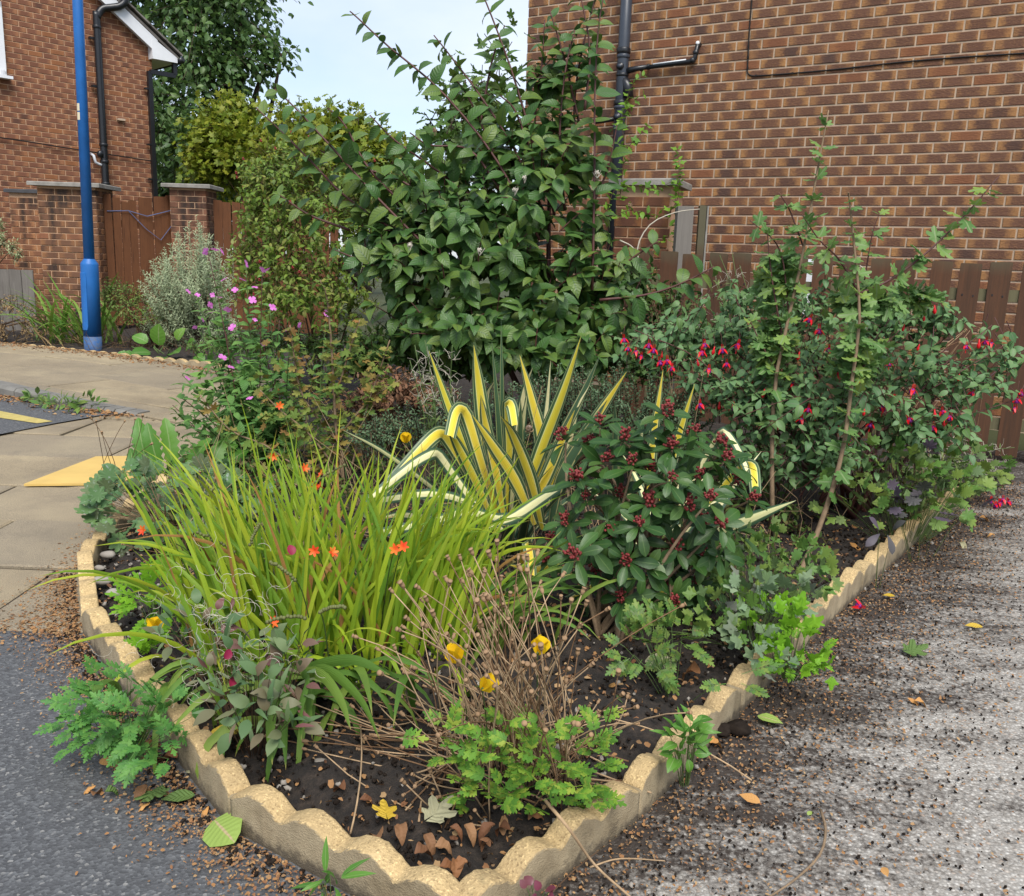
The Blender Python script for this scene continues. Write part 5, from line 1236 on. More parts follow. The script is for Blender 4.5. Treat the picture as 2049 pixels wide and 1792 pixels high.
for pts in ([(600, 1345), (612, 1360), (600, 1420), (603, 1482)], [(590, 1345), (640, 1350), (680, 1400), (702, 1460)], [(610, 1340), (660, 1345), (720, 1400), (760, 1480)], [(560, 1350), (545, 1400), (540, 1470), (545, 1530)], [(600, 1340), (700, 1320), (780, 1350)], [(580, 1345), (570, 1420), (572, 1540)], [(620, 1350), (615, 1400), (625, 1480)]):
    P = smooth_poly([at(x, y, 2.15 - .09 * i) for i, (x, y) in enumerate(pts)], 12); blade(T, P, .0135, M_CROCD, up=np.array([RNG.normal(0, .3), -1, .3]))
for k in range(26):
    b = np.array([-.1 + RNG.normal(0, .07), 2.5 + RNG.normal(0, .08), .05]); blade(T, arc_blade(b, RNG.uniform(-.6, .8), RNG.uniform(.05, .35), RNG.uniform(.3, .5), RNG.uniform(.5, 1.4), 10), RNG.uniform(.012, .017), M_CROCD)
back = []
for k in range(100):   # finer leaves crowding the back of the clump
    u = RNG.uniform(-1, 1); b = np.array([-.48 + .4 * u, 2.62 + RNG.normal(0, .1), .05]); P = arc_blade(b, (math.pi if u + RNG.normal(0, .5) < 0 else 0) + RNG.normal(0, .7), .03 + abs(RNG.normal(0, .2)), RNG.uniform(.38, .72) * (1 - .12 * max(0, u)), RNG.uniform(.05, .7), 8)
    back.append((blade_shape(P - loc, RNG.uniform(.0045, .008), nrm(np.array([RNG.normal(0, .5), -1, .25]))), np.eye(4)))
o = link('leaf_mass', np_mesh('leaf_mass', *merge_shapes(back)), M_CROC, T); o['kind'] = 'stuff'
CF = merge_shapes([(leaf_shape([(0, .12), (.3, .2), (.6, .22), (.85, .16), (1, .04)], .2, .2), fmat((0, 0, .2), (math.cos(k * 1.047) * .8, math.sin(k * 1.047) * .8, .55), (-math.cos(k * 1.047) * .5, -math.sin(k * 1.047) * .5, .8), .75)) for k in range(6)] + [(leaf_shape([(0, .05), (.5, .09), (1, .12)], 1.0, .1), fmat((0, 0, -.35), (0, 0, 1), (0, 1, 0), .6))])
cf_me = np_mesh('flower', *CF); cf_me.materials.append(M_CFLO)
for px, py, dep in ((630, 1102, 2.35), (663, 1107, 2.35), (790, 1100, 2.3), (806, 1095, 2.3), (648, 950, 2.7), (630, 972, 2.7), (612, 975, 2.72), (560, 812, 3.2), (548, 912, 2.9), (290, 1062, 2.5), (607, 938, 2.75), (541, 1247, 2.1), (645, 975, 2.7)):
    e = at(px, py, dep); o = put(T, 'flower', cf_me, e, .024, (RNG.uniform(.9, 1.6), RNG.uniform(-.4, .4), RNG.uniform(-1.2, 1.2)))
    b = np.array([e[0] * .6 - .2, dep * .97 + .25, .05]); mb = MB(); mb.tube(bez(b, (b + e) / 2 + UPV * .1, e, 7) - loc, .002, .0013, 4); mb.build('flower_stalk', M_GREENSTEM, T, smooth=True)
M_SEEDP = plain_mat('green_seed_pod', (.14, .15, .05), .6, .3, .4, 30, .2)
for (x0, y0), (x1, y1), dep in (((590, 1160), (540, 1125), 2.25), ((395, 1065), (470, 1105), 2.5), ((640, 1225), (690, 1215), 2.05), ((535, 1245), (610, 1235), 2.05), ((430, 975), (410, 1005), 2.7), ((520, 1050), (500, 1090), 2.4), ((690, 930), (600, 990), 2.6)):
    a, b2 = at(x0, y0, dep), at(x1, y1, dep); mb = MB(); P = bez(a, (a + b2) / 2 + UPV * .015, b2, 12); mb.tube(P - loc, .0016, n=4)
    for q in P: mb.ball(q - loc + rv(.001), .0052, 5, 4)
    mb.build('seed_stalk', M_SEEDP, T, smooth=True)
    bb = np.array([a[0] * .8 - .1, a[1] + .2, .05]); mb = MB(); mb.tube(bez(bb, (bb + a) / 2 + UPV * .12, a, 7) - loc, .002, .0014, 4); mb.build('flower_stalk', M_GREENSTEM, T, smooth=True)

# ---- variegated yucca
YST = [(0, (.74, .55, .045)), (.42, (.76, .6, .08)), (.52, (.78, .72, .38)), (.56, (.1, .16, .055)), (.7, (.05, .1, .05)), (.8, (.06, .11, .05)), (.86, (.42, .42, .22)), (.92, (.05, .095, .05)), (1, (.04, .085, .05))]
YST2 = [(0, (.78, .7, .36)), (.45, (.8, .74, .42)), (.55, (.12, .18, .08)), (.75, (.05, .1, .06)), (1, (.045, .09, .055))]
YST3 = [(0, (.06, .11, .055)), (.6, (.05, .1, .055)), (.78, (.5, .45, .2)), (.84, (.05, .095, .05)), (1, (.04, .085, .05))]
M_YUC = leaf_mat('yucca_yellow_leaf', [(.3, .3, .06), (.25, .28, .06)], .42, .4, .12, stripe=YST, ribs=30)
M_YUC2 = leaf_mat('yucca_cream_leaf', [(.3, .3, .1), (.25, .28, .1)], .42, .4, .12, stripe=YST2, ribs=30)
M_YUC3 = leaf_mat('yucca_green_leaf', [(.05, .1, .05), (.06, .11, .055)], .42, .4, .08, stripe=YST3, ribs=30)
T = thing('variegated_yucca', 'yucca with stiff yellow and green striped sword leaves, several folded over', 'plant', (.02, 3.5, .04))
yprof = lambda t: (min(1, .5 + t * 1.6) * (1 - max(0, t - .35) ** 1.9 / .44) + .01) if t < .999 else .02
yfold = lambda t: min(1, .6 + t) * (1 - .35 * t)
yl_ = [([(990, 1040), (975, 900), (960, 780), (948, 690)], 3.45, .034, 0, 0), ([(975, 1030), (930, 900), (890, 790), (858, 700)], 3.5, .022, 0, 0), ([(1000, 1040), (1005, 850), (1003, 640)], 3.6, .013, 2, 0), ([(1002, 1040), (1000, 880), (984, 680)], 3.6, .014, 2, 0),
    ([(1030, 1045), (1085, 900), (1130, 780), (1163, 672)], 3.4, .036, 0, 0), ([(1060, 1040), (1085, 900), (1065, 800), (1040, 710)], 3.55, .03, 0, 0), ([(1050, 1040), (1110, 900), (1160, 800), (1200, 712)], 3.5, .02, 2, 0), ([(1060, 1030), (1150, 900), (1210, 810), (1254, 743)], 3.6, .026, 0, 0),
    ([(1038, 1050), (1040, 920), (1042, 800)], 3.25, .018, 2, 0), ([(1060, 1040), (1090, 850), (1102, 720)], 3.7, .018, 1, 0), ([(1020, 1020), (1035, 870), (1050, 780), (1066, 735)], 3.65, .022, 1, 0), ([(1290, 1050), (1305, 900), (1327, 738)], 3.5, .024, 0, 0), ([(1310, 1050), (1350, 900), (1390, 768)], 3.55, .024, 0, 0), ([(1232, 1000), (1232, 900), (1230, 800)], 3.5, .016, 2, 0),
    ([(1000, 1035), (965, 930), (935, 825), (922, 815), (912, 826), (902, 872)], 3.35, .034, 0, 1), ([(1015, 1035), (1020, 900), (1016, 812), (1018, 803), (1024, 812), (1030, 850)], 3.4, .03, 0, 1), ([(985, 1045), (935, 940), (893, 870), (880, 865), (860, 880), (780, 970), (742, 1012)], 3.3, .034, 0, 1), ([(980, 1050), (915, 960), (880, 908), (868, 905), (830, 925), (740, 1000)], 3.2, .03, 1, 1),
    ([(960, 1055), (850, 965), (760, 900), (686, 860)], 3.5, .018, 1, 0), ([(1005, 1060), (930, 1000), (860, 985), (760, 1000), (735, 1010)], 3.2, .026, 1, 1), ([(1060, 1020), (1000, 1040), (930, 1020), (880, 1040), (740, 1070)], 3.1, .028, 1, 1), ([(1120, 975), (1080, 1000), (1035, 1030), (1000, 1045), (960, 1060)], 3.05, .026, 1, 0),
    ([(1330, 1100), (1450, 1058), (1593, 1001)], 3.0, .036, 1, 0), ([(1360, 1010), (1420, 900), (1442, 862), (1455, 862), (1480, 900), (1500, 950)], 3.5, .024, 1, 1), ([(1420, 1010), (1470, 945), (1495, 928), (1508, 932), (1512, 985)], 3.4, .03, 0, 1), ([(1190, 1170), (1110, 1225), (1040, 1255), (990, 1290)], 2.9, .03, 0, 0), ([(1150, 1100), (1080, 1140), (1020, 1130)], 2.9, .026, 0, 0), ([(1330, 1130), (1430, 1120), (1500, 1095)], 3.05, .03, 1, 0), ([(1050, 1180), (1045, 1120), (1052, 1090), (1060, 1090), (1064, 1150)], 2.85, .026, 0, 1),
    ([(1320, 1180), (1370, 1220), (1400, 1270)], 2.95, .024, 0, 0), ([(1010, 1040), (985, 900), (975, 800), (990, 760)], 3.75, .022, 1, 0), ([(1090, 1030), (1130, 920), (1150, 840), (1160, 780)], 3.75, .02, 1, 0), ([(1000, 1050), (940, 930), (905, 850), (890, 840)], 3.6, .026, 0, 0), ([(1070, 1050), (1030, 960), (985, 890), (945, 830)], 3.2, .028, 0, 0), ([(1085, 1060), (1060, 960), (1025, 870), (1000, 830)], 3.18, .03, 0, 0),
    ([(1100, 1060), (1120, 960), (1170, 870), (1215, 800)], 3.4, .024, 2, 0), ([(950, 1065), (870, 1040), (800, 1030), (735, 1045)], 3.25, .022, 1, 0), ([(1010, 1045), (990, 930), (972, 850), (962, 790)], 3.3, .026, 0, 0), ([(1020, 1045), (1030, 940), (1045, 850), (1055, 790)], 3.35, .024, 1, 0), ([(1045, 1050), (1090, 960), (1125, 880), (1150, 820)], 3.3, .026, 0, 0), ([(990, 1050), (950, 960), (915, 890), (895, 850)], 3.3, .024, 0, 0), ([(1055, 1040), (1105, 930), (1135, 850), (1180, 770)], 3.55, .024, 1, 0), ([(1250, 1030), (1275, 920), (1290, 830)], 3.55, .02, 1, 0)]
for pts, dep, wd, mi, fo in yl_:
    K = np.array([at(x, y, dep + .25 - (.25 if not fo else .33) * i / (len(pts) - 1)) for i, (x, y) in enumerate(pts)])
    if fo:      # creased leaf: straight lengths with a sharp fold
        P = np.array([K[i] + (K[i + 1] - K[i]) * t for i in range(len(K) - 1) for t in (0, .33, .67)] + [K[-1]]); P[1:-1] = (P[:-2] + 2 * P[1:-1] + P[2:]) / 4
    else: P = smooth_poly(K, 15)
    blade(T, P, wd * (1.1 if mi != 1 else .92), (M_YUC, M_YUC2, M_YUC3)[mi], up=nrm(np.array([RNG.normal(0, .35), -1, .35])), fold=.3, prof=yfold if fo else yprof, n_across=4)
for k in range(34):
    hd = at(1010, 1070, 3.55) if k % 3 else at(1310, 1080, 3.5); az = RNG.uniform(0, 6.28); P = arc_blade(hd + np.array([RNG.normal(0, .04), RNG.normal(0, .04), -.12]), az, RNG.uniform(.2, 1.2), RNG.uniform(.35, .6), RNG.uniform(.0, .8), 10)
    blade(T, P, RNG.uniform(.018, .028), (M_YUC2, M_YUC3, M_YUC3)[k % 3], fold=.3, prof=yprof, n_across=4)
for hd in (at(1010, 1090, 3.6), at(1310, 1100, 3.5)):
    mb = MB(); mb.tube([(hd[0] - .02, 3.5 - 3.5, 0) if False else (hd[0] - .02, hd[1] - 3.5, 0), (hd[0] - .02, hd[1] - 3.5, hd[2] - .0)], .045, .035, 9); mb.build('trunk', M_BARK, T, smooth=True)
# snails on the yucca
def snail(p, label):
    T = thing('snail', label, 'snail', tuple(p)); mb = MB(); P = []; rr = []
    for i in range(34):
        a = i / 33 * 2 * math.pi * 2.3; r = .0085 * (1 - i / 40); P.append((r * math.cos(a), -.004 * i / 33 * 1.4, r * math.sin(a))); rr.append(.0068 * (1 - i / 40) ** 1.1)
    mb.tube(P, .005, n=8, radii=rr); mb.build('shell', plain_mat('snail_shell', (.2, .13, .08), .35, .5, .6, 260, .1, .001, (.07, .045, .03)), T, smooth=True)
    mb = MB(); mb.tube(smooth_poly([(-.012, .004, -.012), (.0, .005, -.013), (.014, .004, -.01), (.017, .002, -.004)], 9), .003, .002, 6); mb.build('body', M_TAN, T, smooth=True)
snail(at(1058, 857, 3.19), 'brown banded snail stuck on a yellow yucca leaf')

# ---- skimmia
M_SKIM = leaf_mat('skimmia_leaf', [(.022, .062, .018), (.032, .085, .024), (.05, .115, .03), (.03, .07, .026), (.07, .13, .035)], .4, .3, .14, mid=(.08, .14, .04))
M_SKBUD = plain_mat('skimmia_bud', (.12, .014, .016), .55, .3, .45, 90, .3, .002, (.22, .035, .03))
T = thing('skimmia_shrub', 'glossy dark green skimmia with clusters of dark red buds', 'shrub', (.3, 2.95, .04)); loc = np.array(T.location); L = Leaves()
ros = [(1200, 850), (1215, 925), (1185, 890), (1330, 828), (1345, 895), (1395, 955), (1300, 945), (1250, 880), (1265, 930), (1470, 965), (1440, 890), (1500, 1000), (1135, 1045), (1150, 1110), (1200, 1140), (1110, 1080), (1350, 1095), (1395, 1105), (1322, 1160), (1345, 1195), (1255, 1120), (1230, 1070), (1280, 1050), (1400, 1040), (1440, 1050), (1160, 960), (1175, 1000), (1370, 1010), (1420, 1000), (1300, 1010), (1240, 990), (1180, 1090), (1450, 920), (1380, 870), (1290, 870), (1405, 900), (1130, 880), (1160, 860), (1480, 930), (1420, 1190), (1440, 1110), (1290, 1140), (1390, 1165), (1130, 1150), (1480, 1060), (1340, 960), (1215, 1040), (1180, 1185), (1245, 1195), (1300, 1205), (1400, 1225), (1100, 1120), (1350, 1225)]
bc = MB()
for k in range(26):
    q = nrm(rv() + UPV * .6) * RNG.uniform(.4, 1) * .022; bc.ball(q, .0042, 5, 4); 
    if k % 2 == 0: bc.tube([(0, 0, -.012), tuple(q)], .0013, n=3)
bcm = bc.mesh('bud_cluster', True); bcm.materials.append(M_SKBUD)
cen_s = at(1300, 1040, 3.0)
bstart = [gp(1200, 1275, .04), gp(1240, 1290, .04), gp(1180, 1250, .04)]
for i, (px, py) in enumerate(ros):
    dd = ((px - 1300) / 210) ** 2 + ((py - 1030) / 200) ** 2; dep = 2.66 + .2 * min(1.2, dd) + RNG.normal(0, .08)
    c = at(px, py, dep); ax = nrm((c - cen_s) + UPV * RNG.uniform(.15, .45) + np.array([0, -.06, 0]) + rv(.05)); a = nrm(np.cross(ax, [.2, .3, 1])); b = np.cross(ax, a); n_l = RNG.integers(7, 10); ph = RNG.uniform(0, 6)
    for k in range(n_l):
        an = ph + k * 2 * math.pi / n_l + RNG.normal(0, .12); side = a * math.cos(an) + b * math.sin(an); el = .15 if k % 2 else .55
        L.add(c + side * .006 - ax * (.012 if k % 2 else .0), side + ax * el + rv(.08), ax + side * -.3 + rv(.1), RNG.uniform(.075, .108) * (1 if k % 2 else .8))
    if i < 34 or i % 3 == 0: put(T, 'bud_cluster', bcm, c + ax * .022, RNG.uniform(.8, 1.35))
    s = bstart[i % 3] if i % 4 == 0 else cen_s + np.array([RNG.normal(-.03, .06), 0, -.12]); m = s + (c - s) * .55 + np.array([0, .06, .02]) + rv(.03)
    mb = MB(); mb.tube(bez(s + rv(.01) * np.array([1, 1, 0]), m, c - ax * .01, 8) - loc, .0085, .003, 6); mb.build('branch', M_PALETRUNK, T, smooth=True)
for k in range(70):
    p, d, c = blob_pts([E(1300, 1040, 2.85, 200, .2, 170)], 1, .3, .5, (.5, .95))[0]; L.add(p, d + rv(.6), UPV + rv(.4) + np.array([0, -.4, 0]), RNG.uniform(.08, .11))
L.build(T, 'leaf', V_OB, M_SKIM, 300)
for s in bstart:
    mb = MB(); e = at(1250 + RNG.normal(0, 40), 1190, 2.8); mb.tube(bez(s, (s + e) / 2 + rv(.03), e, 7) - loc, .014, .008, 7); mb.build('branch', M_PALETRUNK, T, smooth=True)

# ---- hebe
M_HEBE = leaf_mat('hebe_leaf', [(.06, .11, .07), (.09, .15, .095), (.13, .19, .13)], .55, .3, .15)
T = thing('hebe_shrub', 'low grey green hebe with tiny overlapping leaves behind the yucca', 'shrub', (.1, 4.3, .04))
bush(T, [E(1150, 800, 4.3, 130, .35, 80), E(1000, 830, 4.3, 140, .35, 70), E(1260, 810, 4.2, 110, .3, 90), E(860, 840, 4.25, 120, .3, 50), E(760, 860, 4.2, 70, .25, 40), E(1350, 850, 4.15, 90, .3, 80)], 420, .15, dict(spacing=.0115, size=.022, out=.75, fwd=.6, grav=-.1, jit=.12), V_SM, M_HEBE, 0, M_TWIG, (.1, 4.3, .04), 7, .003, .7, t0=.05)

# ---- fuchsia
M_FUCH = leaf_mat('fuchsia_leaf', [(.08, .17, .09), (.115, .22, .115), (.16, .27, .14), (.11, .2, .07)], .5, .3, .24, mid=(.16, .2, .12))
M_FRED = leaf_mat('fuchsia_red', [(.7, .008, .015), (.8, .015, .02), (.72, .01, .03)], .4, .4, .2)
M_FPUR = leaf_mat('fuchsia_purple', [(.16, .015, .2), (.22, .02, .26), (.3, .02, .2)], .45, .3, .2)
T = thing('fuchsia_bush', 'spreading fuchsia bush hung with red and purple flowers before the picket fence', 'bush', (1.75, 4.25, .04)); loc = np.array(T.location)
fb = [E(1500, 680, 4.3, 170, .35, 60), E(1400, 660, 4.4, 150, .3, 45), E(1650, 790, 4.0, 200, .4, 110), E(1800, 720, 4.2, 150, .35, 60), E(1520, 800, 4.0, 130, .35, 90), E(1900, 760, 4.1, 120, .3, 50), E(1700, 640, 4.4, 150, .3, 60), E(1600, 900, 3.9, 150, .3, 80), E(1850, 850, 4.0, 120, .3, 60), E(1990, 720, 4.2, 60, .25, 40), E(1330, 690, 4.3, 110, .25, 45), E(1440, 760, 4.1, 110, .3, 70), E(1580, 600, 4.5, 110, .25, 60), E(1840, 640, 4.4, 120, .25, 50), E(1480, 600, 4.6, 80, .2, 50)]
bush(T, fb, 430, .26, dict(spacing=.045, size=.062, out=.85, fwd=.4, grav=.1, jit=.3, upn=(0, -.35, 1)), V_OV, M_FUCH, 300, M_REDSTEM, (1.7, 4.2, .04), 14, .0025, .15, .25, .3, (.55, 1.05))
tube_ = leaf_shape([(0, .07), (.4, .1), (1, .13)], 1.2, .05)
SEP = leaf_shape([(0, .14), (.35, .2), (.75, .13), (1, .02)], .15, .35)
fparts = []
for k in range(4):
    a = k * 1.571 + .4; fparts.append((SEP, fmat((0, 0, -.45), (math.cos(a) * .85, math.sin(a) * .85, -.45), (-math.cos(a) * .3, -math.sin(a) * .3, 1), .85)))
    fparts.append((tube_, fmat((.05 * math.cos(a), .05 * math.sin(a), 0), (.02 * math.cos(a), .02 * math.sin(a), -1), (math.cos(a), math.sin(a), 0), .5)))
fc_me = np_mesh('flower', *merge_shapes(fparts)); fc_me.materials.append(M_FRED)
cor = MB(); cor.tube([(0, 0, -.42), (0, 0, -.6), (0, 0, -.8), (0, 0, -.92)], .2, n=8, radii=[.12, .24, .3, .27]); co_me = cor.mesh('corolla', True); co_me.materials.append(M_FPUR)
stm = MB(); [stm.tube([(0, 0, -.8), (.05 * math.cos(k * 1.3), .05 * math.sin(k * 1.3), -1.35 - .1 * (k % 2))], .018, n=3) for k in range(5)]; st_me = stm.mesh('stamen'); st_me.materials.append(M_FRED)
budm = MB(); budm.tube([(0, 0, 0), (0, 0, -.35), (0, 0, -.6), (0, 0, -.85), (0, 0, -1.0)], .1, n=7, radii=[.06, .1, .2, .17, .03]); bu_me = budm.mesh('bud', True); bu_me.materials.append(M_FRED)
fspots = [(1248, 680), (1258, 700), (1272, 706), (1325, 715), (1318, 725), (1335, 722), (1410, 690), (1430, 705), (1445, 700), (1405, 705), (1345, 738), (1440, 815), (1467, 815), (1400, 810), (1620, 820), (1650, 800), (1635, 830), (1768, 815), (1815, 840), (1870, 830), (1885, 825), (1905, 835), (1870, 855), (1960, 690), (1985, 690), (1935, 695), (1975, 685), (1870, 622), (2035, 800), (2030, 820), (2045, 790), (1530, 920), (1545, 910), (1700, 880), (1560, 700), (1600, 715), (1680, 745), (1950, 790), (1720, 760), (1850, 640), (1480, 690), (1570, 690), (1910, 850), (1890, 850), (1625, 640), (1740, 600), (1780, 730), (1840, 700), (1300, 690), (1285, 715), (1310, 700), (1395, 730), (1420, 740), (1455, 730), (1500, 760), (1530, 790), (1590, 770), (1605, 840), (1680, 850), (1730, 830), (1745, 850), (1790, 800), (1830, 780), (1920, 760), (1560, 850), (1660, 700), (1640, 660), (1810, 660)]
for i, (px, py) in enumerate(fspots):
    p = at(px, py - 12, 3.78 + .25 * abs(px - 1640) / 400 + RNG.normal(0, .04)); s = RNG.uniform(.034, .05)
    if i % 4 == 3: o = put(T, 'bud', bu_me, p, s * .9, (RNG.normal(0, .15), RNG.normal(0, .15), RNG.uniform(0, 6)))
    else:
        o = put(T, 'flower', fc_me, p, s, (RNG.normal(0, .18), RNG.normal(0, .18), RNG.uniform(0, 6)))
        for nm, me in (('corolla', co_me), ('stamen', st_me)): c = bpy.data.objects.new(nm, me); COL.objects.link(c); c.parent = o
    mb = MB(); q = p + np.array([RNG.normal(0, .02), .02, RNG.uniform(.03, .06)]); mb.tube([p - loc, (p + q) / 2 - loc + UPV * .01, q - loc], .0012, n=4); mb.build('pedicel', M_REDSTEM, T)
for pts in ([(1640, 1000), (1720, 860), (1860, 780), (2010, 690)], [(1640, 1000), (1750, 900), (1880, 850), (2045, 795)], [(1560, 980), (1480, 820), (1400, 720), (1270, 660)], [(1620, 980), (1560, 800), (1500, 700)], [(1650, 980), (1700, 760), (1780, 640)], [(1640, 1010), (1800, 830), (1900, 720), (1985, 650)]):
    P = smooth_poly([at(x, y, 4.05 - .03 * i) for i, (x, y) in enumerate(pts)], 14); mb = MB(); mb.tube(P - loc, .006, .002, 6); mb.build('branch', M_REDSTEM, T, smooth=True)
    L = Leaves(); along(L, P, .4, 1, .05, .065, out=.85, fwd=.4, grav=.1, upn=(0, -.4, 1)); L.build(T, 'leaf', V_OV, M_FUCH, 60)

# ---- field maple saplings in the fuchsia
M_MAP = leaf_mat('field_maple_leaf', [(.08, .17, .06), (.12, .23, .08), (.17, .28, .1), (.22, .3, .07)], .5, .3, .25, mid=(.2, .28, .12))
def sapling(label, base, runs, dep, size, nleaf=150, blobs=None):
    T = thing('maple_sapling', label, 'sapling', tuple(base)); loc = np.array(T.location); L = Leaves()
    for i, (pts, r0, r1, t0) in enumerate(runs):
        P = smooth_poly([at(x, y, dep - .02 * k) for k, (x, y) in enumerate(pts)], 16)
        if i == 0: P = np.vstack([np.array(base)[None], P])
        mb = MB(); mb.tube(P - loc, r0, r1, 7); mb.build('trunk' if i == 0 else 'branch', M_PALETRUNK if r0 > .006 else M_REDSTEM, T, smooth=True)
        along(L, P, t0, 1.0, .07, size, out=.9, fwd=.3, grav=.3, upn=(0, -.55, 1), jit=.3, taper=.35)
        along(L, P, t0 + .1, 1.0, .11, size * .8, out=.9, fwd=.3, grav=.2, upn=(0, -.55, 1), jit=.4, taper=.35)
    if blobs:
        for p, d, c in blob_pts(blobs, 70, .3, .4, (.3, 1.0)): a = p - d * .1; along(L, bez(a, (a + p) / 2 + rv(.02), p, 4), .1, 1, .045, size * .9, out=.9, fwd=.3, grav=.25, upn=(0, -.5, 1), jit=.35)
    L.build(T, 'leaf', MAPLE, M_MAP, nleaf)
sapling('slender field maple sapling reaching highest up the brick wall', gp(1540, 1075, .04), [([(1545, 1010), (1545, 870), (1555, 740), (1600, 540), (1625, 400), (1645, 290), (1658, 220)], .011, .0025, .3), ([(1570, 700), (1545, 560), (1535, 460)], .005, .002, .1), ([(1580, 640), (1560, 500), (1500, 440)], .004, .002, .2), ([(1610, 500), (1580, 420), (1558, 385)], .004, .002, .2), ([(1570, 760), (1530, 700), (1500, 640)], .004, .002, .1)], 3.8, .085, 150, [E(1560, 560, 3.9, 60, .15, 90), E(1540, 700, 3.85, 60, .15, 80)])
sapling('branching field maple sapling with thorn straight shoots over the fuchsia', gp(1600, 1150, .04), [([(1630, 1080), (1665, 980), (1690, 880), (1705, 760), (1720, 640), (1712, 520), (1700, 400), (1697, 385)], .012, .0025, .3), ([(1712, 590), (1780, 560), (1860, 500), (1940, 420), (2000, 350)], .006, .002, .15), ([(1715, 580), (1680, 520), (1640, 480), (1605, 430)], .005, .002, .15), ([(1730, 560), (1745, 470), (1760, 425)], .003, .0015, .4), ([(1700, 760), (1760, 700), (1800, 660)], .004, .002, .2)], 3.65, .085, 160, [E(1720, 600, 3.75, 100, .18, 60), E(1710, 720, 3.7, 70, .15, 80), E(1820, 590, 3.8, 70, .12, 40)])
T = thing('bramble_stem', 'bare thin bramble stem arching beside the near pillar', 'stem', (.9, 6.3, .03)); loc = np.array(T.location)
for pts in ([(1290, 560), (1275, 500), (1300, 450), (1350, 425), (1400, 418)], [(1240, 480), (1270, 500), (1290, 560)], [(1700, 520), (1735, 545), (1745, 600), (1750, 680)]):
    mb = MB(); mb.tube(smooth_poly([at(x, y, 6.2) for x, y in pts], 14) - loc, .006, .003, 5); mb.build('stem', M_SILK, T, smooth=True)
M_IVY = leaf_mat('bright_climber_leaf', [(.12, .24, .03), (.18, .32, .04), (.08, .18, .04)], .45, .35, .3)
T = thing('climber', 'bright green climbing plant over the near pillar and grey soil pipe', 'climber', (.95, 7.75, .03)); loc = np.array(T.location); L = Leaves(); tw = MB()
for pts in ([(1215, 420), (1230, 380), (1265, 370), (1310, 378), (1345, 362)], [(1240, 400), (1250, 300), (1245, 240), (1270, 200), (1295, 185)], [(1250, 300), (1280, 270), (1300, 245)], [(1210, 440), (1260, 420), (1330, 430), (1360, 380), (1355, 290)], [(1345, 560), (1350, 480), (1352, 400), (1360, 320)], [(1290, 600), (1300, 520), (1330, 470)], [(1240, 250), (1265, 170), (1290, 150)]):
    P = smooth_poly([at(x, y, 7.15) for x, y in pts], 14); tw.tube(P - loc, .003, .0015, 4, False); along(L, P, 0, 1, .045, .075, out=.9, fwd=.3, grav=.2, upn=(0, -.6, 1), jit=.4)
L.build(T, 'leaf', TRILOB + V_OV[:2], M_IVY, 160); tw.build('stem', M_TWIG, T)['kind'] = 'stuff'
M_DKFILL = leaf_mat('dark_filler_leaf', [(.04, .09, .03), (.06, .12, .04), (.1, .16, .05)], .5, .3, .22)
T = thing('ivy_thicket', 'tangled green ivy and weeds along the foot of the picket fence', 'ground cover', (1.4, 5.7, .03)); T['kind'] = 'stuff'
bush(T, [E(1330, 640, 5.6, 90, .3, 90), E(1260, 560, 5.9, 60, .3, 60), E(1420, 690, 5.3, 80, .25, 60), E(1560, 690, 5.3, 90, .25, 50), E(1700, 720, 5.2, 90, .25, 50), E(1290, 720, 5.2, 100, .3, 50), E(1240, 680, 5.5, 60, .3, 50)], 330, .2, dict(spacing=.045, size=.06, out=.85, fwd=.4, grav=.15, jit=.35), V_OV + TRILOB, M_DKFILL, 0, M_TWIG)

# ---- seed heads of love-in-a-mist type behind the fuchsia
M_CAPS = plain_mat('dry_capsule', (.32, .2, .11), .8, .2, .45, 60, .3, .002, (.25, .16, .09))
cap = MB(); cap.tube([(0, 0, 0), (0, 0, .25), (0, 0, .6), (0, 0, .9), (0, 0, .93), (0, 0, 1.05), (0, 0, 1.06)], .2, n=8, radii=[.06, .22, .3, .2, .3, .32, .05]); cap_me = cap.mesh('seed_head', True); cap_me.materials.append(M_CAPS)
M_BRST = plain_mat('brown_dry_stem', (.2, .115, .06), .85, .2, .4, 30, .3, .002)
def dry_stems(name, label, cat, base, tips, r, mat, group=None, spread=(.05, .05), sag=.0, csize=.016, caps=True):
    T = thing(name, label, cat, tuple(base), group=group); loc = np.array(T.location)
    for e in tips:
        b = np.array(base) + np.array([RNG.normal(0, spread[0]), RNG.normal(0, spread[1]), 0]); m = b + (e - b) * .5 + np.array([0, 0, .12 * np.linalg.norm(e - b)]) + rv(.035) - UPV * sag
        P = bez(b, m, e, 8); mb = MB(); mb.tube(P - loc, r, r * .7, 4); o = mb.build('stem', mat if RNG.random() < .6 else M_BRST, T, smooth=True)
        if caps:
            d = nrm(P[-1] - P[-2]); q = Vector(d).to_track_quat('Z', 'Y').to_euler()
            c = bpy.data.objects.new('seed_head', cap_me); COL.objects.link(c); c.parent = o; c.location = tuple(P[-1] - loc); c.rotation_euler = q; s = csize * RNG.uniform(.75, 1.2); c.scale = (s, s, s)
    return T
dry_stems('seed_stalks'[:10] + '', 'straw coloured dry seed stalks rising through the fuchsia', 'dry stalks', (1.95, 4.7, .04), [at(RNG.uniform(1570, 1980), RNG.uniform(640, 760), 4.7) for k in range(46)], .002, M_TAN, spread=(.25, .1), csize=.026).name = 'dry_stalk_clump'
dry_stems('dry_stalk_clump', 'pale capsules on dry stalks between viburnum and fuchsia', 'dry stalks', (.9, 5.0, .04), [at(RNG.uniform(1270, 1400), RNG.uniform(570, 650), 4.95) for k in range(18)], .0018, M_TAN, spread=(.12, .08), csize=.024)
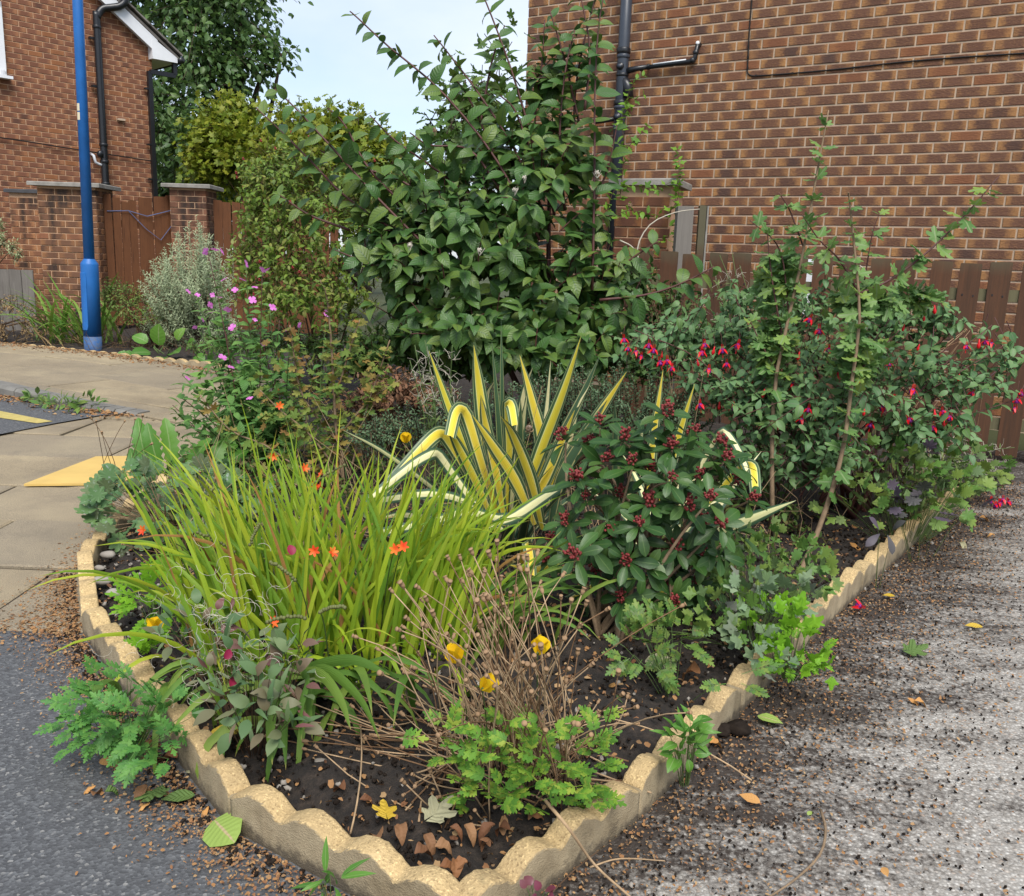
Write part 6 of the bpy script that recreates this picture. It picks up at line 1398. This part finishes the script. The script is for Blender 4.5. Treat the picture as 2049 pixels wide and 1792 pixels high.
dry_stems('dry_stalk_clump', 'thin brown poppy stalks standing over the heuchera', 'dry stalks', gp(240, 1000, .04), [at(x, y, 3.9) for x, y in ((185, 840), (193, 845), (248, 845), (270, 840), (285, 835), (205, 870), (300, 890))], .0018, M_TWIG, csize=.017)
dry_stems('dry_stalk_clump', 'brown poppy stalks in front of the heuchera mound', 'dry stalks', gp(380, 1120, .04), [at(x, y, 3.3) for x, y in ((340, 935), (355, 990), (430, 960), (445, 1000), (300, 1010), (380, 1000), (330, 1050), (400, 950), (470, 1010), (250, 1090))], .0018, M_TWIG, csize=.015)

# ---- the dry poppy clump at the bed corner
pt = []
for k in range(140):
    px = RNG.normal(1000, 135); py = RNG.uniform(1090, 1450) + abs(px - 1000) * .3; pt.append(at(px, py, RNG.uniform(1.62, 2.2)))
dry_stems('poppy_clump', 'dry tan poppy stems with seed heads fanning from the bed corner', 'dry stalks', (.06, 1.83, .045), pt, .0018, M_TAN, spread=(.08, .07), csize=.016)
pt = []
for k in range(170):
    a = RNG.uniform(0, 6.28); r = RNG.uniform(.15, .46); q = np.array([-.06 + r * math.cos(a) * 1.35, 1.86 + r * math.sin(a) * .7, .075 + RNG.uniform(0, .05)])
    if inside(q[0] + .07, q[1] - .1, bedp) and inside(q[0] - .07, q[1] - .1, bedp): pt.append(q)
dry_stems('fallen_poppy_stems', 'flattened straw poppy stems lying on the soil at the corner', 'dry stalks', (0.0, 1.85, .05), pt, .0024, M_TAN, spread=(.16, .12), sag=.08, csize=.014).name = 'fallen_stalk_clump'
M_PLEAF = leaf_mat('poppy_leaf', [(.08, .2, .035), (.12, .27, .045), (.2, .35, .05), (.34, .4, .08)], .55, .25, .3)
T = thing('poppy_foliage', 'bright green feathery poppy leaves under the dry stems', 'plant', (.1, 1.95, .045)); L = Leaves(); loc = np.array(T.location)
for k in range(130):
    px = min(1195, RNG.normal(1050, 110)); py = RNG.uniform(1420, 1600); p = at(px, py, RNG.uniform(1.72, 1.95)); p[2] = max(p[2], .05); L.add(p - np.array([0, 0, .02]), nrm(np.array([RNG.normal(0, .7), -.35 + RNG.normal(0, .4), .35])), UPV + np.array([0, -.5, 0]) + rv(.2), RNG.uniform(.04, .068))
L.build(T, 'leaf', FROND, M_PLEAF)
M_YPET = leaf_mat('yellow_petal', [(.85, .55, .01), (.9, .65, .02), (.8, .5, .01)], .55, .2, .3)
YP = leaf_shape([(0, .12), (.25, .42), (.55, .6), (.85, .52), (1, .3)], .45, -.35, 4, .1); ype = np_mesh('petal', *YP); ype.materials.append(M_YPET)
def poppy(px, py, dep, label, s=.04, tilt=(.1, 0, 0)):
    p = at(px, py + 14, dep); b = np.array([p[0] * .9 + .02, p[1] + .1, .05]); T = thing('yellow_poppy', label, 'flower', tuple(b))
    mb = MB(); mb.tube(bez(b, (b + p) / 2 + np.array([0, .03, .05]), p, 8) - b, .0016, .0013, 5); mb.build('stem', M_GREENSTEM, T, smooth=True)
    F = bpy.data.objects.new('flower_cup', None); mbb = MB(); mbb.ball((0, 0, .004), .005, 6, 4); F = mbb.build('flower_cup', M_GREENSTEM, T, tuple(p - b), True); F.rotation_euler = tilt
    for k in range(4):
        a = k * 1.571 + .3; o = bpy.data.objects.new('petal', ype); COL.objects.link(o); o.parent = F
        o.matrix_basis = Matrix(fmat((0, 0, 0), (math.cos(a) * .42, math.sin(a) * .42, 1.1), (-math.cos(a), -math.sin(a), .3), s * RNG.uniform(.9, 1.1)).tolist())
poppy(313, 1250, 2.35, 'yellow poppy flower near the edging on the paving side', .042); poppy(915, 1312, 1.95, 'yellow poppy flower leaning left in front of the crocosmia', .04, (.15, -.3, 0)); poppy(1075, 1295, 1.95, 'yellow poppy flower in front of the skimmia stems', .042, (.1, .25, 0)); poppy(964, 1365, 1.8, 'nodding yellow poppy flower among the dry stems', .036, (.3, .6, 0)); poppy(812, 872, 3.6, 'yellow poppy flower behind the crocosmia beside the yucca', .042, (.3, 0, 0))

# ---- columbine and other low leaves at the driveway side
M_COLB = leaf_mat('bright_columbine_leaf', [(.16, .36, .03), (.22, .44, .035), (.12, .28, .03)], .5, .25, .35)
M_COLP = leaf_mat('mildewed_leaf', [(.16, .24, .18), (.24, .31, .25), (.1, .17, .08), (.2, .2, .17)], .65, .2, .2)
M_MIXL = leaf_mat('mixed_low_leaf', [(.08, .17, .05), (.12, .23, .06), (.2, .27, .07), (.1, .16, .09)], .5, .3, .25)
M_PURP = leaf_mat('purple_leaf', [(.06, .05, .065), (.1, .075, .1), (.05, .06, .055)], .5, .35, .15)
def low_plant(name, label, blobs, n, sizes, mat, shapes, cat='plant', d0=(0, -.2, .3), lim=200, stalk=M_GREENSTEM):
    c = np.mean([b[0] for b in blobs], axis=0); T = thing(name, label, cat, (c[0], c[1], .04)); loc = np.array(T.location); L = Leaves(); st = MB()
    for p, d, cc in blob_pts(blobs, n, .35, .35, (.55, 1.05)):
        p = p.copy(); p[2] = max(p[2], .045)
        L.add(p, nrm(d + np.array(d0) + rv(.35)), nrm(UPV + np.array([0, -.55, 0]) + d * .4 + rv(.25)), RNG.uniform(*sizes)); b = np.array([loc[0] + (p[0] - loc[0]) * .3, loc[1] + (p[1] - loc[1]) * .3, .04]); st.tube(bez(b, (b + p) / 2 + UPV * .02, p, 4) - loc, .0012, .0008, 3, False) if (RNG.random() < .5 or not st.v) else None
    L.build(T, 'leaf', shapes, mat, lim); o = st.build('stalk', stalk, T); o['kind'] = 'stuff'; return T
low_plant('columbine', 'bright lime green columbine spilling over the driveway edging', [E(1570, 1250, 2.6, 55, .1, 40), E(1590, 1310, 2.5, 50, .08, 30), E(1530, 1225, 2.7, 50, .1, 30), E(1650, 1335, 2.48, 25, .05, 10)], 120, (.035, .06), M_COLB, TRILOB + FROND[:1])
low_plant('columbine', 'powdery blue grey columbine leaves beside the lime green one', [E(1510, 1190, 2.65, 40, .08, 40), E(1500, 1270, 2.55, 40, .08, 45), E(1540, 1330, 2.45, 40, .06, 30), E(1580, 1190, 2.75, 50, .08, 40)], 75, (.04, .06), M_COLP, TRILOB + ROUNDLOB[:1])
low_plant('geranium', 'mixed green and yellowing geranium leaves right of the skimmia', [E(1480, 1130, 2.9, 70, .15, 60), E(1560, 1110, 3.0, 80, .15, 60), E(1440, 1210, 2.7, 60, .12, 40), E(1400, 1260, 2.6, 70, .1, 40), E(1620, 1150, 2.9, 60, .1, 40)], 170, (.03, .06), M_MIXL, TRILOB + ROUNDLOB)
low_plant('geranium', 'spreading leafy geranium at the far end of the driveway edging', [E(1850, 960, 3.95, 110, .2, 55), E(1780, 930, 3.9, 90, .2, 70), E(1920, 930, 4.2, 90, .2, 50), E(1700, 1000, 3.7, 70, .15, 60), E(1880, 1010, 3.8, 70, .12, 35)], 230, (.04, .075), M_MIXL, ROUNDLOB + TRILOB)
low_plant('purple_heuchera', 'dark purple heuchera leaves among the green geranium', [E(1830, 900, 3.75, 40, .08, 14), E(1870, 985, 3.6, 30, .06, 25), E(1790, 1000, 3.55, 30, .06, 25), E(1850, 1020, 3.55, 35, .06, 20), E(1960, 1010, 3.8, 30, .06, 15)], 15, (.05, .075), M_PURP, ROUNDLOB)
low_plant('purple_leaf_plant', 'single pair of dusky purple leaves resting on the edging', [E(1770, 1062, 3.3, 25, .03, 12)], 4, (.06, .08), M_PURP, V_OB, lim=10)
low_plant('poppy_seedling', 'ferny green leaves on the soil below the skimmia', [E(1330, 1270, 2.55, 70, .1, 35), E(1290, 1300, 2.45, 50, .08, 25), E(1460, 1350, 2.3, 30, .05, 20)], 46, (.06, .1), M_MIXL, FERNY)
low_plant('yellow_seedling', 'fresh lime poppy leaves beside the pebbles and edging stones', [E(330, 1200, 2.75, 60, .1, 45), E(290, 1175, 2.85, 30, .06, 20), E(330, 1290, 2.5, 50, .06, 15)], 46, (.06, .1), M_COLB, FROND)
low_plant('parsley_weed', 'green parsley like weed sprawling over the edging onto asphalt', [E(255, 1390, 2.12, 85, .12, 45), E(200, 1430, 2.1, 70, .1, 40), E(300, 1440, 2.05, 70, .1, 50), E(330, 1490, 1.98, 50, .06, 22), E(170, 1460, 2.1, 40, .06, 20)], 110, (.045, .072), leaf_mat('weed_leaf', [(.07, .2, .06), (.1, .26, .07), (.14, .3, .08)], .5, .3, .28), FROND, 'weed', (-.3, -.5, .1))
low_plant('willowherb_seedling', 'small bright weed growing against the edging on the driveway', [E(1370, 1490, 2.0, 30, .04, 38), E(1390, 1455, 2.02, 15, .03, 15)], 44, (.035, .055), M_DAND, V_OV[:4] + V_LA[:2], 'weed')
low_plant('groundsel_weed', 'tiny green weed at the foot of the corner edging', [E(665, 1760, 1.55, 30, .04, 12)], 12, (.04, .065), M_DAND, V_LA, 'weed', (0, -.2, .4))
low_plant('kerb_weed', 'leafy weed growing in the kerb of the side road', [E(120, 815, 6.6, 45, .12, 22), E(75, 800, 6.8, 20, .1, 20), E(175, 815, 6.5, 30, .1, 25)], 110, (.05, .08), M_MIXL, V_LA + V_SM, 'weed')
low_plant('red_weed', 'small dark red succulent leaves under the driveway edging', [E(1075, 1785, 1.6, 30, .03, 8)], 12, (.014, .024), leaf_mat('red_succulent', [(.14, .03, .05), (.2, .05, .08), (.1, .06, .04)], .35, .4, .1), V_RD, 'weed')
# penstemon like trailing plant with curled seed tails
M_PEN = leaf_mat('trailing_leaf', [(.07, .13, .07), (.1, .17, .09), (.15, .2, .12), (.17, .05, .06)], .5, .3, .2)
T = low_plant('trailing_plant', 'trailing plant with curling pale seed tails left of the crocosmia front', [E(480, 1340, 2.1, 110, .14, 70), E(520, 1400, 2.0, 100, .1, 60), E(400, 1260, 2.3, 80, .12, 50), E(560, 1450, 1.95, 60, .06, 40), E(590, 1330, 2.1, 50, .1, 60)], 190, (.035, .06), M_PEN, V_LA + V_OV[:3], stalk=M_TWIG)
mb = MB(); loc = np.array(T.location)
for k in range(150):
    px, py = RNG.normal(440, 80), RNG.normal(1270, 75); q = at(px, py, RNG.uniform(2.0, 2.25)); a = RNG.uniform(0, 6.28); r_ = RNG.uniform(.012, .03); P = [q + r_ * np.array([math.cos(a + t), .4 * math.sin(a), math.sin(a + t)]) for t in np.linspace(0, RNG.uniform(1.5, 3.5), 7)]
    mb.tube(np.array(P) - loc, .0006, .0004, 3, False)
o = mb.build('seed_tail', M_SILK, T); o['kind'] = 'stuff'
M_MAG = leaf_mat('magenta_petal', [(.25, .012, .05), (.3, .02, .06)], .5, .3, .25)
for px, py in ((450, 1318), (462, 1375), (585, 1110)):
    me = np_mesh('petal', *leaf_shape(ROUND, .3, .5)); me.materials.append(M_MAG); put(T, 'petal', me, at(px, py, 1.98), .026, (1.2, RNG.normal(0, .4), RNG.uniform(-1, 1)))
# brown spent stems between the viburnum and the hebe
M_RUSSET = leaf_mat('russet_leaf', [(.2, .09, .05), (.26, .14, .08), (.16, .1, .06)], .75, .15, .15)
T = thing('spent_perennial', 'russet brown spent perennial below the viburnum left of the yucca', 'plant', (-.75, 5.1, .04))
bush(T, [E(790, 770, 5.0, 80, .25, 50), E(860, 790, 4.9, 60, .2, 40), E(740, 800, 4.8, 60, .2, 40)], 150, .16, dict(spacing=.035, size=.045, out=.85, fwd=.4, grav=.3, jit=.5), V_SM + V_LA, M_RUSSET, 100, M_TWIG, (-.75, 5.1, .04), 6)
T = thing('low_shrub', 'low leafy green shrub under the left side of the viburnum', 'shrub', (-.9, 5.6, .04))
bush(T, [E(800, 690, 5.5, 110, .3, 60), E(900, 720, 5.4, 80, .3, 50), E(720, 710, 5.6, 80, .3, 50)], 190, .18, dict(spacing=.04, size=.065, out=.85, fwd=.4, grav=.15, jit=.3), V_OV, M_FILL, 150, M_TWIG, (-.9, 5.6, .04), 6)
# filler in the shade of the bed
M_UNDER = leaf_mat('undergrowth_leaf', [(.05, .1, .03), (.08, .14, .04), (.13, .17, .05), (.17, .12, .05)], .55, .25, .22)
T = thing('undergrowth', 'low mixed undergrowth filling the middle of the bed', 'ground cover', (.4, 3.8, .04)); T['kind'] = 'stuff'
bush(T, [(np.array([-.9, 3.6, .12]), np.array([.55, .6, .14])), (np.array([-1.2, 4.6, .15]), np.array([.5, .7, .2])), (np.array([.9, 3.6, .12]), np.array([.5, .6, .16])), (np.array([1.4, 4.4, .15]), np.array([.8, .6, .22])), (np.array([-.4, 5.0, .12]), np.array([.9, .6, .16])), (np.array([.6, 4.8, .15]), np.array([.9, .5, .25])), (np.array([-1.3, 6.2, .2]), np.array([.8, .8, .3])), (np.array([2.2, 4.9, .12]), np.array([.6, .4, .14])), (np.array([-.3, 3.1, .1]), np.array([.5, .3, .1]))],
     700, .12, dict(spacing=.03, size=.045, out=.85, fwd=.4, grav=.1, jit=.35), V_SM + V_OV[:2] + TRILOB[:1], M_UNDER, 0, M_TWIG, front=.6)
dm = MB()
for k in range(420):
    a = np.array([RNG.uniform(-1.3, 1.6), RNG.uniform(3.0, 5.4), .05])
    if not inside(a[0] + .25, a[1] - .12, bedp): continue
    dm.tube(bez(a, a + rv(.08) + UPV * .15, a + rv(.14) + UPV * RNG.uniform(.05, .38), 4), .0016, .001, 3, False)
o = dm.build('dry_stem_litter', M_TAN); tag(o, 'thin dry stems standing among the undergrowth', 'dry stems', kind='stuff')

# ================================================================== LITTER
M_BITS = leaf_mat('brown_bits', [(.3, .15, .06), (.38, .21, .09), (.22, .1, .05), (.45, .3, .15), (.12, .06, .035)], .85, .15, .1)
M_CRUMB = plain_mat('soil_crumb', (.03, .022, .017), .95, .1, .5, 60, .5, .004)
M_PEB = plain_mat('pebble', (.2, .175, .145), .8, .3, .4, 9, .2, .002, (.34, .31, .27))
FLAKE = [leaf_shape([(0, .15), (.5, .35), (1, .1)], .3, .5), leaf_shape([(0, .05), (.5, .12), (1, .03)], .2, .4), leaf_shape([(0, .3), (.6, .4), (1, .2)], .2, .2)]
def scatter(name, label, pts, size, shapes, mat, flat=.35, cat='litter', z=.004):
    T = None; M = []
    for x, y, zz in pts:
        a = RNG.uniform(0, 6.28); M.append(fmat((x, y, zz + z), (math.cos(a), math.sin(a), RNG.normal(0, flat * .6)), np.array([RNG.normal(0, flat), RNG.normal(0, flat), 1]), size * RNG.uniform(.5, 1.5)))
    o = join_leaves(None, name, shapes, np.array(M), RNG.integers(0, len(shapes), len(M)), mat); return tag(o, label, cat, kind='stuff')
def near_run(run, n, side, spread, zz=0.0):
    out = []
    P = np.array(run); seg = np.diff(P, axis=0); ln = np.linalg.norm(seg, axis=1)
    for k in range(n):
        i = RNG.choice(len(seg), p=ln / ln.sum()); t = RNG.random(); d = seg[i] / ln[i]; nn = np.array([d[1], -d[0]]) * side
        q = P[i] + seg[i] * t + nn * (.01 + abs(RNG.normal(0, spread))); out.append((q[0], q[1], zz))
    return out
rr_run = [(-.25, 1.05)] + right_run; lr_run = [(.1, 1.2)] + left_run[:5]
def drive_soil(n):
    out = []
    while len(out) < n:
        x, y = RNG.uniform(-.1, 3.2), RNG.uniform(.9, 5.2); d = (x + .058) * .806 - (y - 1.344) * .592
        if d < .01: continue
        pr = math.exp(-d / .36) + .03 * (1 if math.sin(x * 5 + y * 9 + 2 * math.sin(y * 4)) > .2 else .25)
        if RNG.random() < pr: out.append((x, y, 0))
    return out
scatter('seed_litter', 'orange brown seed husks and bark bits on the driveway', drive_soil(17000), .0064, FLAKE, M_BITS)
scatter('seed_litter', 'orange brown seed husks and bark bits along the asphalt edging', near_run(lr_run, 7500, -1, .08), .0066, FLAKE, M_BITS)
scatter('needle_litter', 'reddish dry litter where asphalt meets the paving', [(RNG.uniform(-2.6, -1.1), 2.63 + RNG.normal(0, .07), 0) for k in range(2600)], .0095, FLAKE, M_BITS)
scatter('needle_litter', 'brown litter along the paving by the bed', near_run(left_run[3:], 2000, -1, .06), .009, FLAKE, M_BITS)
scatter('needle_litter', 'brown litter on the far footway in front of the far bed', [(lambda q: (q[0], q[1], far_h(*q[:2])))(F0 + fd * RNG.uniform(-.3, 5) - fp * abs(RNG.normal(0, .14))) for k in range(2200)], .022, FLAKE, M_BITS)
scatter('needle_litter', 'brown leaf litter in the side road gutter', [(lambda q: (q[0], q[1], .013))(K0 + (K2 - K0) * RNG.uniform(.1, 1) - kn * abs(RNG.normal(0, .12))) for k in range(1100)], .026, FLAKE, M_BITS)
scatter('bed_litter', 'dry leaf and twig litter on the bed soil', [(x, y, soil_z(x, y)) for x, y in [(RNG.uniform(-1.6, 2.0), RNG.uniform(1.45, 4.4)) for k in range(9000)] if inside(x, y, bedp)], .012, FLAKE, M_BITS, .6, z=.008)
CR = []
for k in range(3):
    b = MB(); b.ball((0, 0, 0), .5, 6, 4); v = np.array(b.v) * (1 + RNG.normal(0, .12, (len(b.v), 1))) * np.array([1.2, .8, .6]) + RNG.normal(0, .1, (len(b.v), 3)); CR.append((v, [np.array(b.q)], np.array(b.uv)))
scatter('soil_crumbs', 'dark soil crumbs washed onto the driveway', drive_soil(5200), .0055, CR, M_CRUMB, 1.0, z=.002)
scatter('soil_crumbs', 'dark soil crumbs along the asphalt edging', near_run(lr_run, 700, -1, .035), .009, CR, M_CRUMB, 1.0, z=.002)
scatter('soil_crumbs', 'lumpy soil crumbs in the bed', [(x, y, soil_z(x, y)) for x, y in [(RNG.uniform(-1.6, 2.0), RNG.uniform(1.42, 4.0)) for k in range(11000)] if inside(x, y, bedp)], .0095, CR, M_CRUMB, 1.0, z=.004)
scatter('pebbles', 'small pale pebbles in the bed and on the driveway', [(x, y, soil_z(x, y)) for x, y in [(RNG.normal(-1.15, .2), RNG.normal(2.9, .35)) for k in range(260)] if inside(x, y, bedp)] + [(x, y, soil_z(x, y)) for x, y in [(RNG.uniform(-.6, .9), RNG.uniform(1.45, 2.6)) for k in range(160)] if inside(x, y, bedp)] + drive_soil(120), .013, CR, M_PEB, 1.0)
for k, (px, py, s) in enumerate(((217, 1113, .05), (205, 1165, .06), (228, 1190, .05), (200, 1140, .035), (1125, 1500, .03), (640, 1530, .03))):
    b = MB(); b.ball((0, 0, 0), s * .5, 9, 6, (1.2, .8, .6)); v = np.array(b.v); v = v * (1 + .12 * np.sin(v[:, :1] * 160 + k) * np.cos(v[:, 1:2] * 130)); me = np_mesh('stone', v, [np.array(b.q)]); p = gp(px, py, .055)
    tag(link('stone', me, M_PEB, None, (p[0], p[1], .062)), ['pale stone lying in the soil by the paving', 'pinkish grey stone beside the pale stone', 'buff stone against the edging', 'small white stone near the heuchera', 'pale pebble on the soil by the driveway edging', 'small grey pebble under the strap leaves'][k], 'stone')
for px, py, s, lab in ((1440, 1468, .05, 'dark clod of soil on the driveway beside the edging'), (1478, 1466, .055, 'larger dark clod of soil on the driveway by the edging')):
    b = MB(); b.ball((0, 0, 0), s * .5, 10, 7, (1.2, 1, .7)); v = np.array(b.v); v *= 1 + RNG.normal(0, .1, (len(v), 1)); p = gp(px, py, 0); tag(link('soil_clod', np_mesh('soil_clod', v, [np.array(b.q)]), M_CRUMB, None, (p[0], p[1], .014)), lab, 'clod')

# fallen leaves, each its own thing
FINE = [(t, .27 * math.sin(math.pi * min(1, t * .96 + .02)) ** .8 * (1 - .35 * t) + .004) for t in np.linspace(0, 1, 12)]
CURL = [leaf_shape(FINE, .45, 1.25, 6, .2), leaf_shape(FINE, -.4, 1.0, 6, .28), leaf_shape([(t, h * 1.4) for t, h in FINE], .5, 1.1, 6, .25)]
M_LBR = leaf_mat('dead_brown_leaf', [(.2, .085, .035), (.28, .13, .055), (.14, .06, .03), (.34, .19, .09)], .7, .25, .1, veins=7, vstr=.12); M_LOR = leaf_mat('dead_orange_leaf', [(.5, .24, .07), (.6, .33, .12)], .7, .2, .15, veins=7, vstr=.12); M_LYE = leaf_mat('dead_yellow_leaf', [(.6, .4, .04), (.65, .45, .07)], .6, .25, .2, veins=7, vstr=.4); M_LGR = leaf_mat('fallen_green_leaf', [(.25, .36, .1), (.3, .4, .13)], .6, .25, .2, veins=8, vstr=.2, mid=(.45, .35, .2)); M_LDK = leaf_mat('fallen_dark_leaf', [(.1, .17, .06), (.12, .19, .07)], .6, .25, .15, veins=7); M_LPA = leaf_mat('pale_dead_leaf', [(.4, .36, .22), (.34, .33, .2)], .75, .2, .1, veins=6)
def fallen(px, py, z, s, mat, shape, label, grp=None, az=None):
    p = gp(px, py, z); T = link('fallen_leaf', np_mesh('fallen_leaf', *shape), mat); az = RNG.uniform(0, 6.28) if az is None else az
    T.matrix_world = Matrix(fmat((p[0], p[1], z + .012), (math.cos(az), math.sin(az), .12), (RNG.normal(0, .2), -.15, 1), s).tolist()); tag(T, label, 'leaf', grp)
FLAT = leaf_shape(OVATE, .1, .15, 4, .06); WIDE = leaf_shape(ROUND, .1, .2, 4, .08)
fallen(430, 1650, 0, .105, M_LGR, leaf_shape(ROUND, .06, .1, 4, .05), 'large pale green fallen leaf on the asphalt by the edging', az=-.9)
fallen(355, 1525, 0, .075, M_LBR, CURL[2], 'curled brown leaf under the parsley weed'); fallen(205, 1526, 0, .04, M_LOR, FLAT, 'small orange leaf on the asphalt'); fallen(325, 1580, 0, .085, M_LDK, MAPLE[0], 'grey green lobed leaf on the asphalt litter'); fallen(390, 1600, 0, .07, M_LDK, FLAT, 'dull green leaf beside the large pale leaf'); fallen(285, 1500, 0, .06, M_LBR, CURL[0], 'dark brown leaf lying by the weed on asphalt'); fallen(375, 1555, 0, .06, M_LPA, CURL[1], 'pale crumpled leaf against the edging stone')
fallen(1965, 1260, 0, .06, M_LYE, FLAT, 'yellow fallen leaf lying far out on the driveway', az=3.1); fallen(1805, 1310, 0, .09, M_LDK, MAPLE[1], 'green fallen leaf on the driveway', az=.2); fallen(1830, 1410, 0, .055, M_LOR, CURL[0], 'tan curled leaf on the driveway'); fallen(1815, 1403, 0, .05, M_LOR, CURL[1], 'smaller tan leaf touching the curled one'); fallen(1520, 1615, 0, .05, M_LOR, FLAT, 'light orange leaf on the bare aggregate'); fallen(1790, 1198, 0, .045, M_LYE, FLAT, 'narrow yellow leaf near the far edging'); fallen(1515, 1440, 0, .07, M_LGR, FLAT, 'green yellow leaf on the driveway by the clods', az=-.6); fallen(1335, 1520, 0, .04, M_LYE, FLAT, 'yellow oval leaf under the driveway weed'); fallen(1765, 1745, 0, .03, M_LOR, FLAT, 'little orange leaf low on the driveway'); fallen(1420, 1495, 0, .05, M_LOR, CURL[2], 'orange leaf scrap beside the driveway weed'); fallen(1615, 1640, 0, .02, M_LGR, FLAT, 'tiny green leaf on the aggregate')
fallen(1400, 1355, .07, .08, M_LBR, CURL[2], 'rust brown leaf on the driveway edging'); fallen(1460, 1420, 0, .06, M_LBR, CURL[0], 'dark red brown leaf in the litter beside the driveway edging'); fallen(775, 1650, .06, .06, M_LYE, MAPLE[0], 'yellow and red leaf on straw at the corner'); fallen(480, 1470, .07, .07, M_LYE, WIDE, 'yellow leaf under the trailing plant'); fallen(850, 1655, .06, .085, M_LPA, MAPLE[1], 'pale lobed leaf in the bed corner'); fallen(1290, 1330, .07, .09, M_LPA, WIDE, 'broad pale dead leaf below the skimmia'); fallen(1230, 1380, .06, .05, M_LOR, CURL[1], 'small orange leaf on the soil below the skimmia'); fallen(1255, 1420, .06, .06, M_LDK, FLAT, 'flat green leaf on the soil by the driveway edging')
for px, py in ((905, 1690), (870, 1705), (930, 1660), (990, 1660), (960, 1690), (900, 1665), (1010, 1640), (720, 1610), (935, 1735), (850, 1680), (980, 1705), (910, 1730), (1020, 1670), (800, 1660), (760, 1690), (830, 1720), (690, 1590), (1060, 1640), (880, 1745)): fallen(px, py, .062, RNG.uniform(.038, .06), M_LBR, CURL[RNG.integers(0, 3)], 'crinkled brown dead leaf heaped in the bed corner', 'dead leaves in the bed corner')
for px, py in ((1600, 1060), (1650, 1100), (1700, 1090), (1560, 1160), (1620, 1130), (1850, 1040), (1900, 1060), (1960, 1040), (1920, 1090), (1990, 1075), (1840, 1070)): fallen(px, py, .05 if px < 1720 else 0, RNG.uniform(.05, .08), (M_LBR, M_LPA, M_LOR, M_LGR)[RNG.integers(0, 4)], CURL[RNG.integers(0, 3)], 'dead leaf in the litter under the fuchsia and geranium', 'dead leaves under the fuchsia')
for k in range(12): fallen(RNG.uniform(180, 460), RNG.uniform(1500, 1640), 0, RNG.uniform(.03, .06), (M_LBR, M_LOR, M_LDK)[k % 3], CURL[k % 3], 'small dead leaf in the litter along the asphalt edging', 'dead leaves along the asphalt edging')
ff = gp(1730, 1228); T = thing('fallen_fuchsia', 'fallen red fuchsia flower on the driveway', 'flower', (ff[0], ff[1], .02)); o = put(T, 'flower', fc_me, (ff[0], ff[1], .025), .04, (1.4, .3, .5)); c = bpy.data.objects.new('corolla', co_me); COL.objects.link(c); c.parent = o
T = thing('fuchsia_sprig', 'fuchsia flowers hanging low over the driveway beyond the purple leaves', 'flower', tuple(gp(2000, 1010, 0)))
for px, py in ((1985, 1000), (2000, 1005), (2015, 1003), (1993, 1010), (2008, 998)):
    o = put(T, 'flower', fc_me, at(px, py - 8, 4.4), .04, (RNG.normal(0, .3), RNG.normal(0, .3), RNG.uniform(0, 6))); c = bpy.data.objects.new('corolla', co_me); COL.objects.link(c); c.parent = o
# twigs on the driveway
def twig(pts, r, label, mat=M_TAN):
    P = smooth_poly(pts, 14); c = P[0].copy(); mb = MB(); mb.tube(P - c, r, r * .6, 6); tag(mb.build('fallen_twig', mat, None, tuple(c), True), label, 'twig')
twig([gp(1090, 1600, .15), gp(1140, 1660, .13), gp(1190, 1730, .03), gp(1262, 1795, .01)], .004, 'long straw stem leaning over the edging onto the driveway')
twig([gp(1642, 1620, .008), gp(1652, 1660, .012), gp(1640, 1710, .01), gp(1590, 1760, .008), gp(1530, 1800, .006)], .0035, 'curved pale twig lying on the driveway', M_PALETRUNK)
twig([gp(1180, 1735, .01), gp(1240, 1718, .012), gp(1330, 1722, .008)], .002, 'thin pale twig on the driveway near the corner')
twig([gp(1100, 1790, .01), gp(1150, 1740, .02), gp(1200, 1700, .02)], .002, 'brown twig against the corner edging', M_TWIG)
